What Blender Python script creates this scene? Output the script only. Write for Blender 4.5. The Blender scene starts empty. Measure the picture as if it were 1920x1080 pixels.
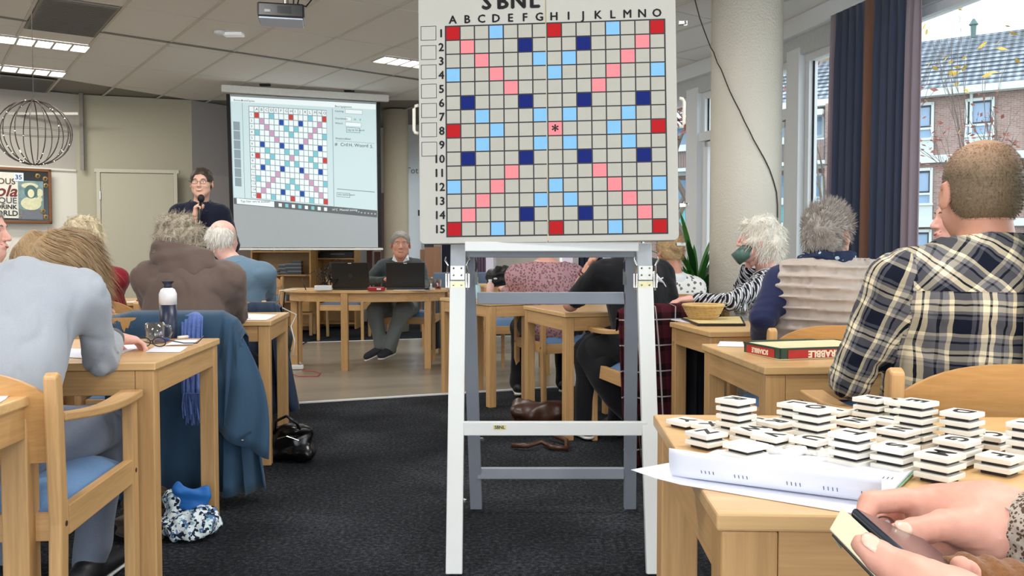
import bpy, bmesh, math, random
import numpy as np
from mathutils import Vector, Matrix, Euler
random.seed(7); np.random.seed(7)
PI = math.pi
SC = bpy.context.scene
COL = SC.collection
# ---------------------------------------------------------------- camera, world, lights, exposure
F = 1650.0; HOR = 474.0; CH = 1.085; PITCH = math.atan((540-HOR)/F)
cam = bpy.data.cameras.new('camera'); camo = bpy.data.objects.new('camera', cam); COL.objects.link(camo)
cam.sensor_width = 36; cam.lens = F/1920*36; cam.clip_start = .05; cam.clip_end = 300
camo.location = (0, 0, CH); camo.rotation_euler = (PI/2-PITCH, 0, 0); SC.camera = camo
SC.view_settings.view_transform = 'Standard'; SC.view_settings.look = 'None'
SC.view_settings.exposure = 0.30; SC.view_settings.gamma = 1; SC.view_settings.use_curve_mapping = False
W = bpy.data.worlds.new('overcast_sky'); SC.world = W; W.use_nodes = True
wn = W.node_tree.nodes; bg = wn['Background']; bg.inputs[0].default_value = (.86, .93, 1, 1); bg.inputs[1].default_value = 2.1
def area(name, loc, size, power, rot=(0, 0, 0), col=(1, .97, .92)):
    l = bpy.data.lights.new(name, 'AREA'); l.shape = 'RECTANGLE'; l.size, l.size_y = size; l.energy = power; l.color = col
    o = bpy.data.objects.new(name, l); COL.objects.link(o); o.location = loc; o.rotation_euler = rot; return o
LAMP_PW = 26
# daylight entering through the windows of the curved facade
area('window_daylight', (3.75, 3.2, 1.75), (6.0, 2.2), 125, (0, math.radians(90), math.radians(13)), (.9, .95, 1))
area('rear_fill_light', (0.2, -3.6, 1.9), (6.0, 2.4), 115, (math.radians(84), 0, 0), (.95, .97, 1))  # added fill light behind the camera; no window is built there
# ---------------------------------------------------------------- helpers
def ray(px, py):
    x = (px-960)/F; y = -(py-540)/F
    return Vector((x, math.cos(PITCH)+math.sin(PITCH)*y, -math.sin(PITCH)+math.cos(PITCH)*y))
def at(px, py, Y):
    d = ray(px, py); return Vector((0, 0, CH)) + d*(Y/d.y)
def onz(px, py, z=0.):
    d = ray(px, py); return Vector((0, 0, CH)) + d*((z-CH)/d.z)
def lin(c):
    if isinstance(c, str):
        c = c.lstrip('#'); c = [int(c[i:i+2], 16)/255 for i in (0, 2, 4)]
    return tuple(((v+.055)/1.055)**2.4 if v > .04045 else v/12.92 for v in c[:3])+(1,)
class NT:
    def __init__(s, name):
        s.m = bpy.data.materials.new(name); s.m.use_nodes = True; s.t = s.m.node_tree; s.n = s.t.nodes
        s.b = s.n['Principled BSDF']; s.out = s.n['Material Output']
    def new(s, typ, **kw):
        n = s.n.new(typ)
        for k, v in kw.items(): setattr(n, k, v)
        return n
    def put(s, inp, v):
        if v is None: return
        if isinstance(v, bpy.types.NodeSocket): s.t.links.new(v, inp)
        elif isinstance(v, bpy.types.Node): s.t.links.new(v.outputs[0], inp)
        else: inp.default_value = v
    def math(s, op, a, b=None, c=None):
        n = s.new('ShaderNodeMath', operation=op)
        s.put(n.inputs[0], a); s.put(n.inputs[1], b); s.put(n.inputs[2], c); return n.outputs[0]
    def coord(s, kind='Object', scale=(1, 1, 1), rot=(0, 0, 0)):
        t = s.new('ShaderNodeTexCoord'); m = s.new('ShaderNodeMapping'); s.t.links.new(t.outputs[kind], m.inputs[0])
        m.inputs['Scale'].default_value = scale; m.inputs['Rotation'].default_value = rot; return m.outputs[0]
    def noise(s, v, scale=5, detail=2, rough=.5, dist=0):
        n = s.new('ShaderNodeTexNoise'); s.put(n.inputs['Vector'], v); n.inputs['Scale'].default_value = scale
        n.inputs['Detail'].default_value = detail; n.inputs['Roughness'].default_value = rough; n.inputs['Distortion'].default_value = dist
        return n.outputs[0]
    def mix(s, f, a, b):
        n = s.new('ShaderNodeMix', data_type='RGBA'); s.put(n.inputs[0], f); s.put(n.inputs[6], a); s.put(n.inputs[7], b); return n.outputs[2]
    def ramp(s, f, stops):
        n = s.new('ShaderNodeValToRGB'); s.put(n.inputs[0], f); e = n.color_ramp.elements
        while len(e) < len(stops): e.new(.5)
        for q, (p, c) in zip(e, stops): q.position = p; q.color = lin(c)
        return n.outputs[0]
    def bump(s, h, strength=.3, dist=.01):
        n = s.new('ShaderNodeBump'); n.inputs['Strength'].default_value = strength; n.inputs['Distance'].default_value = dist
        s.put(n.inputs['Height'], h); s.put(s.b.inputs['Normal'], n.outputs[0])
    def sep(s, v):
        n = s.new('ShaderNodeSeparateXYZ'); s.put(n.inputs[0], v); return n.outputs
    def fin(s, col=None, rough=.5, metal=0, spec=.5, **kw):
        s.put(s.b.inputs['Base Color'], col); s.put(s.b.inputs['Roughness'], rough); s.b.inputs['Metallic'].default_value = metal
        s.b.inputs['Specular IOR Level'].default_value = spec
        for k, v in kw.items(): s.put(s.b.inputs[k.replace('_', ' ')], v)
        return s.m
_mc = {}
def plain(name, col, rough=.5, metal=0, spec=.5, var=.06, scale=30, bump=0, bd=.002, emit=0, vs=None):
    """painted / plastic / cloth colour with slight procedural variation"""
    if name in _mc: return _mc[name]
    t = NT(name); c = lin(col); v = t.coord('Object', vs or (1, 1, 1)); n = t.noise(v, scale, 3)
    d = tuple(x*(1-var*2) for x in c[:3])+(1,); e = tuple(min(1, x*(1+var*1.2)) for x in c[:3])+(1,)
    col = t.mix(n, d, e)
    if bump: t.bump(n, bump, bd)
    t.fin(col, rough, metal, spec)
    if emit: t.put(t.b.inputs['Emission Color'], c); t.b.inputs['Emission Strength'].default_value = emit
    _mc[name] = t.m; return t.m
def fabric(name, col, var=.15, weave=500, bump=.35, rough=.9, big=6):
    if name in _mc: return _mc[name]
    t = NT(name); c = lin(col)[:3]; v = t.coord(); n1 = t.noise(v, weave, 2); n2 = t.noise(v, big, 4)
    d = tuple(x*(1-var*1.6) for x in c)+(1,); e = tuple(min(1, x*(1+var)) for x in c)+(1,)
    f = t.math('ADD', t.math('MULTIPLY', n1, .6), t.math('MULTIPLY', n2, .4))
    t.bump(t.math('ADD', t.math('MULTIPLY', n1, .25), n2), bump, .006)
    t.put(t.b.inputs['Sheen Weight'], .15)
    _mc[name] = t.fin(t.mix(f, d, e), rough, 0, .2); return t.m
def wood(name, col, axis=2, dark=.72, rough=.42):
    if name in _mc: return _mc[name]
    t = NT(name); c = lin(col)[:3]; sc = [26, 26, 26]; sc[axis] = 1.3
    v = t.coord('Object', sc); n = t.noise(v, 1.0, 5, .6, .8); v2 = t.coord('Object', [q*6 for q in sc]); n2 = t.noise(v2, 1.0, 2)
    v3 = t.coord('Object'); n3 = t.noise(v3, 2.2, 1)
    f = t.math('ADD', t.math('MULTIPLY', n, .55), t.math('ADD', t.math('MULTIPLY', n2, .25), t.math('MULTIPLY', n3, .2)))
    cr = t.new('ShaderNodeMapRange'); t.put(cr.inputs[0], f); cr.inputs[1].default_value = .33; cr.inputs[2].default_value = .67
    t.bump(n2, .06, .002)
    _mc[name] = t.fin(t.mix(cr.outputs[0], tuple(x*dark for x in c[:1])+(c[1]*dark*.93, c[2]*dark*.84, 1), tuple(min(1, x*1.08) for x in c)+(1,)), rough, 0, .45); return t.m
def link(o, parent=None):
    COL.objects.link(o)
    if parent is not None: o.parent = parent
    return o
def tag(o, label=None, cat=None, group=None, kind=None):
    if label: o['label'] = label
    if cat: o['category'] = cat
    if group: o['group'] = group
    if kind: o['kind'] = kind
    return o
def thing(name, label, cat, loc=(0, 0, 0), rz=0, group=None, scale=1):
    o = bpy.data.objects.new(name, None); link(o); o.location = loc; o.rotation_euler = (0, 0, rz); o.scale = (scale,)*3
    o.empty_display_size = .1
    return tag(o, label, cat, group)
def rootmat(o):
    return Matrix.LocRotScale(Vector(o.location), o.rotation_euler, Vector(o.scale))
def dup(root, loc, rz=None, label=None, group=None):
    r = root.copy(); COL.objects.link(r); r.location = loc
    if rz is not None: r.rotation_euler = (0, 0, rz)
    if label: r['label'] = label
    if group: r['group'] = group
    for ch in list(root.children):
        c = ch.copy(); COL.objects.link(c); c.parent = r
        for g in list(ch.children):
            d = g.copy(); COL.objects.link(d); d.parent = c
    return r
def rotz(a): return Matrix.Rotation(a, 3, 'Z')
def mk_mesh(name, V, Fs, mats=None, mi=None, smooth=False, parent=None, loc=None, rz=0, world=False):
    V = [tuple(v) for v in V]
    M = None
    if world:
        if parent is not None:
            M = rootmat(parent)
            if parent.parent: M = rootmat(parent.parent) @ M
        elif loc is not None: M = Matrix.LocRotScale(Vector(loc), Euler((0, 0, rz)), Vector((1, 1, 1)))
        if M is not None:
            A = np.array(M.inverted()); P = np.array(V); P = P @ A[:3, :3].T + A[:3, 3]; V = [tuple(p) for p in P.tolist()]
    me = bpy.data.meshes.new(name); me.from_pydata(V, [], Fs)
    if mats is not None:
        for m in (mats if isinstance(mats, (list, tuple)) else [mats]): me.materials.append(m)
    if mi is not None and len(mi): me.polygons.foreach_set('material_index', mi)
    if smooth: me.polygons.foreach_set('use_smooth', [True]*len(me.polygons))
    me.update()
    o = bpy.data.objects.new(name, me); link(o, parent)
    if loc is not None and parent is None: o.location = loc; o.rotation_euler = (0, 0, rz)
    return o
class MB:
    def __init__(s): s.v = []; s.f = []; s.mi = []; s.m = 0
    def add(s, V, Fs):
        k = len(s.v); s.v += [tuple(v) for v in V]; s.f += [tuple(i+k for i in f) for f in Fs]; s.mi += [s.m]*len(Fs); return s
    def hexa(s, p):   # 4 bottom (ccw from above) then 4 top
        return s.add(p, [(3, 2, 1, 0), (4, 5, 6, 7), (0, 1, 5, 4), (1, 2, 6, 5), (2, 3, 7, 6), (3, 0, 4, 7)])
    def box(s, c, d, R=None):
        c = Vector(c); q = [Vector((x*d[0]/2, y*d[1]/2, z*d[2]/2)) for z in (-1, 1) for x, y in ((-1, -1), (1, -1), (1, 1), (-1, 1))]
        if R is not None:
            if not isinstance(R, Matrix): R = rotz(R)
            q = [R @ v for v in q]
        return s.hexa([c+v for v in q])
    def bar(s, a, b, w, t, up=(0, 0, 1)):   # box between two points, w along side, t along up
        a = Vector(a); b = Vector(b); d = (b-a).normalized(); up = Vector(up)
        x = d.cross(up)
        x = x.normalized() if x.length > 1e-5 else Vector((1, 0, 0)); y = x.cross(d).normalized()
        q = []
        for p in (a, b):
            for i, j in ((-1, -1), (1, -1), (1, 1), (-1, 1)): q.append(p+x*i*w/2+y*j*t/2)
        return s.add(q, [(0, 1, 2, 3), (7, 6, 5, 4), (1, 0, 4, 5), (2, 1, 5, 6), (3, 2, 6, 7), (0, 3, 7, 4)])
    def tube(s, pts, r, n=8, cap=True):
        pts = [Vector(p) for p in pts]; rs = r if isinstance(r, (list, tuple)) else [r]*len(pts)
        V = []; Fs = []; ref = Vector((.31, .17, .93)).normalized()
        for i, p in enumerate(pts):
            d = (pts[min(i+1, len(pts)-1)]-pts[max(i-1, 0)])
            d = d.normalized() if d.length > 1e-9 else Vector((0, 0, 1))
            x = d.cross(ref); x = x.normalized() if x.length > 1e-4 else Vector((1, 0, 0)); ref2 = x.cross(d).normalized()
            for k in range(n):
                a = 2*PI*k/n; V.append(p+(x*math.cos(a)+ref2*math.sin(a))*rs[i])
        for i in range(len(pts)-1):
            for k in range(n):
                a = i*n+k; b = i*n+(k+1) % n; Fs.append((a, b, b+n, a+n))
        if cap: Fs.append(tuple(range(n))[::-1]); Fs.append(tuple(range((len(pts)-1)*n, len(pts)*n)))
        return s.add(V, Fs)
    def lathe(s, prof, n=24, c=(0, 0, 0), R=None):
        c = Vector(c); V = []; Fs = []
        for r, z in prof:
            for k in range(n):
                a = 2*PI*k/n; q = Vector((r*math.cos(a), r*math.sin(a), z)); V.append(c+(R @ q if R is not None else q))
        for i in range(len(prof)-1):
            for k in range(n):
                a = i*n+k; b = i*n+(k+1) % n; Fs.append((a, b, b+n, a+n))
        if prof[0][0] > 1e-6: Fs.append(tuple(range(n))[::-1])
        if prof[-1][0] > 1e-6: Fs.append(tuple(range((len(prof)-1)*n, len(prof)*n)))
        return s.add(V, Fs)
    def prism(s, poly, z0, z1, fn=None):
        n = len(poly); fn = fn or (lambda x, y, z: (x, y, z))
        V = [fn(x, y, z0) for x, y in poly]+[fn(x, y, z1) for x, y in poly]
        return s.add(V, [tuple(range(n))[::-1], tuple(range(n, 2*n))]+[(i, (i+1) % n, (i+1) % n+n, i+n) for i in range(n)])
    def grid(s, P, close=False):
        nu = len(P); nv = len(P[0]); V = [p for r in P for p in r]; Fs = []
        for i in range(nu-(0 if close else 1)):
            for j in range(nv-1):
                a = i*nv+j; b = ((i+1) % nu)*nv+j; Fs.append((a, b, b+1, a+1))
        return s.add(V, Fs)
    def sphere(s, c, r, n=10, m=7, sc=(1, 1, 1)):
        c = Vector(c); P = []
        for i in range(n):
            a = 2*PI*i/n
            P.append([c+Vector((r*sc[0]*math.sin(PI*j/m)*math.cos(a), r*sc[1]*math.sin(PI*j/m)*math.sin(a), -r*sc[2]*math.cos(PI*j/m))) for j in range(m+1)])
        return s.grid(P, True)
    def build(s, name, mats, parent=None, smooth=False, bevel=0, solid=0, sub=0, loc=None, rz=0, world=False, seg=2):
        o = mk_mesh(name, s.v, s.f, mats, s.mi if max(s.mi or [0]) else None, smooth, parent, loc, rz, world)
        if solid:
            m = o.modifiers.new('solid', 'SOLIDIFY'); m.thickness = solid; m.offset = 0
        if bevel:
            m = o.modifiers.new('bevel', 'BEVEL'); m.width = bevel; m.segments = seg; m.limit_method = 'ANGLE'; m.angle_limit = math.radians(40)
        if sub:
            m = o.modifiers.new('sub', 'SUBSURF'); m.levels = sub; m.render_levels = sub
        return o
def struct(o): o['kind'] = 'structure'; return o
def text(s, size, name, mat, parent=None, M=None, extrude=.0004, bold=0., align='CENTER', spacing=1., shear=0):
    """lettering as a mesh, facing +Z, placed by matrix M in the parent's space"""
    cu = bpy.data.curves.new(name, 'FONT'); cu.body = s; cu.size = size; cu.extrude = extrude; cu.offset = bold; cu.align_x = align; cu.align_y = 'CENTER'
    cu.space_character = spacing; cu.shear = shear; cu.resolution_u = 3
    o = bpy.data.objects.new('tmp', cu); COL.objects.link(o)
    dg = bpy.context.evaluated_depsgraph_get(); me = bpy.data.meshes.new_from_object(o.evaluated_get(dg)); COL.objects.unlink(o); bpy.data.objects.remove(o)
    me.name = name; me.materials.clear(); me.materials.append(mat)
    if M is not None: me.transform(M)
    return link(bpy.data.objects.new(name, me), parent)
def text_geo(s, size, M, mb, bold=0., align='CENTER', spacing=1.):
    """adds lettering to an MB"""
    cu = bpy.data.curves.new('t', 'FONT'); cu.body = s; cu.size = size; cu.offset = bold; cu.align_x = align; cu.align_y = 'CENTER'; cu.space_character = spacing; cu.resolution_u = 2
    o = bpy.data.objects.new('tmp', cu); COL.objects.link(o)
    dg = bpy.context.evaluated_depsgraph_get(); me = bpy.data.meshes.new_from_object(o.evaluated_get(dg)); COL.objects.unlink(o); bpy.data.objects.remove(o)
    mb.add([M @ v.co for v in me.vertices], [tuple(p.vertices) for p in me.polygons]); bpy.data.meshes.remove(me)
# ---------------------------------------------------------------- signed-distance modelling for organic shapes
def vnoise(P, seed=0, n=7, freq=1.):
    r = np.random.RandomState(seed); out = np.zeros(len(P))
    for i in range(n):
        k = r.normal(size=3); k /= np.linalg.norm(k); k *= freq*(.6+1.6*r.rand())
        ph = r.rand()*6.28; k2 = r.normal(size=3)*freq*.5
        out += np.sin(P @ k + ph + 1.1*np.sin(P @ k2 + ph*2))
    return out/math.sqrt(n)
class SDF:
    def __init__(s, res=.012): s.ops = []; s.res = res; s.M = np.eye(4); s.cuts = []
    def _p(s, p): return s.M[:3, :3] @ np.array(p, float)[:3] + s.M[:3, 3]
    def _d(s, d): return s.M[:3, :3] @ np.array(d, float)
    def cap(s, a, b, ra, rb, k=.02, flat=None, sub=False):
        s.ops.append(('c', s._p(a), s._p(b), ra, rb, k, None if flat is None else (s._d(flat[0]), flat[1]), sub)); return s
    def ell(s, c, r, k=.02, R=None, sub=False):
        Q = s.M[:3, :3] @ (np.array(R) if R is not None else np.eye(3))
        s.ops.append(('e', s._p(c), np.array(r, float), Q, None, k, None, sub)); return s
    def box(s, c, h, rd=.01, k=.01, R=None, sub=False):
        Q = s.M[:3, :3] @ (np.array(R) if R is not None else np.eye(3))
        s.ops.append(('b', s._p(c), np.array(h, float), Q, rd, k, None, sub)); return s
    def cut(s, p, n): s.cuts.append((s._p(p), s._d(n)/np.linalg.norm(n))); return s   # keep the side opposite to n
    @staticmethod
    def dist(op, P):
        t = op[0]
        if t == 'c':
            a, b, ra, rb, k, fl = op[1:7]; ab = b-a; L = max(1e-9, ab @ ab); q = P-a
            u = np.clip((q @ ab)/L, 0, 1); w = q-u[:, None]*ab
            if fl is not None:
                n, f = fl; w = w+np.outer(w @ n, n)*(1/f-1)
            return np.sqrt((w*w).sum(1))-(ra+(rb-ra)*u)
        q = (P-op[1]) @ op[3]
        if t == 'e':
            r = op[2]; k0 = np.sqrt(((q/r)**2).sum(1)); k1 = np.sqrt(((q/(r*r))**2).sum(1)); return k0*(k0-1)/np.maximum(k1, 1e-9)
        rd = op[4]; w = np.abs(q)-(op[2]-rd); return np.sqrt((np.maximum(w, 0)**2).sum(1))+np.minimum(w.max(1), 0)-rd
    def rad(s, op):
        if op[0] == 'c': return max(op[3], op[4]), np.minimum(op[1], op[2]), np.maximum(op[1], op[2])
        return float(np.linalg.norm(op[2]) if op[0] == 'b' else op[2].max()), op[1], op[1]
    def geo(s, disp=None, res=None):
        h = res or s.res; lo = np.full(3, 1e9); hi = -lo
        for op in s.ops:
            if op[7]: continue
            r, a, b = s.rad(op); lo = np.minimum(lo, a-r); hi = np.maximum(hi, b+r)
        lo -= 4*h+.02; hi += 4*h+.02; n = np.ceil((hi-lo)/h).astype(int)+1
        D = np.full(n, 1.0, np.float32)
        for op in s.ops:
            r, a, b = s.rad(op); k = op[5]; m = r+k+3*h
            i0 = np.maximum(0, np.floor((a-m-lo)/h).astype(int)); i1 = np.minimum(n, np.ceil((b+m-lo)/h).astype(int)+1)
            if (i1 <= i0).any(): continue
            g = np.meshgrid(*[lo[j]+h*np.arange(i0[j], i1[j]) for j in range(3)], indexing='ij')
            P = np.stack([q.ravel() for q in g], 1); d = s.dist(op, P).reshape(g[0].shape).astype(np.float32)
            S = D[i0[0]:i1[0], i0[1]:i1[1], i0[2]:i1[2]]
            if op[7]:
                d = -d; hh = np.clip(.5-.5*(S-d)/k, 0, 1) ; S[...] = S*(1-hh)+d*hh+k*hh*(1-hh)
            else:
                hh = np.clip(.5+.5*(S-d)/k, 0, 1); S[...] = S*(1-hh)+d*hh-k*hh*(1-hh)
        band = np.nonzero(np.abs(D) < .06+2*h)
        if disp is not None or s.cuts:
            P = np.stack([lo[j]+h*band[j] for j in range(3)], 1)
            d = D[band]
            if disp is not None: d = d+disp(P)
            D[band] = d
        if s.cuts:
            g = np.meshgrid(*[lo[j]+h*np.arange(n[j]) for j in range(3)], indexing='ij')
            for p, nn in s.cuts:
                pl = (g[0]-p[0])*nn[0]+(g[1]-p[1])*nn[1]+(g[2]-p[2])*nn[2]; D = np.maximum(D, pl.astype(np.float32))
        return nets(D, lo, h)
    def build(s, name, mat, parent=None, disp=None, uv=None, world=False, loc=None, extra=None, mats=None):
        V, Q = s.geo(disp)
        mi = None
        if extra is not None:
            for (V2, Q2) in extra: Q = Q+[tuple(i+len(V) for i in q) for q in Q2]; V = np.concatenate([V, V2])
        o = mk_mesh(name, V.tolist(), Q, mat, mi, True, parent, loc, 0, world)
        if uv: s.uvmap(o, V, Q)
        return o
    def uvmap(s, o, V, Q):
        Q = np.array(Q); C = V[Q].mean(1); ops = [op for op in s.ops if not op[7]]
        best = np.argmin(np.stack([s.dist(op, C) for op in ops]), 0); uv = np.zeros((len(Q), 4, 2))
        for i, op in enumerate(ops):
            sel = best == i
            if not sel.any(): continue
            P = V[Q[sel]]
            if op[0] == 'c' and len(s.axial) and i in s.axial:
                ab = op[2]-op[1]; L = np.linalg.norm(ab); ab = ab/L; ref = np.cross(ab, [0.2, 1, .1]); ref /= np.linalg.norm(ref); r2 = np.cross(ab, ref)
                q = P-op[1]; th = np.arctan2(q @ r2, q @ ref); th0 = th[:, :1]; th = th0+(th-th0+PI) % (2*PI)-PI
                uv[sel, :, 0] = th*(op[3]+op[4])/2; uv[sel, :, 1] = q @ ab
            else: uv[sel, :, 0] = P[..., 0]; uv[sel, :, 1] = P[..., 2]
        l = o.data.uv_layers.new(name='cloth'); l.data.foreach_set('uv', uv.reshape(-1))
    axial = ()
def nets(D, lo, h):
    S = D < 0; n = D.shape
    c = np.zeros(tuple(k-1 for k in n), np.int8)
    offs = [(i, j, k) for i in (0, 1) for j in (0, 1) for k in (0, 1)]
    sl = lambda o: tuple(slice(o[a], n[a]-1+o[a]) for a in range(3))
    for o in offs: c += S[sl(o)]
    act = (c > 0) & (c < 8); ix = np.nonzero(act); N = len(ix[0])
    idx = np.full(c.shape, -1, np.int64); idx[ix] = np.arange(N)
    vals = [D[ix[0]+o[0], ix[1]+o[1], ix[2]+o[2]] for o in offs]
    pos = np.zeros((N, 3)); cnt = np.zeros(N)
    for a in range(8):
        for b in range(a+1, 8):
            da = np.array(offs[b])-np.array(offs[a])
            if abs(da).sum() != 1: continue
            m = (vals[a] < 0) != (vals[b] < 0); t = np.where(m, vals[a]/np.where(m, vals[a]-vals[b], 1), 0)
            pos[m] += (np.array(offs[a])+t[:, None]*da)[m]; cnt[m] += 1
    V = lo+h*(np.stack(ix, 1)+pos/np.maximum(cnt, 1)[:, None])
    Q = []
    for ax in range(3):
        u, v = (ax+1) % 3, (ax+2) % 3
        a = [slice(None)]*3; b = [slice(None)]*3; a[ax] = slice(0, n[ax]-1); b[ax] = slice(1, n[ax])
        s1 = S[tuple(a)]; s2 = S[tuple(b)]; ch = s1 != s2
        for q in (u, v):
            e = [slice(None)]*3; e[q] = slice(0, 1); ch[tuple(e)] = False; e[q] = slice(n[q]-1, n[q]); ch[tuple(e)] = False
        I = np.stack(np.nonzero(ch), 1); eu = np.zeros(3, int); eu[u] = 1; ev = np.zeros(3, int); ev[v] = 1
        if len(I) == 0: continue
        g = lambda X: idx[X[:, 0], X[:, 1], X[:, 2]]
        q = np.stack([g(I-eu-ev), g(I-ev), g(I), g(I-eu)], 1); flip = ~s1[I[:, 0], I[:, 1], I[:, 2]]
        q[flip] = q[flip][:, ::-1]; q = q[(q >= 0).all(1)]; Q += [tuple(r) for r in q.tolist()]
    return V, Q
# ---------------------------------------------------------------- materials of the setting
BEECH = '#d0a671'
WD = [wood('beech_wood_%s' % 'xyz'[i], BEECH, i) for i in range(3)]
TOPM = wood('beech_tabletop', '#dbb580', 0, .86, .3)
PLY = wood('beech_plywood', '#cc9d63', 0, .8, .35)
SHELFW = wood('shelf_wood', '#c89a5c', 0, .8, .4)
wallm = plain('wall_beige', '#b5afa5', .9, var=.02, scale=60, bump=.05)
wallw = plain('wall_cream', '#e2ded2', .85, var=.01, scale=40)
doorm = plain('door_sand', '#b4ae98', .8, var=.015)
whitep = plain('white_paint', '#e8eae9', .5, var=.01)
framep = plain('window_frame_paint', '#eef1f3', .45, var=.015)
greyseam = plain('wall_seam', '#8d8880', .8)
black = plain('black_plastic', '#141416', .4, var=.02)
soft_black = plain('dark_rubber', '#1b1b1e', .75)
chrome = plain('chrome_metal', '#c9cac8', .25, 1, var=.03)
def carpet():
    t = NT('carpet_pile'); v = t.coord(); n = t.noise(v, 260, 3, .7); n2 = t.noise(v, 60, 3, .6); n3 = t.noise(v, 1.6, 3)
    f = t.math('ADD', t.math('MULTIPLY', n, .45), t.math('ADD', t.math('MULTIPLY', n2, .35), t.math('MULTIPLY', n3, .2)))
    col = t.ramp(f, [(.38, '#0f1114'), (.5, '#292c31'), (.62, '#5d6066')])
    t.bump(t.math('ADD', n, n2), .8, .01); return t.fin(col, .95, 0, .1)
def vinyl():
    t = NT('vinyl_planks'); v = t.coord('Object', (1, 1, 1), (0, 0, math.radians(-20)))
    b = t.new('ShaderNodeTexBrick'); t.put(b.inputs['Vector'], v); b.inputs['Scale'].default_value = 1; b.inputs['Brick Width'].default_value = 1.2
    b.inputs['Row Height'].default_value = .15; b.inputs['Mortar Size'].default_value = .0015
    b.inputs['Color1'].default_value = lin('#948a7b'); b.inputs['Color2'].default_value = lin('#a39a8a'); b.inputs['Mortar'].default_value = lin('#7c7265')
    g = t.noise(t.coord('Object', (1.2, 18, 1), (0, 0, math.radians(-20))), 2, 5, .65, 1)
    col = t.mix(t.math('MULTIPLY', g, .5), b.outputs[0], lin('#6e6557')); return t.fin(col, .28, 0, .5)
def plaster(name, a, sc=70):
    t = NT(name); v = t.coord(); n = t.noise(v, sc, 3, .6); n2 = t.noise(v, 3, 2); t.bump(n, .55, .01)
    c = lin(a)[:3]; return t.fin(t.mix(n2, tuple(x*.95 for x in c)+(1,), tuple(min(1, x*1.04) for x in c)+(1,)), .9, 0, .2)
def glass(name='window_glass', tint=(.96, .985, .98, 1)):
    t = NT(name); tr = t.new('ShaderNodeBsdfTransparent'); tr.inputs[0].default_value = tint
    gl = t.new('ShaderNodeBsdfGlossy'); gl.inputs['Roughness'].default_value = .02
    lw = t.new('ShaderNodeLayerWeight'); lw.inputs[0].default_value = .5; fr = t.math('ADD', .03, t.math('MULTIPLY', t.math('POWER', lw.outputs['Facing'], 5), .6)); mx = t.new('ShaderNodeMixShader')
    t.put(mx.inputs[0], fr); t.t.links.new(tr.outputs[0], mx.inputs[1]); t.t.links.new(gl.outputs[0], mx.inputs[2]); t.t.links.new(mx.outputs[0], t.out.inputs[0])
    return t.m
CARP = carpet(); VINYL = vinyl(); PLAST = plaster('column_plaster', '#ddd8cb'); GLASS = glass(); CLEAR = glass('clear_glass', (.93, .94, .94, 1))
# ---------------------------------------------------------------- floor
Z3 = 3.05
FAC = lambda Y: (4.234-.233*Y if Y < 8.82 else 5.68-.397*Y)      # window wall line, x for a given y
fl = MB(); fl.prism([(-9.5, -4), (5.2, -4), (FAC(-4), -4), (FAC(8.82), 8.82), (.68, 12.6), (-2.2, 14.6), (-9.5, 14.6)], -.1, 0)
struct(fl.build('floor', CARP))
A = onz(540, 757); B = onz(1110, 722); dv = (B-A).normalized()
nv = Vector((-dv.y, dv.x, 0)); A0 = A-dv*3.6; B0 = B+dv*.95
FA = onz(540, 641)
wid = (FA-A).dot(nv)
vp = [A0, B0, B0+nv*wid*.92, A0+nv*wid]
v_ = MB(); v_.prism([(p.x, p.y) for p in vp], .0005, .006); struct(v_.build('trim_1', VINYL))['label'] = 'strip of pale wood-look vinyl flooring'
def strip(name, a, b, w, h, m): q = MB(); q.bar(Vector(a)+Vector((0, 0, h/2+.0005)), Vector(b)+Vector((0, 0, h/2+.0005)), w, h); return struct(q.build(name, m))
strip('trim_2', A0-nv*.018, B0-nv*.018, .036, .009, whitep); strip('trim_3', vp[3]+nv*.018, vp[2]+nv*.018, .036, .009, whitep)
# ---------------------------------------------------------------- ceiling: slab, grid bars and single panels
gridm = plain('ceiling_gap', '#8b867c', .8, var=.02); tbar = plain('ceiling_bar', '#cfcabf', .6, var=.02)
tilem = plain('ceiling_tile_board', '#e6e2dc', .95, var=.03, scale=300, bump=.15)
cs = MB(); cs.prism([(-9.5, -4), (FAC(-4), -4), (FAC(8.82), 8.82), (.68, 12.6), (-2.2, 14.6), (-9.5, 14.6)], Z3+.012, Z3+.15)
ceil = struct(cs.build('ceiling', gridm))
D1 = Vector((-.568, .823, 0)); N1 = Vector((.823, .568, 0)); RZ = math.atan2(N1.y, N1.x)
def clip_poly(poly, a, b):   # keep left side of a->b
    out = []
    for i in range(len(poly)):
        p, q = poly[i], poly[(i+1) % len(poly)]
        sp = (b[0]-a[0])*(p[1]-a[1])-(b[1]-a[1])*(p[0]-a[0]); sq = (b[0]-a[0])*(q[1]-a[1])-(b[1]-a[1])*(q[0]-a[0])
        if sp >= 0: out.append(p)
        if (sp >= 0) != (sq >= 0):
            t = sp/(sp-sq); out.append((p[0]+(q[0]-p[0])*t, p[1]+(q[1]-p[1])*t))
    return out
bounds = [(-9.4, 4.6), (FAC(4.6)-.1, 4.6), (FAC(8.82)-.1, 8.82), (.6, 12.5), (-2.2, 14.1), (-4.1, 11.4), (-4.2, 11.4), (-5.4, 11.05), (-9.4, 8.0)]
shared = {}
_l = lambda px, py, s: tuple((onz(px, py, Z3)+N1*.6*s)[:2])
lamps = [_l(165, 89, -1), _l(121, 137, -1), _l(709, 107, 1), (-2.0, 5.2)]
grilles = [tuple(onz(138, 17, Z3)[:2]), tuple(onz(50, 146, Z3)[:2])]
ntile = 0
def cell_of(p): return (math.floor((Vector(p).to_3d().dot(N1)-1.485)/.6), math.floor((Vector(p).to_3d().dot(D1)-10.0)/1.2))
gcell = {cell_of(g) for g in grilles}
bars = MB()
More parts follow.
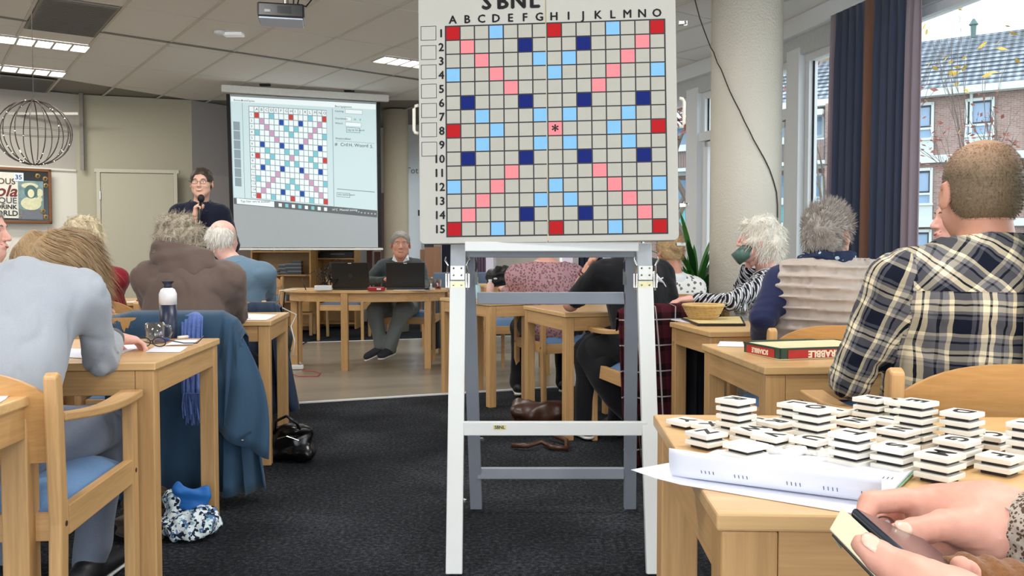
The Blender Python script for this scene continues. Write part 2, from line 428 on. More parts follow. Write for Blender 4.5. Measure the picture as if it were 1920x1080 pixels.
for i in range(-22, 20):
    for j in range(-12, 6):
        n0 = 1.485+.6*i; d0 = 10.0+1.2*j; g = .008
        q = [N1*(n0+a)+D1*(d0+b) for a, b in ((g*1.6, g), (.6-g*1.6, g), (.6-g*1.6, 1.2-g), (g*1.6, 1.2-g))]
        poly = [(p.x, p.y) for p in q]; full = poly
        for k in range(len(bounds)): poly = clip_poly(poly, bounds[k], bounds[(k+1) % len(bounds)]) if poly else poly
        if len(poly) < 3: continue
        isfull = poly == full or (len(poly) == 4 and all(abs(a[0]-b[0])+abs(a[1]-b[1]) < 1e-6 for a, b in zip(sorted(poly), sorted(full))))
        if isfull and ntile:
            o = bpy.data.objects.new('ceiling_tile', shared['t']); link(o, ceil)
        else:
            c0 = q[0]; tb = MB(); R = rotz(-RZ)
            if isfull: tb.prism([(0, 0), (.6-3.2*g, 0), (.6-3.2*g, 1.2-2*g), (0, 1.2-2*g)], 0, .02)
            else:
                pl = [R @ (Vector((x, y, 0))-c0) for x, y in poly]; tb.prism([(p.x, p.y) for p in pl], 0, .02)
            o = tb.build('ceiling_tile', tilem, ceil)
            if isfull: shared['t'] = o.data; ntile = 1
        o.location = (q[0].x, q[0].y, Z3-.006+random.uniform(-.001, .001)); o.rotation_euler = (0, 0, RZ)
        if (i, j) in gcell: o.location.z += .004
for i in range(-22, 20):
    n0 = 1.485+.6*i; seg = []
    for j in range(-60, 60):
        p = N1*n0+D1*(10+.12*j)
        if 4.7 < p.y < 12.2 and -9 < p.x < FAC(p.y)-.15 and p.y < 11+.45*(p.x+5.4) + (3 if p.x > -4 else 0): seg.append(p)
    if len(seg) > 2: bars.bar(seg[0]+Vector((0, 0, Z3-.008)), seg[-1]+Vector((0, 0, Z3-.008)), .022, .008)
tag(bars.build('ceiling_grid_bars', tbar, ceil), kind='stuff')
pl = MB(); pl.prism([(-9.4, -3.9), (FAC(-3.9)-.1, -3.9), (FAC(4.6)-.1, 4.6), (-9.4, 4.6)], Z3-.006, Z3+.011); pl.build('ceiling_panel', tilem, ceil)
r0 = onz(-60, 20, Z3); r1 = onz(900, 165, Z3)
q = MB(); q.bar(Vector((r0.x, r0.y, Z3-.011)), Vector((r1.x, r1.y, Z3-.011)), .035, .010); struct(q.build('trim_4', plain('rail_grey', '#77726a', .6)))['label'] = 'dark partition rail crossing the ceiling'
# ---------------------------------------------------------------- luminaires
emis = plain('lamp_light', '#fffaf0', .5, emit=7, var=0)
louv = plain('louvre_white', '#b9b8b2', .4, var=.01)
def lamp(name, p, label, ln=1.2, group='louvred ceiling lights'):
    t = thing(name, label, 'ceiling light', (p[0], p[1], Z3-.017), RZ, group)
    f = MB()
    f.box((0, .145, 0), (ln, .012, .016)); f.box((0, -.145, 0), (ln, .012, .016)); f.box((ln/2, 0, 0), (.012, .3, .016)); f.box((-ln/2, 0, 0), (.012, .3, .016)); f.build('frame', louv, t)
    MB().box((0, 0, .004), (ln-.02, .28, .004)).build('diffuser', emis, t)
    for k in range(7):
        x = -ln/2+ln*(k+1)/8; MB().bar((x, -.139, -.004), (x, .139, -.004), .022, .010).build('louvre', louv, t)
    l = area('ceiling_lamp_light', (p[0], p[1], Z3-.075), (ln*.9, .26), LAMP_PW, (0, 0, RZ), (1, .975, .94))
    return t
LL = ['nearer of the two lit louvred ceiling lights above the wire ball', 'farther lit louvred ceiling light above the framed picture', 'lit louvred ceiling light between the projector and the scoring board', 'louvred ceiling light above the aisle in front of the projector']
for p, l in zip(lamps, LL): lamp('ceiling_light', p, l)
for p, l in zip(((.2, 3.6), (-2.0, 1.2), (1.2, 1.4), (-4.6, 3.6), (-5, 6)), ('over the middle of the aisle', 'over the table at the lower left', 'over the table with the letter tiles', 'over the left-hand rows', 'over the left end of the back rows')):
    lamp('ceiling_light', p, 'louvred ceiling light above the frame, '+l)
gm = plain('grille_grey', '#8f8b83', .7, var=.05)
for k, p in enumerate(grilles):
    i, j = cell_of(p); c = N1*(1.485+.6*i+.3)+D1*(10+1.2*j+.6)
    t = thing('ceiling_grille', ['grey ventilation grille in the ceiling nearest the camera on the left', 'grey ventilation grille beside the farther lit ceiling light'][k], 'vent', (c.x, c.y, Z3-.012), RZ)
    MB().box((0, 0, 0), (.56, 1.16, .01)).build('frame', gm, t)
    s = MB()
    for k2 in range(26): s.box((0, -.54+k2*.0432, -.008), (.52, .008, .008))
    tag(s.build('slats', plain('grille_dark', '#77736c', .7), t), kind='stuff')
# ---------------------------------------------------------------- walls at the back
def wall(name, a, b, z0, z1, m, th=.12, side=1):
    a = Vector((a[0], a[1], 0)); b = Vector((b[0], b[1], 0)); d = (b-a).normalized(); n = Vector((-d.y, d.x, 0))*side
    q = MB(); q.prism([(p.x, p.y) for p in ((a, b, b+n*th, a+n*th) if side > 0 else (a+n*th, b+n*th, b, a))], z0, z1); return struct(q.build(name, m))
PL = Vector((-9.0, 8.2, 0)); PM = Vector((-5.42, 11.0, 0)); PR = Vector((-4.13, 11.42, 0)); PS = Vector((-2.2, 14.0, 0))
LZ = onz(150, 320).z if False else at(150, 320, 11).z
wall('wall_back_left', PL, PM, LZ, Z3, wallm); wall('wall_back_left', PL, PM, 0, LZ, wallw, .13)
wall('wall_back_middle', PM, PR, 0, Z3, doorm); wall('wall_back_right', PR, PS, LZ, Z3, plain('wall_grey', '#a8a29f', .9, var=.02)); wall('wall_back_right', PR, PS, 0, LZ, plain('wall_mauve_grey', '#b5aeaa', .9, var=.02))
wall('wall_back_far', PS, (.68, 12.6), 2.55, Z3, wallw, .1); wall('wall_back_far', (-1.36, 13.59), (-.62, 13.23), 0, 2.6, wallw, .1); wall('wall_back_far', (-.23, 13.04), (.68, 12.6), 0, 2.6, wallw, .1)
wall('wall_back_far', (-.62, 13.23), (-.23, 13.04), 0, .6, wallw, .1); wall('wall_back_far', PS, (-1.76, 13.79), 0, 2.6, wallw, .1)
wall('wall_left', (-9.5, -4), (-9.0, 8.2), 0, Z3, wallw)
def post(name, pxl, pxr, Y, z0, z1, th, m):
    a = at(pxl, 400, Y); b = at(pxr, 400, Y); q = MB(); q.box(((a.x+b.x)/2, Y+th/2, (z0+z1)/2), (b.x-a.x, th, z1-z0)); return struct(q.build(name, m))
post('trim_5', 152, 159, 10.92, LZ, Z3, .03, greyseam); post('trim_6', 0, 150, 10.55, LZ+.62, LZ+.65, .02, wallw)
struct(MB().bar((PL.x, PL.y-.02, LZ), (PM.x, PM.y-.02, LZ), .03, .025).build('trim_7', wallw))
# the door
dA = at(187, 400, 11.03); dB = at(331, 400, 11.22)
t = thing('door_1', 'closed sand-coloured flush door in the back wall', 'door', ((dA.x+dB.x)/2, (dA.y+dB.y)/2-.01, 0), math.atan2(dB.y-dA.y, dB.x-dA.x)); t['kind'] = 'structure'
wdt = (dB-dA).length; DZ = at(187, 324, 11.1).z
MB().box((0, .0, DZ/2), (wdt-.05, .03, DZ-.02)).build('door_leaf', plain('door_leaf', '#b9b39e', .75, var=.015), t, bevel=.004)
fr = MB(); fr.box((-wdt/2, -.005, DZ/2), (.045, .05, DZ)); fr.box((wdt/2, -.005, DZ/2), (.045, .05, DZ)); fr.box((0, -.005, DZ+.02), (wdt+.09, .05, .045)); fr.build('door_frame', plain('door_frame', '#c4bfab', .7), t, bevel=.003)
for z in (.3, 1.1, 1.8): MB().tube([(-wdt/2+.02, -.035, z-.05), (-wdt/2+.02, -.035, z+.05)], .009, 8).build('hinge', chrome, t)
hd = MB(); hd.tube([(wdt/2-.1, -.016, 1.05), (wdt/2-.1, -.06, 1.05), (wdt/2-.22, -.06, 1.05)], .009, 8); hd.build('door_handle', chrome, t)
# right part of the back wall: recessed light door outline
# slim round column and bright door with a notice
colc = at(743, 400, 12.2)
struct(MB().lathe([(.17, 0), (.17, Z3-.01)], 32, (colc.x, colc.y, 0)).build('trim_8', plaster('slim_column', '#cfc4ad', 40), smooth=True))['label'] = 'slim round cream column behind the seated man'
# ---------------------------------------------------------------- window wall (right), facets
def along(Y, off=0.): # point on the window line
    s = -.233 if Y < 8.82 else -.397; n = Vector((1, -s, 0)).normalized(); return Vector((FAC(Y), Y, 0))+n*off
def fbox(name, Ya, Yb, z0, z1, th, m, off=0., parent=None, glassy=False):
    a = along(Ya, off); b = along(Yb, off); q = MB(); q.bar(Vector((a.x, a.y, (z0+z1)/2)), Vector((b.x, b.y, (z0+z1)/2)), th, z1-z0); return q.build(name, m, parent)
def window(n, Ya, Yb, transom=None, z0=.45, z1=2.74):
    """glazing between two posts"""
    f = struct(fbox('window_%d' % n, Ya, Yb, z0, z0+.06, .09, framep)); L = abs(Yb-Ya); e = .055
    fbox('window_frame', Ya, Yb, z1-.06, z1, .09, framep, 0, f); fbox('window_frame', Ya, Ya+e, z0, z1, .08, framep, 0, f); fbox('window_frame', Yb-e, Yb, z0, z1, .08, framep, 0, f)
    fbox('window_seal', Ya+e, Ya+e+.012, z0+.06, z1-.06, .012, soft_black, 0, f); fbox('window_seal', Yb-e-.012, Yb-e, z0+.06, z1-.06, .012, soft_black, 0, f)
    if transom:
        fbox('window_transom', Ya, Yb, transom-.06, transom+.03, .12, framep, -.02, f)
        q = fbox('window_sash', Ya+.06, Ya+.11, z0+.06, transom-.07, .07, framep, -.01, f); fbox('window_sash', Yb-.11, Yb-.06, z0+.06, transom-.07, .07, framep, -.01, f); fbox('window_sash', Ya+.06, Yb-.06, transom-.12, transom-.07, .07, framep, -.01, f)
    fbox('pane', Ya+.02, Yb-.02, z0+.03, z1-.03, .006, GLASS, 0, f)
def wpost(n, Y, w=.17, d=.14): return struct(fbox('trim_%d' % n, Y-w/2, Y+w/2, 0, 2.80, d, framep, -.02))
posts = [1.2, 3.2, 5.0, 7.55, 8.82, 9.33, 10.6, 11.9]
for k, Y in enumerate(posts): wpost(10+k, Y, .19 if Y not in (8.82,) else .1, .16)
window(1, 1.3, 3.1); window(2, 3.3, 4.9); window(3, 5.1, 7.45); window(4, 7.65, 8.77, 2.3); window(5, 8.87, 9.24, 2.3); window(6, 9.42, 10.5); window(7, 10.7, 11.8)
for k, (Ya, Yb) in enumerate(((1.0, 8.84), (8.8, 12.6))):
    struct(fbox('wall_right', Ya, Yb, 0, .45, .14, wallw)); struct(fbox('trim_%d' % (20+k), Ya, Yb, 2.90, Z3, .2, framep, -.05)); struct(fbox('trim_%d' % (22+k), Ya, Yb, 2.74, 2.90, .13, plain('blind_box', '#cfd2d2', .5), -.02))
    struct(fbox('trim_%d' % (24+k), Ya, Yb, .45, .475, .26, whitep, -.08))
# far windows at the end of the room
def flat_window(n, a, b, z0, z1, bars=()):
    a = Vector(a); b = Vector(b); q = MB(); q.bar((a.x, a.y, z0+.03), (b.x, b.y, z0+.03), .06, .06); f = struct(q.build('window_%d' % n, framep))
    MB().bar((a.x, a.y, z1-.03), (b.x, b.y, z1-.03), .06, .06).build('window_frame', framep, f)
    for t in (0.02, .98)+tuple(bars):
        p = a.lerp(b, t); MB().box((p.x, p.y, (z0+z1)/2), (.06, .06, z1-z0)).build('window_frame', framep, f)
    MB().bar((a.x, a.y, (z0+z1)/2), (b.x, b.y, (z0+z1)/2), .006, z1-z0).build('pane', GLASS, f)
flat_window(8, (-.61, 13.27, 0), (-.24, 13.09, 0), .6, 2.58, (.35,)); flat_window(9, (-1.75, 13.83, 0), (-1.37, 13.65, 0), .05, 2.55)
# round column
CC = Vector((at(1397, 400, 6.3).x, 6.3, 0)); CR = .247
struct(MB().lathe([(CR, 0), (CR, Z3-.008)], 64, CC).build('trim_30', PLAST, smooth=True))['label'] = 'thick round plastered column'
# textured pillar at right edge
struct(MB().box((1.158+.14, 1.945, Z3/2), (.28, .09, Z3-.02)).build('trim_31', plaster('rough_pillar', '#aaa698', 160), bevel=.004))['label'] = 'rough grey pillar at the right edge'
# ---------------------------------------------------------------- street outside
grass = plain('street_grey', '#8a8c86', .95, var=.1, scale=2)
g = MB(); g.prism([(5.5, -30), (70, -30), (70, 90), (-40, 90), (-40, 16), (-2, 16), (3.2, 9)], -.35, -.15); struct(g.build('ground', grass))
def brickmat(name, c1, c2, mo):
    t = NT(name); v = t.coord('Object', (1, 1, 1)); s = t.sep(v); cmb = t.new('ShaderNodeCombineXYZ'); t.put(cmb.inputs[0], s[0]); t.put(cmb.inputs[1], s[2])
    b = t.new('ShaderNodeTexBrick'); t.put(b.inputs['Vector'], cmb.outputs[0]); b.inputs['Scale'].default_value = 1; b.inputs['Brick Width'].default_value = .22; b.inputs['Row Height'].default_value = .075
    b.inputs['Mortar Size'].default_value = .008; b.inputs['Color1'].default_value = lin(c1); b.inputs['Color2'].default_value = lin(c2); b.inputs['Mortar'].default_value = lin(mo)
    n = t.noise(v, 3, 3); col = t.mix(t.math('MULTIPLY', n, .35), b.outputs[0], lin('#8d7269')); return t.fin(col, .95, 0, .1)
BR = brickmat('facade_brick', '#a07e75', '#b59a92', '#c0b8b3')
def rooftile():
    t = NT('roof_tiles'); v = t.coord(); s = t.sep(v)
    a = t.math('SINE', t.math('MULTIPLY', s[0], 2*PI/.3)); b = t.math('SINE', t.math('MULTIPLY', s[1], 2*PI/.34))
    n = t.noise(v, 1.5, 3); f = t.math('ADD', t.math('MULTIPLY', t.math('ADD', a, b), .22), n)
    return t.fin(t.ramp(f, [(.1, '#646b75'), (.5, '#828a94'), (.9, '#b4bac1')]), .8, 0, .3)
RT = rooftile()
fA = at(1905, 154, 35.0); fB = at(1530, 190, 39.3); dvf = (fB-fA); dvf.z = 0; LF = dvf.length; ang = math.atan2(dvf.y, dvf.x)+PI
EZ = 7.85; org = Vector((fA.x, fA.y, 0)); ux = dvf.normalized()   # running left from fA
bl = thing('apartment_building', 'long brick apartment house with tiled roof across the street', 'building', (fA.x, fA.y, -.2), ang)
# local frame: x runs to the right along the facade (negative = picture left), y away
LL_, RR_ = -28, 14
MB().box(((LL_+RR_)/2, 4.05, EZ/2), (RR_-LL_, 8, EZ)).build('wall', BR, bl)
m = MB(); m.add([(LL_-.3, -.55, EZ+.1), (RR_+.3, -.55, EZ+.1), (RR_+.3, 4.1, EZ+3.1), (LL_-.3, 4.1, EZ+3.1), (RR_+.3, 8.7, EZ+.1), (LL_-.3, 8.7, EZ+.1)], [(0, 1, 2, 3), (3, 2, 4, 5), (0, 3, 5), (1, 4, 2)]); m.build('roof', RT, bl)
ro = MB()
for k in range(13):
    y = -.5+k*.36; z = EZ+.13+(y+.55)*3/4.65; ro.bar((LL_-.3, y, z), (RR_+.3, y, z), .05, .03)
tag(ro.build('roof_tile_rows', RT, bl), kind='stuff')
white_o = plain('outdoor_white', '#dfe6e4', .6, var=.03)
MB().box(((LL_+RR_)/2, -.35, EZ-.02), (RR_-LL_+.6, .5, .28)).build('gutter', white_o, bl)
for z, w in ((5.15, .3), (2.5, .3)): MB().box(((LL_+RR_)/2, -.12, z), (RR_-LL_, .25, w)).build('concrete_band', white_o, bl)
MB().tube([(-1.55, -.1, 0), (-1.55, -.1, EZ)], .06).build('downpipe', white_o, bl)
pane_o = plain('outdoor_pane', '#8fb0cf', .12, var=.15, scale=1.2, spec=.8)
curt_o = plain('net_curtain', '#9fb9d6', .3, var=.06, scale=3)
def win_o(x, z, w, h, blind=.0, par=bl):
    f = MB()
    for a, b, c, d in ((x-w/2, z+h/2, .1, h), (x+w/2, z+h/2, .1, h)): f.box((a, -.03, b), (c, .12, d+.1))
    f.box((x, -.03, z+h), (w, .12, .12)); f.box((x, -.03, z), (w+.15, .2, .1)); f.box((x, -.03, z+h*.3), (w, .1, .09))
    fo = f.build('window', white_o, par); dk = MB(); dk.box((x-w/2+.08, -.035, z+h*.65), (.05, .05, h*.6)); dk.box((x+w/2-.08, -.035, z+h*.65), (.05, .05, h*.6)); dk.box((x, -.035, z+h-.1), (w-.12, .05, .06)); dk.box((x, -.035, z+h*.36), (w-.12, .05, .05)); dk.build('sash', plain('dark_sash', '#39424d', .5), fo)
    MB().box((x, .0, z+h*.18), (w-.1, .02, h*.28)).build('pane', pane_o, fo); MB().box((x, .0, z+h*.66), (w-.1, .02, h*.6)).build('pane', curt_o, fo)
    MB().box((x, -.06, z-.42), (w+.12, .04, .72)).build('panel_below_window', plain('cream_panel', '#d5dedb', .6), fo)
xs = [-1.25-2.2*k for k in range(-5, 4)]
for x in xs:
    win_o(x, 6.0, .95, 1.45); win_o(x, 3.3, .95, 1.45); win_o(x, .9, .95, 1.3)
slat = plain('balcony_slats', '#9d8277', .8); teal = plain('balcony_teal', '#7fd0d4', .6)
for bx in (-8.6, -13.4, -18.2):
    for fz, kind in ((5.2, 0), (2.55, 1)):
        b = MB(); b.box((bx, -.5, fz), (3.1, 1.1, .16)); bo = b.build('balcony', white_o, bl)
        MB().box((bx, -.02, fz+1.2), (2.6, .1, 2.1)).build('balcony_glazing', pane_o, bo)
        s = MB()
        for k in range(26): s.box((bx-1.45+k*.116, -1.02, fz+.52), (.085, .03, .85))
        tag(s.build('balcony_slats', slat if kind == 0 else teal, bo), kind='stuff')
        MB().box((bx, -1.02, fz+1.0), (3.05, .07, .06)).build('handrail', white_o, bo)
        MB().box((bx-.3, -1.1, fz+1.0), (.9, .22, .3)).build('flower_box', white_o, bo)
        MB().box((bx+1.7, -.45, fz+1.2), (.35, .9, 2.6)).build('brick_pier', BR, bo)
    MB().box((bx, -.8, 7.35), (2.9, .6, .25)).build('awning', white_o, bl)
ch = MB(); ch.box((.75, 3.6, EZ+3.0), (1.3, .9, 1.3)); ch.build('chimney', brickmat('chimney_brick', '#a08a60', '#b59c6d', '#b8b0a0'), bl)
MB().lathe([(.16, 0), (.2, .3), (.12, .35), (.18, .6)], 10, (.5, 3.6, EZ+3.6)).build('chimney_pot', greyseam, bl); MB().lathe([(.1, 0), (.12, .5), (.2, .55), (.05, .8)], 10, (-1.9, 3.2, EZ+2.8)).build('roof_vent_pipe', plain('vent_green', '#5f7f7c', .5), bl)
MB().box((-8.3, 3.6, EZ+3.0), (1.2, .9, 1.3)).build('chimney', brickmat('chimney_brick_2', '#8a7a60', '#9d8c6d', '#a8a090'), bl)
def leafmat(n, c): return plain(n, c, .7, var=.25, scale=9)
def tree(name, label, base, h, seed, leafm, nleaf, spread=1., lsize=.07, trunkr=.09):
    r = random.Random(seed); b = MB(); tips = []
    def grow(p, d, L, rad, lev):
        q = p+d*L; mid = p.lerp(q, .5)+Vector((r.uniform(-1, 1), r.uniform(-1, 1), 0))*L*.06; b.tube([p, mid, q], [rad, rad*.85, rad*.7], 5, False)
        if lev >= 2: tips.extend([mid, q])
        if lev < 5:
            for k in range(2 if lev else 4):
                a = Vector((r.uniform(-1, 1), r.uniform(-1, 1), r.uniform(.0, .9)))*.75*spread; grow(mid.lerp(q, r.uniform(.3, 1)) if k else q, (d+a).normalized(), L*r.uniform(.62, .82), rad*.6, lev+1)
    t = thing(name, label, 'tree', base, 0); grow(Vector((0, 0, 0)), Vector((0, 0, 1)), h*.33, trunkr, 0)
    b.build('trunk', plain('bark', '#7d7168', .9, var=.15), t)
    l = MB()
    for k in range(nleaf):
        p = r.choice(tips)+Vector((r.gauss(0, .12), r.gauss(0, .12), r.gauss(0, .12))); a = Vector((r.gauss(0, 1), r.gauss(0, 1), r.gauss(0, 1))).normalized(); c = a.cross(Vector((.3, .5, .8))).normalized(); e = a.cross(c); s = lsize*r.uniform(.6, 1.3)
        l.add([p-c*s, p+e*s*.5, p+c*s, p-e*s*.5], [(0, 1, 2, 3)])
    if nleaf: tag(l.build('foliage', leafm, t), kind='stuff')
    return t
red = leafmat('red_leaves', '#b06a5c'); yel = leafmat('yellow_leaves', '#e0bb55')
p = at(1895, 300, 17); tree('street_tree', 'thin street tree with pinkish red leaves beyond the right-hand window', (p.x, p.y, -.2), 4.3, 3, red, 170, .75, .055, .05)
p = at(1822, 200, 20); tree('street_tree', 'slender young tree with a few yellow leaves before the tiled roof', (p.x, p.y, -.2), 6.6, 9, yel, 34, .2, .11, .03)
p = at(1562, 330, 16); tree('street_tree', 'small bare tree before the balconies, left of the curtain', (p.x, p.y, -.2), 4.6, 11, red, 90, .6, .07, .05)
p = at(1292, 300, 15); tree('street_tree', 'dense red-leaved tree seen through the narrow windows left of the column', (p.x, p.y, -.2), 6.6, 5, red, 1500, 1.0, .1, .09)
p = at(1240, 300, 19); tree('street_tree', 'red-leaved tree farther off behind the column windows', (p.x, p.y, -.2), 7, 15, red, 1300, 1.0, .1, .09)
p = at(930, 480, 30); bb = thing('far_house', 'pale house seen through the small far window', 'building', (p.x, p.y, -.2), 0)
MB().box((0, 3, 2.6), (9, 6, 5.2)).build('wall', plain('far_house_wall', '#b9a8ae', .8), bb); q = MB(); q.add([(-4.8, -.3, 5.2), (4.8, -.3, 5.2), (4.8, 3, 7.6), (-4.8, 3, 7.6), (4.8, 6.3, 5.2), (-4.8, 6.3, 5.2)], [(0, 1, 2, 3), (3, 2, 4, 5), (0, 3, 5), (1, 4, 2)]); q.build('roof', RT, bb)
for k in range(5): MB().box((-3.2+k*1.6, -.02, 1.9), (.9, .06, 1.2)).build('window', pane_o, bb)
# ---------------------------------------------------------------- furniture builders
def make_table(name, label, corner_fl, rot, w, d, group='beech tables in rows', z=.74, leg=.058, local_left=True, legmask=(1, 1, 1, 1)):
    """corner_fl: near-left corner (world). x runs right along the front edge, y away"""
    c = Vector((corner_fl[0], corner_fl[1], 0)); R = rotz(rot); ctr = c+R @ Vector((w/2, d/2, 0))
    t = thing(name, label, 'table', (ctr.x, ctr.y, 0), rot, group)
    MB().box((0, 0, z-.0125), (w, d, .025)).build('tabletop', TOPM, t, bevel=.004)
    for i, (sx, sy) in enumerate(((-1, -1), (1, -1), (1, 1), (-1, 1))):
        if legmask[i]: MB().box((sx*(w/2-leg/2-.008), sy*(d/2-leg/2-.008), (z-.026)/2), (leg, leg, z-.027)).build('leg', WD[2], t, bevel=.004)
    a = w-2*leg-.018; b = d-2*leg-.018
    for sy in (-1, 1): MB().box((0, sy*(d/2-.022), z-.066), (a, .022, .078)).build('apron', WD[0], t, bevel=.002)
    for sx in (-1, 1): MB().box((sx*(w/2-.022), 0, z-.066), (.022, b, .078)).build('apron', WD[1], t, bevel=.002)
    return t
seatfab = fabric('seat_blue_fabric', '#5f83ad', .22, 220, .5)
seatgrey = fabric('seat_bluegrey_fabric', '#66758a', .18, 260, .4)
boltm = plain('bolt_hole', '#3c2a1c', .6)
def make_chair(name, label, loc, rz, group='beech armchairs with blue seats', fab=None, w=.58, d=.56, back=True, arms=True, upholstered=False):
    t = thing(name, label, 'chair', (loc[0], loc[1], 0), rz, group); lw = .032; fab = fab or seatfab
    hx = w/2-.018
    for s in (-1, 1):
        MB().box((s*hx, d/2-.025, (.64 if arms else .45)/2), (lw, .05, .64 if arms else .45)).build('leg', WD[2], t, bevel=.004)
        q = MB(); prof = [(-d/2-.035, 0), (-d/2+.01, 0), (-d/2+.035, .42), (-d/2+.014, .765), (-d/2+.006, .788), (-d/2-.012, .796), (-d/2-.03, .785), (-d/2-.015, .42)]
        q.prism(prof[::-1], s*hx-lw/2, s*hx+lw/2, lambda x, y, z: (z, x, y)); q.build('leg', WD[2], t, bevel=.006)
        MB().box((s*hx, .0, .415), (lw*.8, d-.09, .075)).build('side_rail', WD[1], t, bevel=.003)
        for y in (d/2-.025, -d/2+.015): MB().tube([(s*(hx+lw/2-.001), y, .415), (s*(hx+lw/2+.0015), y, .415)], .007, 8).build('bolt', boltm, t)
        if arms:
            P = []
            for k in range(9):
                u = k/8; y = d/2+.0-u*(d-.03); zz = .650+.028*u-.012*math.sin(u*PI); x = s*(hx+.012*math.sin(u*PI)); wd = .024+.010*math.cos(u*PI)
                P.append([(x-wd, y, zz-.012), (x+wd, y, zz-.012), (x+wd, y, zz+.012), (x-wd, y, zz+.012), (x-wd, y, zz-.012)])
            q = MB(); q.grid(P); q.f.append(tuple(range(4))); q.mi.append(0); q.f.append(tuple(range(40, 44))[::-1]); q.mi.append(0); q.build('armrest', WD[1], t, bevel=.005)
    MB().box((0, d/2-.03, .405), (w-.07, .024, .07)).build('front_rail', WD[0], t, bevel=.003)
    MB().box((0, -d/2+.03, .405), (w-.07, .024, .07)).build('back_rail', WD[0], t, bevel=.003)
    sw = w-.085
    q = MB(); P = []
    for i in range(13):
        r = []
        for j in range(13):
            u, v = i/12*2-1, j/12*2-1; e = (1-u**6)*(1-v**6); r.append((u*sw/2, v*(d/2-.035), .442+.042*max(0, e)**.45+.006*(1-u*u)*(1-v*v)))
        P.append(r)
    q.grid(P); q.box((0, 0, .437), (sw, d-.07, .012)); q.build('seat_cushion', fab, t, smooth=True)
    if back:
        if upholstered:
            q = MB(); q.box((0, -d/2-.005, .70), (w-.075, .05, .30)); q.build('backrest', fab, t, bevel=.02, seg=3)
        else:
            P = []; n = 20
            for i in range(n+1):
                u = i/n*2-1; x = u*(w/2-.034); top = .765+.06*(1-abs(u)**2.6) if abs(u) < .93 else .765; top = .742+.064*max(0, 1-abs(u)**3.4); bot = .57
                yb = -d/2+.005-.035*(1-u*u)
                P.append([(x, yb-.006+.01, bot), (x, yb-.006-.018, top), (x, yb+.008-.018, top), (x, yb+.008+.01, bot), (x, yb-.006+.01, bot)])
            q = MB(); q.grid(P); q.f.append((0, 1, 2, 3)); q.mi.append(0); q.f.append((n*5+3, n*5+2, n*5+1, n*5)); q.mi.append(0); q.build('backrest', PLY, t, smooth=False)
    return t
deg = math.radians
TZ = .74
# table corners measured on the tabletop plane
def tp(px, py): return onz(px, py, TZ)
# -- left block
a = tp(291, 680); T1 = make_table('table', 'beech table with the drinking bottle and glass mug, left of the aisle', a-rotz(deg(4.4)) @ Vector((1.25, 0, 0)), deg(4.4), 1.25, .80)
a = tp(508, 602); T2 = make_table('table', 'second beech table in the left block, with white papers at its aisle corner', a-rotz(deg(6.5)) @ Vector((1.25, 0, 0)), deg(6.5), 1.25, .68)
a = tp(80, 733); d0 = rotz(deg(4.4)); T0 = make_table('table', 'beech table cut off by the lower left corner of the picture', a-d0 @ Vector((1.2, .75, 0)), deg(4.4), 1.2, .75, leg=.064)
a = at(268, 566, 5.95); T7 = make_table('table', 'beech table farther back, in front of the dark red pullover', (-3.35, 6.0, 0), deg(8), 1.25, .65)
# -- right block
T8 = make_table('table', 'beech table in the right foreground covered with white letter tiles', (.272, 1.155, 0), deg(-2.4), 1.3, .715, leg=.075)
a = tp(1433, 688); T3 = make_table('table', 'beech table carrying the boxed word game', a, deg(3.7), 1.15, .68, leg=.062)
a = tp(1330, 622); T4 = make_table('table', 'beech table with the wicker basket and glass mug', a, deg(8), 1.1, .55)
T5 = make_table('table', 'small beech table under the black-shirted elbow, seen through the easel', (.30, 5.02, 0), deg(17), .62, .78, leg=.055)
T6 = make_table('table', 'beech table with the pink and blue bottles behind the easel', (-.16, 6.1, 0), deg(30), .36, .8, leg=.055)
T9 = make_table('table', 'farthest beech table, beyond the pink and blue bottles', (-.55, 9.3, 0), deg(12), 1.1, .6, leg=.058)
# -- curved table of the referees
t = thing('curved_table', 'half-round beech table with two laptops, before the projection screen', 'table', (-1.38, 8.35, 0), 0)
TC = t; arc = []
cx, cy = -1.38, 8.35
for k in range(17):
    a = PI+PI*k/16; arc.append((.79*math.cos(a), .40*math.sin(a)+.04))
arc += [(.79, .35), (-.79, .35)]
MB().prism(arc, .715, .74).build('tabletop', TOPM, t, bevel=.004)
q = MB(); P = []
for k in range(17):
    a = PI+PI*k/16; x, y = .74*math.cos(a), .36*math.sin(a)+.04; x2, y2 = .72*math.cos(a), .34*math.sin(a)+.04; P.append([(x, y, .635), (x, y, .713), (x2, y2, .713), (x2, y2, .635), (x, y, .635)])
q.grid(P); q.build('apron', WD[0], t)
MB().box((0, .32, .674), (1.44, .022, .078)).build('apron', WD[0], t)
for px, py in ((552, 687), (646, 697), (802, 692)):
    p = onz(px, py); MB().box((p.x-cx, p.y-cy+.03, .357), (.062, .062, .714)).build('leg', WD[2], t, bevel=.004)
MB().box((.72, .29, .357), (.062, .062, .714)).build('leg', WD[2], t, bevel=.004); MB().box((-.72, .29, .357), (.062, .062, .714)).build('leg', WD[2], t, bevel=.004)
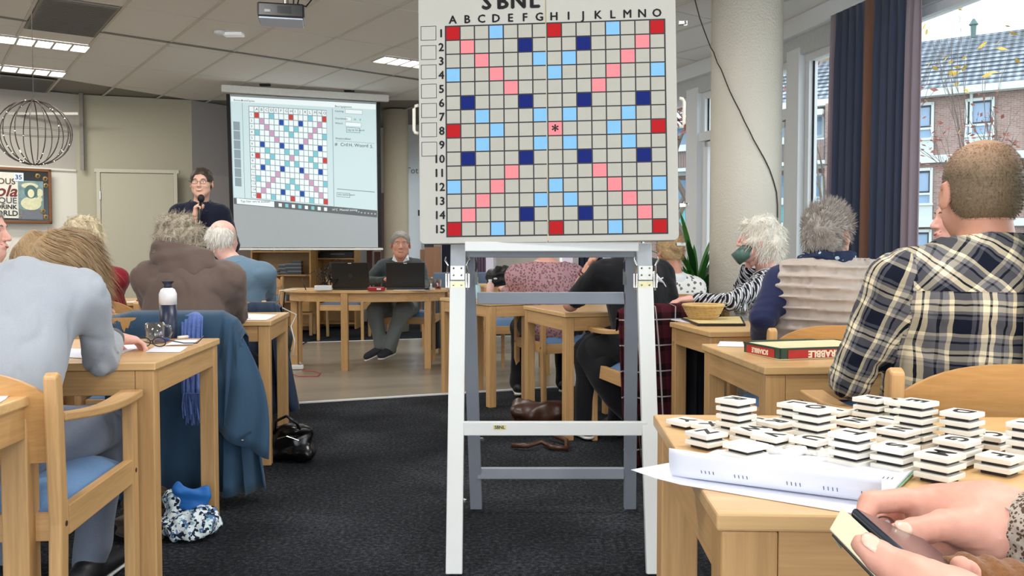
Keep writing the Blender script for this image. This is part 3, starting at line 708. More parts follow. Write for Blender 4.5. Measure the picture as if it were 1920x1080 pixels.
# chairs: local +y is the direction the sitter faces
G = 'beech armchairs with blue seats'
CH1 = make_chair('armchair', 'beech armchair with blue seat under the grey-sweatered person, lower left', (-1.42, 2.40), deg(6), G, d=.58)
CH2 = make_chair('armchair', 'beech armchair hidden under the long blue coat', (-1.64, 4.12), deg(4), G)
CH3 = make_chair('armchair', 'beech armchair under the dark jacket of the balding man in blue', (-1.80, 5.62), deg(4), G)
CH4 = make_chair('armchair', 'beech armchair with bare curved backrest behind the dark red pullover', (-2.52, 5.52), deg(2), G, arms=True)
CH8 = make_chair('armchair', 'beech armchair of the checked-shirt man, its backrest behind the letter tiles', (1.16, 2.235), deg(-1), G, w=.64); CH8.scale = (1, 1, 1.045)
CHV = make_chair('armchair', 'beech armchair with its backrest behind the boxed word game', (1.27, 3.70), deg(2), G)
CHV2 = make_chair('armchair', 'beech armchair hidden behind the checked-shirt man', (1.93, 3.75), deg(2), G)
CH6 = make_chair('armchair', 'beech armchair of the black-shirted person, with a tartan coat over it', (.80, 4.88), deg(14), G)
CH5 = make_chair('armchair', 'beech armchair with blue seat under the pink-flowered blouse', (.38, 6.52), deg(20), G, back=False)
CHW = make_chair('armchair', 'beech armchair under the white-haired woman by the column', (1.50, 5.02), deg(70), G)
CHB = make_chair('armchair', 'beech armchair under the woman with pinned-up hair', (1.06, 6.25), deg(10), G)
CHS = make_chair('armchair', 'beech armchair of the seated referee, with a dark jacket on it', (-1.05, 9.08), deg(178), G)
CHF = make_chair('armchair', 'empty beech armchair facing the hall, behind the curved table', (-2.12, 11.1), deg(180), G, fab=seatgrey)
CHG = make_chair('armchair', 'empty beech armchair just right of the curved table', (-.36, 8.55), deg(180), G, back=False)
CHK = make_chair('armchair', 'blue-grey upholstered chair back behind the tea glass', (-.72, 10.3), deg(175), 'chairs at the far table', fab=seatgrey, upholstered=True)
CHL = make_chair('armchair', 'blue-grey upholstered chair back behind the pink bottle', (-.16, 10.45), deg(182), 'chairs at the far table', fab=seatgrey, upholstered=True)
CHD = make_chair('armchair', 'beech armchair with the black bag on it, beyond the easel', (.02, 8.0), deg(5), G)
CHN = make_chair('armchair', 'beech armchair at the left end of the bookcase', (-3.15, 10.6), deg(170), G, fab=seatgrey)
CHX = make_chair('armchair', 'beech armchair under the person cut off at the left edge', (-2.30, 4.05), deg(4), G)
# ---------------------------------------------------------------- easel and scoring board
easelw = plain('easel_white_paint', '#dcdedb', .45, var=.02, scale=14); easelg = plain('easel_grey_paint', '#8d939d', .5, var=.05, scale=12)
ez = thing('easel', 'white and grey painted wooden folding easel holding the scoring board', 'easel', (.0+at(1035, 500, 3.2).x, 3.28, 0), 0)
exx = ez.location.x
def W_(px, py, Y): return at(px, py, Y)
FY = lambda z: 2.93+.28*(z/1.1)      # front frame leans back
BY = lambda z: 3.70-.42*(z/1.1)
def onfront(px, py, fy):
    Y = 3.1
    for _ in range(12): Y = fy(at(px, py, Y).z)
    return at(px, py, Y)
def ebar(name, a, b, w, th, m, up=(0, 1, 0)):
    q = MB(); q.bar(a, b, w, th, up); return q.build(name, m, ez, bevel=.003, world=True)
def grow(p, q, z):  # point on line p->q at height z
    t = (z-p.z)/(q.z-p.z); return p.lerp(q, t)
l1 = onfront(858, 560, FY); l2 = onfront(852, 1040, FY); r1 = onfront(1210, 560, FY); r2 = onfront(1226, 1040, FY)
L0, L1 = grow(l1, l2, 0), grow(l1, l2, 1.118); R0, R1 = grow(r1, r2, 0), grow(r1, r2, 1.118)
LH, RH = grow(l1, l2, .985), grow(r1, r2, .985)
ebar('leg', L0+Vector((0, 0, .002)), LH-Vector((0, 0, .003)), .056, .03, easelw); ebar('leg', R0+Vector((0, 0, .002)), RH-Vector((0, 0, .003)), .056, .03, easelw)
ebar('upper_post', LH, L1, .054, .03, plain('easel_upper', '#b9bec3', .5)); ebar('upper_post', RH, R1, .054, .03, plain('easel_upper', '#b9bec3', .5))
a = onfront(868, 803, FY); b = onfront(1213, 803, FY); ebar('crossbar', Vector((a.x, a.y, a.z)), Vector((b.x, b.y, a.z)), .048, .024, easelw, (0, 1, 0))
BXM = Matrix.Identity(4)
b1 = onfront(880, 560, BY); b2 = onfront(893, 950, BY); c1 = onfront(1184, 500, BY); c2 = onfront(1181, 955, BY)
ebar('back_leg', grow(b1, b2, .002), grow(b1, b2, 1.09), .05, .028, easelg); ebar('back_leg', grow(c1, c2, .002), grow(c1, c2, 1.09), .05, .028, easelg)
for py in (559, 887):
    a = onfront(895, py, BY); b = onfront(1170, py, BY); m_ = (a.z+b.z)/2; ebar('back_rail', Vector((a.x, a.y, m_)), Vector((b.x, b.y, m_)), .046, .026, easelg)
a = grow(L0, L1, 1.095); b = grow(R0, R1, 1.095); ebar('top_rail', Vector((a.x, a.y+.03, 1.09)), Vector((b.x, b.y+.03, 1.09)), .045, .03, easelg)
# ledge carrying the board
la = at(872, 455, 3.08); lb = at(1196, 455, 3.08); q = MB(); q.box(((la.x+lb.x)/2, 3.11, 1.107), (lb.x-la.x, .10, .034)); q.build('ledge', easelw, ez, bevel=.003, world=True)
metal = plain('zinc_metal', '#b7b9b3', .35, .9, var=.08, scale=60)
brass = plain('brass_metal', '#cfc9a0', .4, .7, var=.08, scale=60)
for P in (LH, RH):
    q = MB(); q.box((P.x, P.y-.019, P.z+.028), (.05, .004, .05)); q.build('hinge_plate', metal, ez, world=True); q = MB(); q.box((P.x, P.y-.019, P.z-.028), (.05, .004, .05)); h = q.build('hinge_plate', brass, ez, world=True)
    s = MB()
    for dz in (.045, .02, -.015, -.045):
        for dx in (-.014, .014): s.sphere((P.x+dx, P.y-.022, P.z+dz), .004, 8, 4)
    s.build('screw', chrome, ez, world=True)
    for s in (-1, 1):
        x = P.x+s*.036; q = MB(); q.tube([(x, P.y-.014, P.z-.035), (x, P.y-.02, P.z+.03), (x-s*.003, P.y-.028, P.z+.055), (x+s*.008, P.y-.03, P.z+.075), (x+s*.004, P.y-.026, P.z+.085)], .0035, 6); q.box((x, P.y-.012, P.z+.0), (.014, .012, .05)); q.build('toggle_latch', chrome, ez, world=True)
for sx, P in ((1, grow(b1, b2, .985)), (-1, grow(c1, c2, .985))):
    q = MB(); q.box((P.x+sx*.028, P.y-.016, P.z+.01), (.012, .01, .06)); q.tube([(P.x+sx*.028, P.y-.022, P.z+.03), (P.x+sx*.032, P.y-.03, P.z+.065), (P.x+sx*.027, P.y-.03, P.z+.08)], .0035, 6); q.build('toggle_latch', plain('dark_latch', '#5c5e5c', .4, .8), ez, world=True)
for px, py, fy in ((901, 823, BY), (868, 938, FY)):
    p = onfront(px, py, fy); MB().tube([p, p+Vector((.012, -.01, 0))], .006, 8).build('bolt', chrome, ez, world=True)
# small gold lettered strip on the crossbar
a = onfront(937, 800, FY); st = MB(); st.box((a.x, a.y-.0135, a.z), (.045, .001, .017)); sto = st.build('label_strip', plain('label_gold', '#d8cf94', .5), ez, world=True)
M = Matrix.Translation(Vector((a.x-exx, a.y-3.28-.0145, a.z))) @ Matrix.Rotation(PI/2, 4, 'X'); text('SBNL', .0155, 'lettering', black, ez, M, .0002, .0004)
# the board: local frame u right, v up, w toward the camera
bm_ = plain('board_grey_face', '#bdbcb4', .7, spec=.2, var=.02, scale=4); bedge = plain('board_edge', '#c9c8bf', .45, var=.02)
CELL = .0512; GW = CELL*15
def fit_board():
    # bottom-left and bottom-right grid corners in the picture
    Yl, Yr = 3.075, 3.02
    bl_ = at(838.5, 443.5, Yl); br_ = at(1251.5, 437, Yr); u = (br_-bl_); w = u.length; u.normalize(); return bl_, u, w
bl_, U, gw = fit_board(); CELL = gw/15
tl = at(838, 50, 3.125); V_ = tl-bl_; V_ = (V_-U*V_.dot(U)); CV = V_.length/15; V_.normalize(); Wn = U.cross(V_).normalized()
BM = Matrix((( U.x, V_.x, Wn.x, bl_.x), (U.y, V_.y, Wn.y, bl_.y), (U.z, V_.z, Wn.z, bl_.z), (0, 0, 0, 1)))
board = thing('scoring_board', 'large grey folding scoring board with coloured squares, lettered A to O, standing on the easel', 'board', (bl_.x+gw/2, bl_.y+.02, bl_.z-.02), 0)
def bpt(cu, cv, w=0): return bl_+U*(cu*CELL)+V_*(cv*CV)+Wn*w
def px2b(px, py):   # picture point to board plane, returned in cell units
    d = ray(px, py); o = Vector((0, 0, CH)); t = (bl_-o).dot(Wn)/d.dot(Wn); p = o+d*t-bl_; return p.dot(U)/CELL, p.dot(V_)/CV
uL = px2b(787, 455)[0]; uR = px2b(1273, 445)[0]; vB = px2b(830, 457)[1]; uM = px2b(1027.5, 440)[0]; VT = 17.45
def bbox(mb, u0, u1, v0, v1, w0, w1): mb.hexa([bpt(u0, v0, w0), bpt(u1, v0, w0), bpt(u1, v0, w1), bpt(u0, v0, w1), bpt(u0, v1, w0), bpt(u1, v1, w0), bpt(u1, v1, w1), bpt(u0, v1, w1)][::1])
for k, (u0, u1) in enumerate(((uL, uM-.01), (uM+.02, uR))):
    q = MB(); r = .35; n = 5
    pts = []
    for cx_, cy_, a0 in ((u1-r*(.12 if k == 0 else 1), vB+r*(.12 if k == 0 else 1), -PI/2), (u1-r*(.12 if k == 0 else 1), VT-r, 0), (u0+r, VT-r, PI/2), (u0+r*(1 if k == 0 else .12), vB+r*(1 if k == 0 else .12), PI)):
        rr = min(abs(u1-cx_), abs(cx_-u0), r)
        for j in range(n+1): a = a0+PI/2*j/n; pts.append((cx_+rr*math.cos(a), cy_+rr*math.sin(a)))
    q.prism(pts, -.045, 0, lambda x, y, z: tuple(bpt(x, y, z))); q.build('board_half', bm_, board, world=True, bevel=.002)
MB().bar(bpt(uM, vB+.1, -.001), bpt(uM, VT-.1, -.001), .0035, .004, Wn).build('hinge_strip', plain('hinge_gold', '#a99a6c', .4, .6), board, world=True)
cols = {'r': '#b3161d', 'p': '#ff8a90', 'l': '#82bbe8', 'd': '#0b1f6d', 'g': '#b5b3a9'}
rows = ['r..l...r...l..r', '.p...d...d...p.', '..p...l.l...p..', 'l..p...l...p..l', '....p.....p....', '.d...d...d...d.', '..l...l.l...l..', 'r..l...p...l..r']
rows = rows+rows[:7][::-1]
ink = plain('board_ink', '#18171a', .55, var=.01)
q = MB(); keys = 'gplrd'; bmats = [ink]+[plain('board_square_'+k, cols[k], .7, spec=.2, var=.03, scale=25) for k in keys]
q.m = 0; q.add([bpt(-.06, -.06, .0005), bpt(15.06, -.06, .0005), bpt(15.06, 15.06, .0005), bpt(-.06, 15.06, .0005)], [(0, 1, 2, 3)])
for r in range(15):
    for c in range(15):
        k = rows[r][c]; k = 'g' if k == '.' else k; q.m = 1+keys.index(k); e = .045
        q.add([bpt(c+e, 14-r+e, .001), bpt(c+1-e, 14-r+e, .001), bpt(c+1-e, 15-r-e, .001), bpt(c+e, 15-r-e, .001)], [(0, 1, 2, 3)])
q.build('playing_grid', bmats, board, world=True)
q = MB()
for k in range(7):
    v1 = px2b(804, 49+k*36.2)[1]; v0 = v1-1.03*1.0; u0 = px2b(790, 200)[0]; u1 = px2b(819, 200)[0]; w_ = .035
    for A_, B_, C_, D_ in ((u0, u1, v1-w_, v1), (u0, u1, v0, v0+w_), (u0, u0+w_, v0, v1), (u1-w_, u1, v0, v1)): q.add([bpt(A_, C_, .001), bpt(B_, C_, .001), bpt(B_, D_, .001), bpt(A_, D_, .001)], [(0, 1, 2, 3)])
q.build('rack_boxes', ink, board, world=True)
bloc = Matrix.Translation(-Vector(board.location))
def btext(s, u, v, size, mb, bold=.0013, sp=1.0, al='CENTER'):
    mb = MB(); [text_geo(s, size, bloc @ BM @ Matrix.Translation((u*CELL+dx*bold, v*CV+dy*bold, .0012)), mb, 0, al, sp) for dx, dy in ((-1, 0), (1, 0), (0, .8), (0, -.8))]; mb.build('lettering', ink, board)
for k, ch_ in enumerate('ABCDEFGHIJKLMNO'): btext(ch_, k+.5+(.0), 15.45, .040, 0)
for k in range(15): btext(str(k+1), -.12, 14.5-k, .040, 0, al='RIGHT')
btext('*', 7.5, 7.32, .055, 0, .0015)
for k, ch_ in enumerate('SBNL'): btext(ch_, 2.86+k*1.1, 16.62, .074, 0, .0034)
hw = plain('handle_cream', '#e2ddd0', .4, var=.02)
for px, sgn, py0, py1 in ((783, -1, 195, 248), (1275, 1, 182, 236)):
    a = px2b(px, py0); b = px2b(px, py1); o_ = .28*sgn
    pts = [bpt(a[0], a[1], -.02), bpt(a[0]+o_*.8, a[1]-.05, -.02), bpt(a[0]+o_*1.15, a[1]-.25, -.02), bpt(b[0]+o_*1.15, b[1]+.25, -.02), bpt(b[0]+o_*.8, b[1]+.05, -.02), bpt(b[0], b[1], -.02)]
    MB().tube(pts, .006, 10).build('handle', hw, board, smooth=True, world=True)
for px, py in ((1275, 40), (1277, 384)):
    a = px2b(px, py); q = MB(); q.hexa([bpt(a[0]+x, a[1]+y, z) for z in (-.03, -.012) for x, y in ((-.05, -.12), (.32, -.1), (.32, .1), (-.05, .12))]); q.tube([bpt(a[0]+.3, a[1]-.15, -.02), bpt(a[0]+.5, a[1]-.13, -.02), bpt(a[0]+.5, a[1]+.13, -.02), bpt(a[0]+.3, a[1]+.15, -.02)], .003, 6); q.build('case_latch', chrome, board, world=True)
for px, py in ((786, 398),): a = px2b(px, py); MB().box(bpt(a[0]-.02, a[1], -.02), (.012, .02, .02)).build('case_latch', soft_black, board, world=True)
a = px2b(800, 458); MB().box(bpt(a[0]+.1, a[1]-.06, -.02), (.03, .03, .012)).build('rubber_foot', soft_black, board, world=True)
# ---------------------------------------------------------------- projection screen
sL, sR = 10.15, 10.85
s_tl = at(424, 176, sL); s_bl = at(433, 464, sL); s_tr = at(713, 192, sR); s_br = at(716, 464, sR)
scr = thing('projection_screen', 'pull-down projection screen showing the same letter grid, left of the easel', 'projection screen', ((s_bl.x+s_br.x)/2, (sL+sR)/2, s_bl.z), 0)
def sp(u, v, w=0):
    a = s_bl.lerp(s_br, u); b = s_tl.lerp(s_tr, u); p = a.lerp(b, v); return p+Vector((-.45, -.89, 0))*w
def sq(mb, u0, u1, v0, v1, w): mb.add([sp(u0, v0, w), sp(u1, v0, w), sp(u1, v1, w), sp(u0, v1, w)], [(0, 1, 2, 3)])
q = MB(); q.grid([[sp(i/16, 1-j/16, 0) for j in range(17)] for i in range(17)])
scrb = plain('screen_border', '#0c0d10', .7); scrf = plain('screen_cloth', '#b9c1c6', .8, var=.01)
q.build('screen_border', scrb, scr, world=True)
q = MB(); q.grid([[sp(.025+.95*i/16, 1-j/16, .006) for j in range(17)] for i in range(17)][::1]); q.build('screen_cloth', scrf, scr, world=True)
q = MB(); q.bar(at(415, 166, sL-.03), at(728, 185, sR+.03), .07, .08); q.build('roller_case', plain('roller_white', '#e4e4df', .5), scr, bevel=.008, world=True)
q = MB(); q.bar(at(431, 467, sL), at(718, 467, sR), .025, .025); q.build('bottom_bar', plain('roller_white', '#e4e4df', .5), scr, bevel=.004, world=True)
for px, py, Y in ((497, 161, 10.3), (655, 171, 10.7)):
    a = at(px, py, Y); MB().box((a.x, a.y, (a.z+Z3-.01)/2+.0), (.12, .04, max(.02, Z3-.008-a.z))).build('ceiling_bracket', soft_black, scr, world=True)
def em(n, c, e):
    t = NT(n); k = lin(c); t.put(t.b.inputs['Emission Color'], k); t.b.inputs['Emission Strength'].default_value = e*.9; return t.fin(tuple(x*.28 for x in k[:3])+(1,), .9, 0, .1)
pimg = [em('proj_white', '#dff6f8', .62), em('proj_cell', '#f4ffff', .72), em('proj_red', '#e05a54', .55), em('proj_blue', '#3f63c8', .5), em('proj_cyan', '#8fdce8', .6), em('proj_pink', '#e2b0cf', .6), em('proj_grey', '#a9bcc4', .5), em('proj_dark', '#4a5560', .3), em('proj_bar', '#8a8f92', .35), em('proj_text', '#394048', .2)]
# image plane: picture corners of the projected image
i_tl, i_tr, i_br, i_bl = (.03, .985), (.972, .985), (.972, .252), (.03, .325)
def ip(x, y):  # x right 0..1, y down 0..1 -> screen uv
    u = (i_tl[0]*(1-x)+i_tr[0]*x)*(1-y)+(i_bl[0]*(1-x)+i_br[0]*x)*y
    v = (i_tl[1]*(1-x)+i_tr[1]*x)*(1-y)+(i_bl[1]*(1-x)+i_br[1]*x)*y; return u, v
def iq(mb, x0, x1, y0, y1, w, m):
    mb.m = m; nx, ny = max(1, int((x1-x0)*16)), max(1, int((y1-y0)*16))
    mb.grid([[sp(*ip(x0+(x1-x0)*i/nx, y1+(y0-y1)*j/ny), w) for j in range(ny, -1, -1)] for i in range(nx+1)])
q = MB(); iq(q, 0, 1, 0, 1, .008, 0)
iq(q, 0, 1, 0, .05, .009, 1); iq(q, 0, .06, .05, 1, .009, 0); iq(q, .073, .076, .055, 1, .010, 6); iq(q, .685, .689, .06, 1, .010, 6)
for k in range(7): iq(q, .012, .055, .245+k*.092, .245+k*.092+.085, .0095, 6)
gx0, gx1, gy0, gy1 = .118, .645, .085, .985
nc = 16; cw = (gx1-gx0)/nc; chh = (gy1-gy0)/16
iq(q, gx0-.003, gx1, gy0-.003, gy1, .009, 6)
for r in range(16):
    for c in range(16):
        m = 1
        if r and c: m = {'.': 1, 'r': 2, 'd': 3, 'l': 4, 'p': 5}[rows[r-1][c-1]]
        iq(q, gx0+c*cw+.0022, gx0+(c+1)*cw-.0022, gy0+r*chh+.0035, gy0+(r+1)*chh-.0035, .010, m)
for x0, x1, y0, y1 in ((.78, .90, .065, .10), (.78, .82, .135, .17), (.78, .89, .185, .22)): iq(q, x0-.002, x1+.002, y0-.003, y1+.003, .0095, 6); iq(q, x0, x1, y0, y1, .010, 1)
for x0, x1, y0, y1 in ((.785, .88, .235, .275), (.71, .80, .86, .895)): iq(q, x0-.002, x1+.002, y0-.003, y1+.003, .0095, 7); iq(q, x0, x1, y0, y1, .010, 0)
iq(q, .71, .985, .365, .368, .010, 6); iq(q, .71, .985, .82, .828, .010, 6); iq(q, .0, 1, .995, 1.06, .009, 8); iq(q, .02, .27, 1.0, 1.055, .010, 1)
for k in range(8): iq(q, .30+k*.045, .322+k*.045, 1.012, 1.045, .010, (1, 4, 1, 4, 1, 4, 1, 1)[k])
def itext(s, x, y, size, mb, m=9, bold=.001):
    u, v = ip(x, y); p = sp(u, v, .0115)-Vector(scr.location); ux_ = (sp(u+.01, v)-sp(u, v)).normalized(); vy = (sp(u, v+.01)-sp(u, v)).normalized(); wz = ux_.cross(vy)
    M = Matrix(((ux_.x, vy.x, wz.x, p.x), (ux_.y, vy.y, wz.y, p.y), (ux_.z, vy.z, wz.z, p.z), (0, 0, 0, 1))); text(s, size, 'lettering', pimg[m], scr, M, 0, 0, 'LEFT')
q.build('projected_image', pimg, scr, world=True)
q = MB()
for k, ch_ in enumerate('ABCDEFGHIJKLMNO'): itext(ch_, gx0+(k+1)*cw+.010, gy0+chh*.5, .045, q)
for k in range(15): itext(str(k+1), gx0+.009, gy0+chh*(k+1.5), .038, q)
itext('#', .70, .40, .056, q); itext('Crd', .74, .40, .056, q); itext('H. Woord', .80, .40, .056, q); itext('5.', .955, .40, .056, q)
itext('Beurtgegevens', .705, .04, .035, q); itext('Inzetting', .705, .085, .03, q); itext('Coordinaten', .705, .155, .03, q); itext('Woord', .705, .20, .03, q); itext('Leg op het bord', .79, .255, .032, q)
itext('Wedstrijdblad', .705, .345, .032, q); itext('Wis laatste beurt', .715, .878, .03, q); itext('H', .84, .155, .035, q); itext('V', .88, .155, .035, q)
itext('Bestand', .02, .035, .03, q); itext('Beeld', .07, .035, .03, q); itext('Opties', .11, .035, .03, q); itext('Typ hier om te zoeken', .045, 1.028, .036, q)
itext('14°C  Meestal zonnig', .67, 1.028, .036, q, 1); itext('^', .86, 1.03, .04, q, 1)
for k in range(5): itext('o', .88+k*.025, 1.028, .036, q, 1)
# ---------------------------------------------------------------- projector
pj = thing('projector', 'black ceiling projector on a bracket, above the projection screen', 'projector', (at(528, 30, 6.3).x, 6.3, at(528, 30, 6.3).z), deg(12))
MB().box((0, 0, .01), (.315, .25, .10)).build('body', black, pj, bevel=.012)
MB().box((0, -.0, -.045), (.30, .24, .012)).build('underside', plain('projector_grey', '#b9c4d6', .4), pj, bevel=.006)
MB().box((-.09, -.127, .0), (.04, .003, .018)).build('badge', plain('badge_grey', '#777a7c', .4), pj)
MB().lathe([(.03, -.002), (.035, .0), (.035, .012), (.026, .013)], 20, (.09, .135, .01), Matrix.Rotation(PI/2, 3, 'X').inverted()).build('lens', plain('lens', '#20242c', .1), pj)
sl_ = MB()
for k in range(12): sl_.box((-.02+k*.008, -.1265, .012), (.003, .002, .05))
tag(sl_.build('vent_slats', soft_black, pj), kind='stuff')
ztop = Z3-.012-pj.location.z
MB().tube([(0.03, 0, .05), (0.03, 0, ztop)], .02, 12).build('mount_pole', chrome, pj); MB().lathe([(.05, .06), (.06, .065), (.06, .075), (.02, .08)], 16, (.03, 0, 0)).build('mount_plate', chrome, pj)
MB().tube([(.1, .02, .05), (.12, .0, .13), (.19, -.02, .18), (.21, -.03, .12), (.17, -.06, .06), (.12, -.1, .06)], .006, 8).build('cable', soft_black, pj, smooth=True)
MB().tube([(.08, .02, .05), (.09, .0, ztop)], .005, 8).build('cable', soft_black, pj)
# small ceiling fittings
e = onz(438, 60, Z3); tag(MB().box((e.x, e.y, Z3-.024), (.17, .10, .025)).build('emergency_light', plain('emergency_white', '#f2f6f8', .4, emit=.15), loc=(e.x, e.y, Z3-.03), world=True, bevel=.006), 'small white emergency light on the ceiling left of the projector', 'light')
e = onz(411, 57, Z3); tag(MB().lathe([(.05, -.008), (.045, -.03), (.02, -.04), (.0, -.04)][::-1], 20, (e.x, e.y, Z3)).build('smoke_detector', whitep, loc=(e.x, e.y, Z3-.02), world=True, smooth=True), 'small round smoke detector beside the emergency light', 'smoke detector')
# wire ball ornament
wb = thing('wire_ball_ornament', 'hanging wire ball ornament with small lights on a thin cord', 'ornament', tuple(at(64, 249, 5.2)), 0)
wirem = plain('dark_wire', '#4d4640', .5, .4); R_ = 64/F*5.2
for k in range(8):
    a = PI*k/8; MB().tube([(R_*math.cos(a)*math.sin(b), R_*math.sin(a)*math.sin(b), R_*.93*math.cos(b)) for b in [2*PI*j/36 for j in range(37)]], .0032, 5).build('wire_hoop', wirem, wb)
for z in (.0, .035): MB().tube([(R_*math.cos(b), R_*math.sin(b), z*R_) for b in [2*PI*j/36 for j in range(37)]], .0012, 4).build('wire_ring', wirem, wb)
MB().tube([(0, 0, R_*.93), (0, 0, Z3-.01-wb.location.z)], .0018, 5).build('cord', wirem, wb); MB().sphere((0, 0, R_*.95), .012, 8, 5).build('knot', wirem, wb)
lt = MB()
for k in range(46): 
    a = random.choice(range(16))*PI/8; b = random.uniform(2.2, 3.1) if k < 30 else random.uniform(.1, 2.2); lt.sphere((R_*math.cos(a)*math.sin(b), R_*math.sin(a)*math.sin(b), R_*.93*math.cos(b)), .004, 6, 4)
tag(lt.build('small_lights', plain('tiny_lamp', '#fffbe8', .3, emit=.8), wb), kind='stuff')
# the wire hanging from the ceiling along the column
pts = []
for px, py in ((1296, -40), (1303, 0), (1312, 34), (1322, 62), (1332, 88), (1338, 98), (1345, 118), (1352, 130), (1367, 168), (1375, 185), (1387, 208), (1396, 228), (1405, 245), (1413, 262), (1425, 283), (1434, 299), (1443, 318), (1450, 338), (1456, 360), (1458, 385), (1458, 420)):
    x = (px-960)/F; A2 = 1+x*x; Bq = -2*(CC.x*x+CC.y); Cq = CC.x**2+CC.y**2-(CR+.012)**2; disc = Bq*Bq-4*A2*Cq
    Y = (-Bq-math.sqrt(disc))/(2*A2) if disc > 0 else 6.26
    pts.append(at(px, py, Y))
pts[0].z = min(pts[0].z, Z3-.01)
tag(MB().tube(pts, .0042, 6).build('hanging_wire', plain('wire_brown', '#3b322c', .6), loc=tuple(pts[0]), world=True, smooth=True), 'thin dark wire running from the ceiling across the round column', 'wire')
# ---------------------------------------------------------------- curtains
def curtain(name, label, cat, segs, zt, zb, off, amp=.035, seed=1):
    t = thing(name, label, cat, tuple(along((segs[0][0]+segs[-1][1])/2, off)), 0)
    r = random.Random(seed)
    for (Ya, Yb, m, nf) in segs:
        P = []; n = nf*10
        ph = [r.uniform(-.6, .6) for _ in range(nf+2)]
        for i in range(n+1):
            u = i/n; Y = Ya+(Yb-Ya)*u; row = []
            for j in range(9):
                v = j/8; a = amp*(.35+.65*v**.6)*(1 if j else .5); wob = .25*math.sin(ph[int(u*nf)]*9*v+v*2)
                p = along(Y, off+a*math.sin(2*PI*u*nf+wob+ph[int(u*nf)]*.4)+.3*a*math.sin(2*PI*u*nf*2.3+1.3)); p.z = zt+(zb-zt)*v; row.append(p)
            P.append(row)
        MB().grid(P).build('curtain_panel', m, t, smooth=True, world=True, solid=.004)
    q = MB(); a = along(segs[0][0]-.1, off); b = along(segs[-1][1]+.1, off); a.z = b.z = zt+.01; q.bar(a, b, .02, .02); q.build('curtain_rail', framep, t, world=True)
    return t
cn = fabric('curtain_navy', '#454d62', .1, 300, .1, big=2); cb = fabric('curtain_rust', '#85604f', .1, 300, .1, big=2); cl = fabric('curtain_lilac', '#9c8f98', .08, 300, .1, big=2)
curtain('curtain', 'long dark navy curtain with one rust-brown stripe, between the two big windows', 'curtain', [(5.80, 5.93, cl, 2), (5.93, 6.27, cn, 4), (6.27, 6.38, cb, 1), (6.38, 6.72, cn, 4), (6.72, 6.78, cl, 1)], 2.87, .03, -.25, .034, 4)
p1 = at(888, 480, 12.6); p2 = at(914, 480, 12.6)
def flatcurtain(name, label, pxa, pxb, Y, m, zt=2.5, nf=4):
    a = at(pxa, 480, Y); b = at(pxb, 480, Y); P = []
    for i in range(nf*8+1):
        u = i/(nf*8); P.append([(a.x+(b.x-a.x)*u, Y+.03*math.sin(2*PI*u*nf)*(.5+.5*v), zt+(.02-zt)*v) for v in (0, .3, .6, 1)])
    return tag(MB().grid(P).build(name, m, loc=((a.x+b.x)/2, Y, 0), smooth=True, world=True, solid=.004), label, 'curtain')
flatcurtain('curtain', 'dull mauve curtain beside the small far window, seen through the easel', 882, 911, 12.9, fabric('curtain_mauve', '#8d7388', .1, 200, .1), 2.5, 5)
flatcurtain('curtain', 'dark blue curtain at the far end, left of the easel leg', 829, 849, 12.3, fabric('curtain_dark_blue', '#2b2f45', .1, 200, .1), 2.5, 4)
flatcurtain('curtain', 'dark blue curtain at the far end, hidden behind the easel', 1085, 1130, 11.2, fabric('curtain_dark_blue', '#2b2f45', .1, 200, .1), 2.5, 5)
# ---------------------------------------------------------------- people
def skinmat(name, c, c2):
    if name in _mc: return _mc[name]
    t = NT(name); v = t.coord(); n = t.noise(v, 18, 4, .6); n2 = t.noise(v, 180, 2); t.bump(n2, .12, .002)
    m = t.fin(t.mix(n, lin(c), lin(c2)), .5, 0, .35); t.b.inputs['Subsurface Weight'].default_value = .08; t.b.inputs['Subsurface Radius'].default_value = (.01, .004, .002); _mc[name] = m; return m
SK1 = skinmat('skin_fair', '#cf9c86', '#e6bda6'); SK2 = skinmat('skin_ruddy', '#c3856e', '#deab93'); SK3 = skinmat('skin_pink', '#d99a8c', '#efc4b4')
def hairmat(name, c, c2, rough=.55):
    if name in _mc: return _mc[name]
    t = NT(name); v = t.coord(); n = t.noise(v, 90, 3, .7); _mc[name] = t.fin(t.mix(n, lin(c), lin(c2)), rough, 0, .4); return _mc[name]
eyew = plain('eye_white', '#e8e4df', .2, var=0); iris = plain('eye_iris', '#2c2a2a', .15, var=0); lipm = plain('lips', '#b0635a', .45, var=.03); teeth = plain('teeth', '#eee7da', .3, var=0)
glm = plain('glasses_frame', '#23212a', .3, var=0)
def npv(v): return np.array(v, float)
def headM(c, yaw=0, pitch=0, roll=0):
    R = Euler((pitch, roll, yaw), 'ZYX') ; R = (Matrix.Rotation(yaw, 3, 'Z') @ Matrix.Rotation(pitch, 3, 'X') @ Matrix.Rotation(roll, 3, 'Y'))
    M = np.eye(4); M[:3, :3] = np.array(R); M[:3, 3] = npv(c); return M
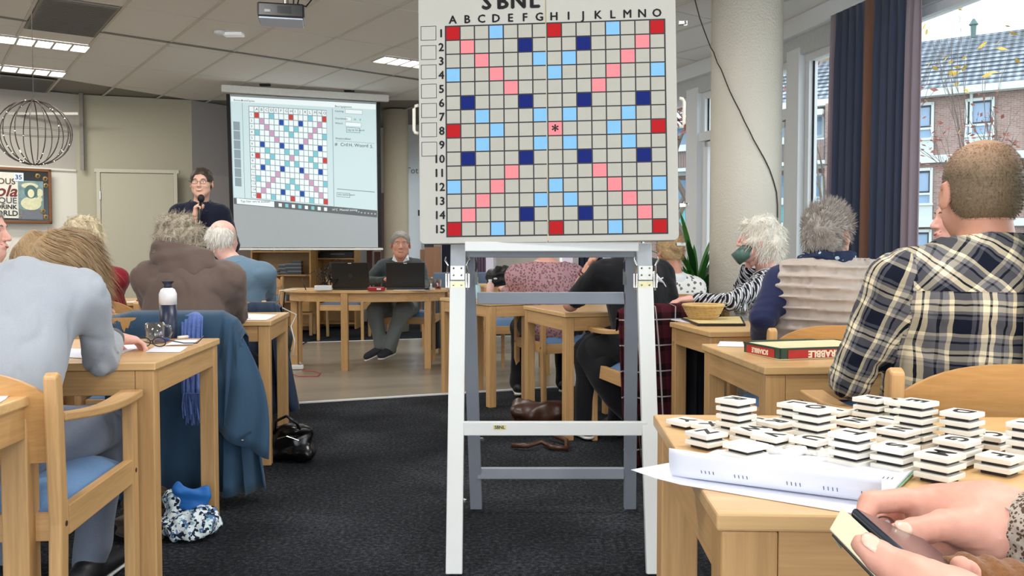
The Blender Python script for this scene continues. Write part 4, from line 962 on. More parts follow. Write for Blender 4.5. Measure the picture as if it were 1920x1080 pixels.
def head_sdf(c, yaw, pitch, roll, h=1., neck=None, res=.0058, ears=True):
    s = SDF(res); s.M = headM(c, yaw, pitch, roll)
    def E(p, r, k=.02, **kw): s.ell([q*h for q in p], [q*h for q in r], k*h, **kw)
    def C(a, b, ra, rb, k=.015, **kw): s.cap([q*h for q in a], [q*h for q in b], ra*h, rb*h, k*h, **kw)
    E((0, -.012, .035), (.076, .096, .082)); E((0, .02, -.03), (.064, .068, .075), .03); E((0, .048, -.085), (.036, .034, .028), .03)
    C((-.045, .03, -.055), (0, .06, -.092), .024, .022, .025); C((.045, .03, -.055), (0, .06, -.092), .024, .022, .025)
    C((-.03, .074, .026), (.03, .074, .026), .013, .013, .018); E((-.04, .058, -.022), (.024, .022, .022), .02); E((.04, .058, -.022), (.024, .022, .022), .02)
    for sx in (-1, 1): E((sx*.031, .096, .008), (.017, .012, .010), .010, sub=True); E((sx*.031, .086, .006), (.0135, .010, .0052), .003, sub=True)
    C((0, .086, .012), (0, .106, -.026), .007, .012, .01)
    for sx in (-1, 1): E((sx*.012, .095, -.030), (.008, .010, .007), .006)
    E((0, .088, -.058), (.026, .012, .012), .01)
    if ears:
        for sx in (-1, 1):
            R = np.array(Matrix.Rotation(-sx*.45, 3, 'Z') @ Matrix.Rotation(.15, 3, 'X')); E((sx*.082, -.012, -.004), (.008, .020, .033), .006, R=R)
            E((sx*.092, -.004, .0), (.006, .011, .020), .004, R=R, sub=True)
    hm = s.M; s.M = np.eye(4)
    if neck is not None:
        base = (hm @ np.array([0, -.03*h, -.065*h, 1]))[:3]; s.cap(base, neck, .054*h, .062*h, .03)
    s.hm = hm; s.h = h; return s
def surf_pts(V, Q, n, seed, keep=None):
    """random points and normals on a mesh"""
    r = np.random.RandomState(seed); Qa = np.array(Q); A = V[Qa]; nr = np.cross(A[:, 2]-A[:, 0], A[:, 3]-A[:, 1]); ar = np.linalg.norm(nr, axis=1); nr /= ar[:, None]+1e-12
    C = A.mean(1)
    if keep is not None: ar = ar*keep(C)
    i = r.choice(len(Qa), n, p=ar/ar.sum()); w = r.dirichlet((1, 1, 1, 1), n); return (A[i]*w[:, :, None]).sum(1), nr[i]
def ribbons(P, N, L, dirfn, width=.0016, seg=5, curl=0, seed=0, bend=.45, taper=True):
    r = np.random.RandomState(seed); n = len(P); L = L*(.6+.8*r.rand(n)); d = N*1.0; pts = [P.copy()]; p = P.copy(); ph = r.rand(n)*6.28
    for k in range(seg):
        t = dirfn(p, N); t /= np.linalg.norm(t, axis=1)[:, None]+1e-9; d = d*(1-bend)+t*bend
        if curl:
            a = np.cross(d, N)+1e-3; a /= np.linalg.norm(a, axis=1)[:, None]; b = np.cross(d, a); an = ph+k*1.9; d = d+curl*(a*np.cos(an)[:, None]+b*np.sin(an)[:, None])
        d = d+r.normal(size=d.shape)*.06; d /= np.linalg.norm(d, axis=1)[:, None]+1e-9; p = p+d*(L/seg)[:, None]; pts.append(p.copy())
    V = []; m = seg+1; side = np.cross(N, pts[1]-pts[0]+r.normal(size=P.shape)*.002); side /= np.linalg.norm(side, axis=1)[:, None]+1e-9
    out = np.zeros((n, m, 2, 3))
    for k in range(m):
        w = width*(1-(k/seg)**2*.85 if taper else 1); out[:, k, 0] = pts[k]-side*w; out[:, k, 1] = pts[k]+side*w
    V = out.reshape(-1, 3); base = np.arange(n)*m*2; Q = []
    for k in range(seg):
        a = base+k*2; Q.append(np.stack([a, a+1, a+3, a+2], 1))
    Q = np.concatenate(Q); return V, [tuple(q) for q in Q.tolist()]
def merge(*gs):
    V = []; Q = []; k = 0
    for v, q in gs: V.append(v); Q += [tuple(i+k for i in f) for f in q]; k += len(v)
    return np.concatenate(V), Q
def hair(root, hs, style, mat, seed=1, n=1800, name='hair'):
    h = hs.h; s = SDF(.0075); s.M = hs.hm; hm = hs.hm; up = hm[:3, 2]; fw = hm[:3, 1]; rt = hm[:3, 0]; cen = hm[:3, 3]
    E = lambda p, r, k=.015, **kw: s.ell([q*h for q in p], [q*h for q in r], k*h, **kw)
    T = style; disp = None; g = np.array([0, 0, -1.0])
    loc = lambda P: (P-cen) @ hm[:3, :3]/h
    if T in ('short', 'spiky', 'fluffy', 'curly', 'bun'):
        big = {'short': .004, 'spiky': .008, 'fluffy': .014, 'curly': .015, 'bun': .006}[T]
        E((0, -.014, .036), (.080+big, .100+big, .086+big)); (E((0, -.05, -.01), (.060+big, .052+big, .052), .02) if T == 'short' else E((0, -.045, -.02), (.070+big, .06+big, .06+big*.6), .03))
        if T in ('fluffy', 'curly'): E((0, -.05, -.045), (.066+big, .055+big*.8, .05), .03)
        E((0, .112, -.01), (.080, .075, .088), .010, sub=True); E((0, .055, -.105), (.12, .08, .07), .015, sub=True)
        if T in ('short', 'spiky'): [E((sx*.088, .015, -.035), (.034, .048, .052), .008, sub=True) for sx in (-1, 1)]
        if T == 'bun': E((0, -.115, .02), (.045, .035, .04), .01)
        fr = {'short': 120, 'spiky': 90, 'fluffy': 75, 'curly': 85, 'bun': 140}[T]; am = {'short': .002, 'spiky': .006, 'fluffy': .009, 'curly': .011, 'bun': .002}[T]
        disp = lambda P: am*vnoise(P, seed, 6, fr)
    elif T == 'ring':   # bald crown, white hair around
        E((0, -.035, .012), (.088, .092, .072)); E((0, -.05, -.02), (.076, .06, .06), .03)
        E((0, .02, .115), (.062, .085, .06), .01, sub=True); E((0, .1, 0), (.085, .06, .12), .015, sub=True); disp = lambda P: .003*vnoise(P, seed, 6, 120)
    elif T == 'buzz':
        E((0, -.014, .036), (.0785, .0985, .0845)); E((0, -.04, -.02), (.070, .062, .058), .03); E((0, .105, -.035), (.085, .065, .09), .012, sub=True); E((0, .03, -.1), (.12, .07, .075), .012, sub=True)
    V, Q = s.geo(disp)
    if T == 'buzz': dirf = lambda P, N: N*.6+g; S = ribbons(*surf_pts(V, Q, n, seed, lambda C: (loc(C)[:, 2] < .105+.0*C[:, 0])*1.0), .006, dirf, .0006, 2, 0, seed)
    elif T == 'short': dirf = lambda P, N: N*.25+g*.9-fw*.3; S = ribbons(*surf_pts(V, Q, n, seed), .014, dirf, .0010, 3, .04, seed)
    elif T == 'spiky': dirf = lambda P, N: N*.8+up*.5*(loc(P)[:, 2:3] > .03)+g*.6*(loc(P)[:, 2:3] < .03)+.4*rt; S = ribbons(*surf_pts(V, Q, n, seed), .028, dirf, .0012, 4, .15, seed)
    elif T == 'fluffy': dirf = lambda P, N: N*.35+g*.6+.3*np.stack([np.sin(P[:, 2]*60), np.cos(P[:, 0]*60), np.sin(P[:, 1]*50)], 1); S = ribbons(*surf_pts(V, Q, n, seed), .05, dirf, .0014, 6, .45, seed)
    elif T == 'curly': dirf = lambda P, N: N*.45+g*.3+.3*np.stack([np.sin(P[:, 2]*90), np.cos(P[:, 0]*90), np.sin(P[:, 1]*80)], 1); S = ribbons(*surf_pts(V, Q, n, seed), .036, dirf, .0013, 7, .75, seed)
    elif T == 'bun': dirf = lambda P, N: -fw+up*.2+N*.1; S = ribbons(*surf_pts(V, Q, n, seed), .03, dirf, .001, 3, .05, seed)
    elif T == 'ring': dirf = lambda P, N: N*.2+g-fw*.2; S = ribbons(*surf_pts(V, Q, n, seed), .035, dirf, .0013, 4, .15, seed)
    V, Q = merge((V, Q), S)
    return mk_mesh(name, V.tolist(), Q, mat, None, True, root)
def face_parts(root, hs, brow='#4a3a30', smile=True, glasses=False, browm=None):
    hm = hs.hm; h = hs.h; R = Matrix(hm[:3, :3].tolist()); c = Vector(hm[:3, 3]); T = lambda x, y, z: c+R @ Vector((x*h, y*h, z*h))
    for sx in (-1, 1):
        q = MB(); q.sphere(T(sx*.031, .0712, .006), .0115*h, 12, 8); q.build('eye', eyew, root, smooth=True)
        q = MB(); q.sphere(T(sx*.031, .0778, .006), .0058*h, 10, 6); q.build('iris', iris, root, smooth=True)
        q = MB(); q.tube([T(sx*.013, .0885, .025), T(sx*.03, .089, .030), T(sx*.047, .078, .025)], [.002*h, .0034*h, .0018*h], 6); q.build('eyebrow', hairmat('brow_'+brow[1:], brow, brow), root)
    q = MB(); q.tube([T(-.028, .082, -.049), T(-.014, .096, -.059), T(0, .1, -.0625), T(.014, .096, -.059), T(.028, .082, -.049)], [.0015*h, .0032*h, .0040*h, .0032*h, .0015*h], 8); q.build('lips', lipm, root, smooth=True)
    if smile: q = MB(); q.tube([T(-.016, .0965, -.0560), T(0, .1015, -.0585), T(.016, .0965, -.0560)], [.0015*h, .0028*h, .0015*h], 6); q.build('teeth', teeth, root)
    if glasses: spectacles(root, T)
def spectacles(root, T, temples=True):
    q = MB()
    for sx in (-1, 1):
        pts = [T(sx*.033+.022*math.cos(a)*(1 if abs(math.cos(a)) < .9 else 1), .108-.004*abs(math.cos(a)), .004+.015*math.copysign(abs(math.sin(a))**.7, math.sin(a))) for a in [2*PI*k/18 for k in range(19)]]
        q.tube(pts, .0016, 6)
        q.tube([T(sx*.055, .104, .010), T(sx*.079, .085, .012), T(sx*.083, -.0, .012), T(sx*.083, -.02, .0)], .0016, 6)
    q.tube([T(-.011, .107, .008), T(0, .110, .011), T(.011, .107, .008)], .0016, 6); return q.build('glasses', glm, root)
def hand_sdf(w, d, palm, right, curl=(.3, .35, .4, .45), thumb=.5, h=1., res=.0042, spread=.0):
    s = SDF(res); d = npv(d); d /= np.linalg.norm(d); p = npv(palm); p = p-d*(p @ d); p /= np.linalg.norm(p); x = np.cross(p, d)*(-1 if right else 1)   # x -> thumb side
    w = npv(w); P = lambda a, b, c: w+h*(x*a+d*b+p*c)
    s.cap(P(.0, -.03, 0), P(0, .02, 0), .025*h, .026*h, .015, flat=(p, .75)); s.cap(P(.012, .03, 0), P(.018, .078, 0), .021*h, .018*h, .02, flat=(p, .75)); s.cap(P(-.012, .03, 0), P(-.018, .074, 0), .021*h, .017*h, .02, flat=(p, .75))
    s.cap(P(0, .03, .002), P(0, .07, .002), .022*h, .02*h, .02, flat=(p, .7))
    for i, (bx, by, L, r) in enumerate(((.030, .084, .072, .0092), (.010, .089, .080, .0094), (-.011, .086, .074, .009), (-.030, .078, .060, .0080))):
        ang = 0; q = P(bx, by, 0); sp_ = spread*(1.5-i)*.3
        for f, l in enumerate((.45, .32, .23)):
            ang += curl[i]*(1 if f else .8); dd = d*math.cos(ang)+p*math.sin(ang)+x*sp_; dd /= np.linalg.norm(dd); q2 = q+dd*L*l*h; s.cap(q, q2, r*h*(1-.08*f), r*h*(.92-.08*f), .004); q = q2
    q = P(.022, .018, .006); a = (x*.75+d*.65+p*.25); a /= np.linalg.norm(a); q2 = q+a*.045*h; s.cap(q, q2, .017*h, .0115*h, .012)
    a = x*(.35-.3*thumb)+d*.9+p*(.2+.5*thumb); a /= np.linalg.norm(a); q3 = q2+a*.032*h; s.cap(q2, q3, .0112*h, .0098*h, .004); a = a-x*.3*thumb; a /= np.linalg.norm(a); s.cap(q3, q3+a*.024*h, .0098*h, .0075*h, .004); return s
def ik(a, b, l1, l2, hint):
    a = npv(a); b = npv(b); d = b-a; L = np.linalg.norm(d); Lm = min(L, (l1+l2)*.999); dn = d/L
    c = (l1*l1-l2*l2+Lm*Lm)/(2*Lm); hh = math.sqrt(max(0, l1*l1-c*c)); hv = npv(hint); hv = hv-dn*(hv @ dn); hv /= np.linalg.norm(hv)+1e-9; e = a+dn*c+hv*hh
    return e, (b if L <= Lm+1e-6 else a+dn*Lm)
def person(label, loc, rz, head, S, hands=None, hints=None, elbows=None, knees=None, feet=None, hips=None, wd=1., th=1., hs=1., yaw=0, pitch=0, roll=0, skin=SK1, top=None, topname='sweater', legs=None, legname='trousers', hairst='short', hairm=None, face=None, shoes=None, seed=1, wr=.005, off=.012, sleeve=1., res=.012, pattern=False, topdisp=None, nhair=1800, z0=.0, collar=None, palms=None, curls=None, vest=None, topcut=None, ears=True, neckoff=0., hdir=None, arms=True, shoesole=None, lbl_top=None, nolegs=False):
    root = thing('person', label, 'person', (loc[0], loc[1], 0), rz); MI = rootmat(root).inverted()
    L = lambda v: npv(MI @ Vector(v)); hc = L(head); Sc = L(S); X = npv((1, 0, 0)); Z = npv((0, 0, 1)); Y = npv((0, 1, 0))
    H = L(hips) if hips is not None else npv((0, 0, .565)); ax = Sc-H; fwd = np.cross(Z, X); fdir = np.cross(X, ax); fdir = np.cross(ax, X)*-1; fdir = fdir/np.linalg.norm(fdir)
    mid = H*.5+Sc*.5-fdir*.0+np.cross(X, ax)/np.linalg.norm(ax)*0
    sw = .170*wd; arm = []
    for i, sx in enumerate((-1, 1)):
        sj = Sc+X*sx*sw-Z*.025
        ht = L(hands[i]) if hands and hands[i] is not None else H+X*sx*.2+Y*.35+Z*.22
        if elbows and elbows[i] is not None: e = L(elbows[i]); w = ht
        else: e, w = ik(sj, ht, .285, .255, npv(hints[i]) if hints and hints[i] is not None else npv((sx*.5, -.3, -1)))
        arm.append((sj, e, w))
    leg = []
    for i, sx in enumerate((-1, 1)):
        hj = H+X*sx*.085*wd+Z*(-.01)
        kn = L(knees[i]) if knees else npv((sx*.13, .43, .50)); ft = L(feet[i]) if feet else npv((sx*.13, .42, .085)); leg.append((hj, kn, ft))
    def torso(s, o, lo=True):
        if lo: s.cap(H, H*.6+Sc*.4, .158*wd+o, .150*wd+o, .04, flat=(fdir, .78*th))
        s.cap(H*.62+Sc*.38, H*.14+Sc*.86-Z*.03, .150*wd+o, .158*wd+o, .05, flat=(fdir, .72*th))
        s.cap(Sc-X*sw*.75-Z*.035, Sc+X*sw*.75-Z*.035, .066*th+o, .066*th+o, .045)
        nb = Sc+Z*.035
        for sx in (-1, 1): s.cap(nb, Sc+X*sx*sw*.8, .05+o, .055+o, .03)
    def armsf(s, o, i, t0=0, t1=1., fl=1.):
        sj, e, w = arm[i]; s.cap(sj, e, .055*th+o, .047+o, .05 if o > 0 else .03)
        if fl < .2: return
        en = e+(w-e)*fl; s.cap(e, en, .044+o, (.044+(.030-.044)*fl)+o, .012)
    def legsf(s, o, i): hj, k, f = leg[i]; s.cap(hj, k, .088*min(wd, 1.1)*min(th, 1.15)+o, .066*th+o, .03); s.cap(k, f, .062*th+o, .045*th+o, .02)
    # skin: one continuous body
    b = SDF(max(res, .012)); torso(b, -.022)
    for i in (0, 1):
        if arms: armsf(b, -.014 if sleeve > .5 else (-.002), i)
        if not nolegs: legsf(b, -.014, i)
    Hs = head_sdf(hc, yaw, pitch, roll, hs, Sc+Z*.02+fdir*neckoff, ears=ears); g = [b.geo(), Hs.geo()]
    if arms:
        for i in (0, 1):
            sj, e, w = arm[i]; d = (w-e)/np.linalg.norm(w-e)
            if hdir and hdir[i] is not None: d2 = npv(MI.to_3x3() @ Vector(hdir[i]))
            else: d2 = d
            pn = npv(MI.to_3x3() @ Vector(palms[i])) if palms and palms[i] is not None else npv((0, 0, -1))+.05*X
            if abs(d2 @ pn)/np.linalg.norm(pn) > .97: pn = Y*1.
            g.append(hand_sdf(w, d2, pn, i == 1, curls[i] if curls and curls[i] else (.35, .4, .45, .5), .5, .95).geo())
    V, Q = merge(*g); body = mk_mesh('body', V.tolist(), Q, skin, None, True, root)
    # top
    if top is not None:
        s = SDF(res); torso(s, 0); k0 = len(s.ops)
        if arms:
            for i in (0, 1):
                if sleeve < .2: sj, e, w = arm[i]; s.cap(sj, sj+(e-sj)*.78, .058*th, .062, .05)
                else: armsf(s, .003, i, fl=.93 if sleeve >= 1 else sleeve)
        if arms and sleeve < 1:
            for i in (0, 1):
                pass
        s.axial = tuple(range(k0, len(s.ops)))
        sa = np.stack([np.linalg.norm(Sc-H)])
        def disp(P, sd=seed):
            q = P*np.array([1, 1, .55]); d = wr*.45*vnoise(P*np.array([.8, .8, 1.4]), sd, 7, 14)+wr*.32*vnoise(q, sd+5, 6, 45)
            d = d+wr*.9*np.exp(-(vnoise(P*np.array([1.0, 1, .75]), sd+3, 5, 30)*4.5)**2)-wr*.2
            ez_ = np.minimum(np.linalg.norm(P-arm[0][1], axis=1), np.linalg.norm(P-arm[1][1], axis=1)); d = d+wr*.9*np.exp(-(ez_/.09)**2)*np.sin((P[:, 2]+P[:, 1])*150+3*vnoise(P, sd, 4, 12))
            return np.clip(d, -.013, .010)
        RR = np.linalg.norm(hc-Sc)-(.062 if topcut is None else topcut); s.ell(hc, (RR, RR, RR), .006, sub=True)
        s.build(topname, top, root, disp, uv=True)
    # bottom
    if legs is not None and not nolegs:
        s = SDF(.012); s.cap(H-Z*.0, H*.8+Sc*.2, .152*wd, .146*wd, .04, flat=(fdir, .8*th))
        for i in (0, 1): legsf(s, .006, i)
        for i in (0, 1): hj, k, f = leg[i]; n_ = (f-k)/np.linalg.norm(f-k); 
        s.build(legname, legs, root, lambda P: .006*vnoise(P, seed+9, 7, 22))
        sm = shoes or plain('shoe_black', '#17181b', .5)
        for i, sx in enumerate((-1, 1)):
            k, f = leg[i][1], leg[i][2]; d = npv((sx*.12, 1, 0)); d /= np.linalg.norm(d)
            if feet is not None and len(feet) > 2: d = npv(MI.to_3x3() @ Vector(feet[2+i])); d /= np.linalg.norm(d)
            up = Z*1.; upn = up-d*(d @ up); upn /= np.linalg.norm(upn)
            q = SDF(.008); c = f-upn*.03; q.cap(c-d*.05, c+d*.15-upn*.012, .042, .034, .02); q.cap(f+upn*.0, f-upn*.03, .046, .044, .02); q.cap(c+d*.05, c+d*.16-upn*.012, .044, .036, .02, flat=(upn, .75))
            q.cut(c-upn*.036, -upn); so = q.build('shoe', sm, root)
            q = SDF(.008); c2 = c-upn*.040; q.cap(c2-d*.055, c2+d*.165, .040, .036, .01, flat=(upn, .3)); q.build('sole', shoesole or plain('sole_white', '#dddcd8', .6), so)
    if hairst: hair(root, Hs, hairst, hairm, seed, nhair)
    if face is not None: face_parts(root, Hs, **face)
    root_data = dict(root=root, S=Sc, H=H, arm=arm, leg=leg, Hs=Hs, hc=hc, torso=torso, armsf=armsf, fdir=fdir, MI=MI)
    return root_data
# pattern materials --------------------------------------------------------
def plaidmat():
    t = NT('plaid_shirt_cloth'); tc = t.new('ShaderNodeTexCoord'); s = t.sep(tc.outputs['UV']); u, v = s[0], s[1]
    yoke = t.math('GREATER_THAN', v, .995)
    ur = t.math('MULTIPLY', t.math('ADD', u, v), .7071); vr = t.math('MULTIPLY', t.math('SUBTRACT', v, u), .7071)
    def sel(a, b): return t.math('ADD', t.math('MULTIPLY', a, t.math('SUBTRACT', 1, yoke)), t.math('MULTIPLY', b, yoke))
    U, V2 = sel(u, ur), sel(v, vr)
    nz = t.math('MULTIPLY', t.math('SUBTRACT', t.noise(t.coord(), 14, 2), .5), .012)
    def st(a, ph):
        f = t.math('FRACT', t.math('ADD', t.math('DIVIDE', t.math('ADD', a, nz), .118), ph))
        n = t.new('ShaderNodeValToRGB'); t.put(n.inputs[0], f); n.color_ramp.interpolation = 'CONSTANT'; e = n.color_ramp.elements
        stops = [(0, '#1c2233'), (.28, '#6c6b72'), (.34, '#1c2233'), (.38, '#8b8888'), (.44, '#e9dfc6'), (.54, '#2a2a30'), (.58, '#e9dfc6'), (.66, '#7d7c80'), (.80, '#232634'), (.84, '#8c8a8c'), (.93, '#d9cfb6')]
        while len(e) < len(stops): e.new(.5)
        for q, (p, c) in zip(e, stops): q.position = p; q.color = lin(c)
        return n.outputs[0]
    a, b = st(U, .13), st(V2, .4)
    mx = t.mix(.5, a, b); m2 = t.new('ShaderNodeMix', data_type='RGBA', blend_type='MULTIPLY'); m2.inputs[0].default_value = .5; t.put(m2.inputs[6], mx); t.put(m2.inputs[7], a)
    n = t.noise(t.coord(), 500, 2); n2 = t.noise(t.coord(), 12, 4); t.bump(t.math('ADD', t.math('MULTIPLY', n, .2), n2), .3, .006)
    hs = t.new('ShaderNodeHueSaturation'); hs.inputs['Value'].default_value = 1.25; t.put(hs.inputs['Color'], m2.outputs[2]); return t.fin(hs.outputs[0], .9, 0, .15)
def spots(name, base, spot, sc, th, base2=None):
    t = NT(name); v = t.coord(); vo = t.new('ShaderNodeTexVoronoi'); t.put(vo.inputs['Vector'], v); vo.inputs['Scale'].default_value = sc
    n = t.noise(v, sc*2.2, 2); d = t.math('ADD', vo.outputs[0], t.math('MULTIPLY', t.math('SUBTRACT', n, .5), .5)); m = t.math('LESS_THAN', d, th)
    n2 = t.noise(v, 10, 3); t.bump(n2, .3, .01); bc = t.mix(t.noise(v, 4, 2), lin(base), lin(base2 or base)); return t.fin(t.mix(m, bc, lin(spot)), .9, 0, .2)
def ringspots():
    t = NT('pink_floral_cloth'); v = t.coord(); vo = t.new('ShaderNodeTexVoronoi'); t.put(vo.inputs['Vector'], v); vo.inputs['Scale'].default_value = 56
    d = vo.outputs[0]; m = t.math('MULTIPLY', t.math('LESS_THAN', d, .42), t.math('GREATER_THAN', d, .16)); n2 = t.noise(v, 10, 3); t.bump(n2, .3, .01)
    return t.fin(t.mix(t.math('MULTIPLY', m, .75), lin('#b78f95'), lin('#5d3c47')), .9, 0, .2)
def geomat():
    t = NT('black_white_geometric_cloth'); tc = t.new('ShaderNodeTexCoord'); s = t.sep(tc.outputs['UV'])
    u = t.math('MULTIPLY', s[0], 16); v = t.math('MULTIPLY', s[1], 26)
    a = t.math('FRACT', u); row = t.math('FLOOR', v); b = t.math('FRACT', v); sh = t.math('FRACT', t.math('ADD', u, t.math('MULTIPLY', b, 1.0)))
    alt = t.math('MODULO', t.math('ABSOLUTE', row), 2); x = t.math('FRACT', t.math('ADD', sh, t.math('MULTIPLY', alt, .5)))
    col = t.new('ShaderNodeValToRGB'); t.put(col.inputs[0], x); col.color_ramp.interpolation = 'CONSTANT'; e = col.color_ramp.elements
    st = [(0, '#131316'), (.36, '#d8d8dc'), (.44, '#8d8f99'), (.70, '#e6e6e8'), (.86, '#55565e')]
    while len(e) < len(st): e.new(.5)
    for q, (p, c) in zip(e, st): q.position = p; q.color = lin(c)
    t.bump(t.noise(t.coord(), 12, 3), .3, .01); return t.fin(col.outputs[0], .85, 0, .2)
def tartan():
    t = NT('dark_red_tartan'); s = t.sep(t.coord()); out = None
    def ln(a, p, w, ph=0): return t.math('LESS_THAN', t.math('FRACT', t.math('ADD', t.math('DIVIDE', a, p), ph)), w)
    xx = t.math('ADD', s[0], t.math('MULTIPLY', s[1], .6))
    c1 = t.mix(t.math('MULTIPLY', t.math('ADD', ln(xx, .13, .5), ln(s[2], .13, .5)), .5), lin('#12070a'), lin('#45161f'))
    l = t.math('MAXIMUM', ln(xx, .13, .05, .3), ln(s[2], .13, .05, .3)); c2 = t.mix(t.math('MULTIPLY', l, .75), c1, lin('#b9a9ac')); t.bump(t.noise(t.coord(), 14, 3), .3, .01); return t.fin(c2, .9, 0, .15)
PLAID = plaidmat(); PINKF = ringspots(); GEO = geomat(); TART = tartan(); FLOW = spots('grey_white_floral_cloth', '#efeeec', '#77767a', 26, .30, '#f5f4f0')
jeans = fabric('grey_jeans', '#6f7787', .2, 260, .4); darktr = fabric('dark_trousers', '#23262e', .12, 300, .3); greytr = fabric('grey_trousers', '#6a7070', .15, 260, .35)
blk = fabric('black_cloth', '#14151a', .12, 300, .3)
H_ = lambda a, b: hairmat('hair_'+a[1:]+b[1:], a, b)
def buzzmat():
    t = NT('cropped_hair_thin_crown'); v = t.coord(); n = t.noise(v, 160, 3, .7); n2 = t.noise(v, 14, 3); z = t.sep(v)[2]
    f = t.math('ADD', t.math('DIVIDE', t.math('SUBTRACT', z, 1.245), .11), t.math('MULTIPLY', t.math('SUBTRACT', n2, .5), .5))
    hc_ = t.mix(n, lin('#4d3f30'), lin('#9c8a70')); hd_ = t.mix(n, lin('#b08a6c'), lin('#dcb599')); m = t.new('ShaderNodeMapRange'); t.put(m.inputs[0], f); m.inputs[1].default_value = .25; m.inputs[2].default_value = 1.1
    return t.fin(t.mix(m.outputs[0], hc_, hd_), .65, 0, .3)
# presenter ---------------------------------------------------------------
Y = 6.7; hc = at(378, 344, Y)
pr = person('standing man in glasses and dark polo shirt speaking into a microphone', (at(374, 400, Y).x, Y), PI+deg(4), hc, at(374, 395, Y)+Vector((0, .02, -.0)), hands=[(hc.x+.20, Y-.10, .98), tuple(at(366, 408, Y-.20))], elbows=[(hc.x+.225, Y+.02, 1.14), (hc.x-.27, Y-.06, 1.13)],
    knees=[(hc.x+.1, Y-.02, .5), (hc.x-.1, Y-.02, .5)], feet=[(hc.x+.11, Y, .085), (hc.x-.11, Y, .085), (.1, -1, 0), (-.1, -1, 0)], hips=(hc.x, Y+.0, .92), yaw=deg(3), hs=.95, skin=SK1, top=fabric('navy_polo', '#161a2c', .1, 300, .2), topname='polo_shirt', legs=darktr,
    hairst='short', hairm=H_('#2a211c', '#4a3b30'), face=dict(brow='#3a2c22', glasses=True), wd=1.03, seed=3, sleeve=.35, hdir=[None, (.12, -.1, 1)], palms=[None, (1, .1, 0)], curls=[None, (1.1, 1.1, 1.1, 1.1)], nhair=1500)
c = MB(); rp = pr['root']; Sc = pr['S']
for sx in (-1, 1): c.add([tuple(Sc+npv(p)) for p in ((sx*.02, .085, .005), (sx*.075, .05, .06), (sx*.07, -.01, .085), (sx*.105, .03, .035), (sx*.075, .095, -.012))], [(0, 1, 3, 4), (1, 2, 3)])
c.build('collar', fabric('navy_collar', '#1f2a3c', .1, 300, .2), rp, solid=.006)
mic0 = at(374, 402, Y-.235); mic1 = at(377, 372, Y-.20)
t = thing('microphone', 'black handheld microphone in front of the standing man\'s chin', 'microphone', tuple(mic0), 0)
d = (mic1-mic0); t_ = d.normalized(); MB().tube([-t_*.1, Vector((0, 0, 0)), d*.75], [.010, .012, .015], 12).build('handle', black, t, smooth=True); MB().sphere(d*1.0, .026, 14, 9, (1, 1, 1.15)).build('mesh_head', plain('mic_grille', '#1c1c1e', .6, .3, bump=.5, scale=600), t, smooth=True)
# seated referee -----------------------------------------------------------
Y = 8.95; hx = at(751, 457, Y).x
rf = person('smiling grey-haired man in dark grey sweater and white collar behind the laptop', (hx+.0, 9.02), PI+deg(3), tuple(at(751, 459, 8.88)), (hx, 8.98, .965), hips=(hx-.01, 8.92, .57), hands=[tuple(at(795, 542, 8.62)), tuple(at(724, 524, 8.60))], elbows=[tuple(at(797, 532, 8.85)), tuple(at(690, 527, 8.85))],
    knees=[tuple(at(752, 588, 8.42)), tuple(at(703, 585, 8.45))], feet=[tuple(at(730, 652, 8.38)), tuple(at(713, 648, 8.42)), (-.35, -.9, -.1), (-.9, -.5, -.4)], wd=1.12, th=1.2, hs=1.14, yaw=deg(6), skin=SK2, top=fabric('charcoal_knit', '#3b4245', .15, 260, .35), legs=greytr, hairst='short', hairm=H_('#77736c', '#a9a49b'),
    face=dict(brow='#6b6560'), seed=5, shoes=plain('canvas_shoe', '#2c2e36', .8), topcut=.05)
c = MB(); Sc = rf['S']
for sx in (-1, 1): c.add([tuple(Sc+npv(p)) for p in ((sx*.008, .115, .0), (sx*.055, .085, .075), (sx*.07, -.02, .10), (sx*.085, .06, .045), (sx*.045, .125, -.015))], [(0, 1, 3, 4), (1, 2, 3)])
c.build('collar', plain('white_collar', '#eef0f2', .8), rf['root'], solid=.006); 
# grey sweater woman ---------------------------------------------------------
gs = person('person with long light-brown hair in pale grey sweater bent over the left table', (-1.43, 2.38), 0, tuple(at(104, 506, 2.76)), (-1.43, 2.58, .985), hips=(-1.44, 2.36, .57), hands=[(-1.72, 3.05, .80), tuple(at(212, 634, 3.02))], elbows=[(-1.80, 2.70, .78), tuple(at(190, 672, 2.74))],
    knees=[(-1.60, 2.80, .52), (-1.30, 2.82, .53)], feet=[(-1.62, 2.78, .09), (-1.36, 2.80, .09), (-.1, 1, 0), (.05, 1, 0)], yaw=deg(-20), pitch=deg(-50), roll=deg(8), hs=.98, wd=1.06, th=1.0, skin=SK3, top=fabric('pale_grey_knit', '#a2a8b0', .1, 340, .35), legs=jeans, legname='jeans', hairst=None, seed=11, res=.010, wr=.008,
    shoes=plain('shoe_black', '#17181b', .5), hdir=[None, (.55, .8, -.15)], palms=[None, (.1, .1, -1)], curls=[None, (.45, .5, .55, .6)])
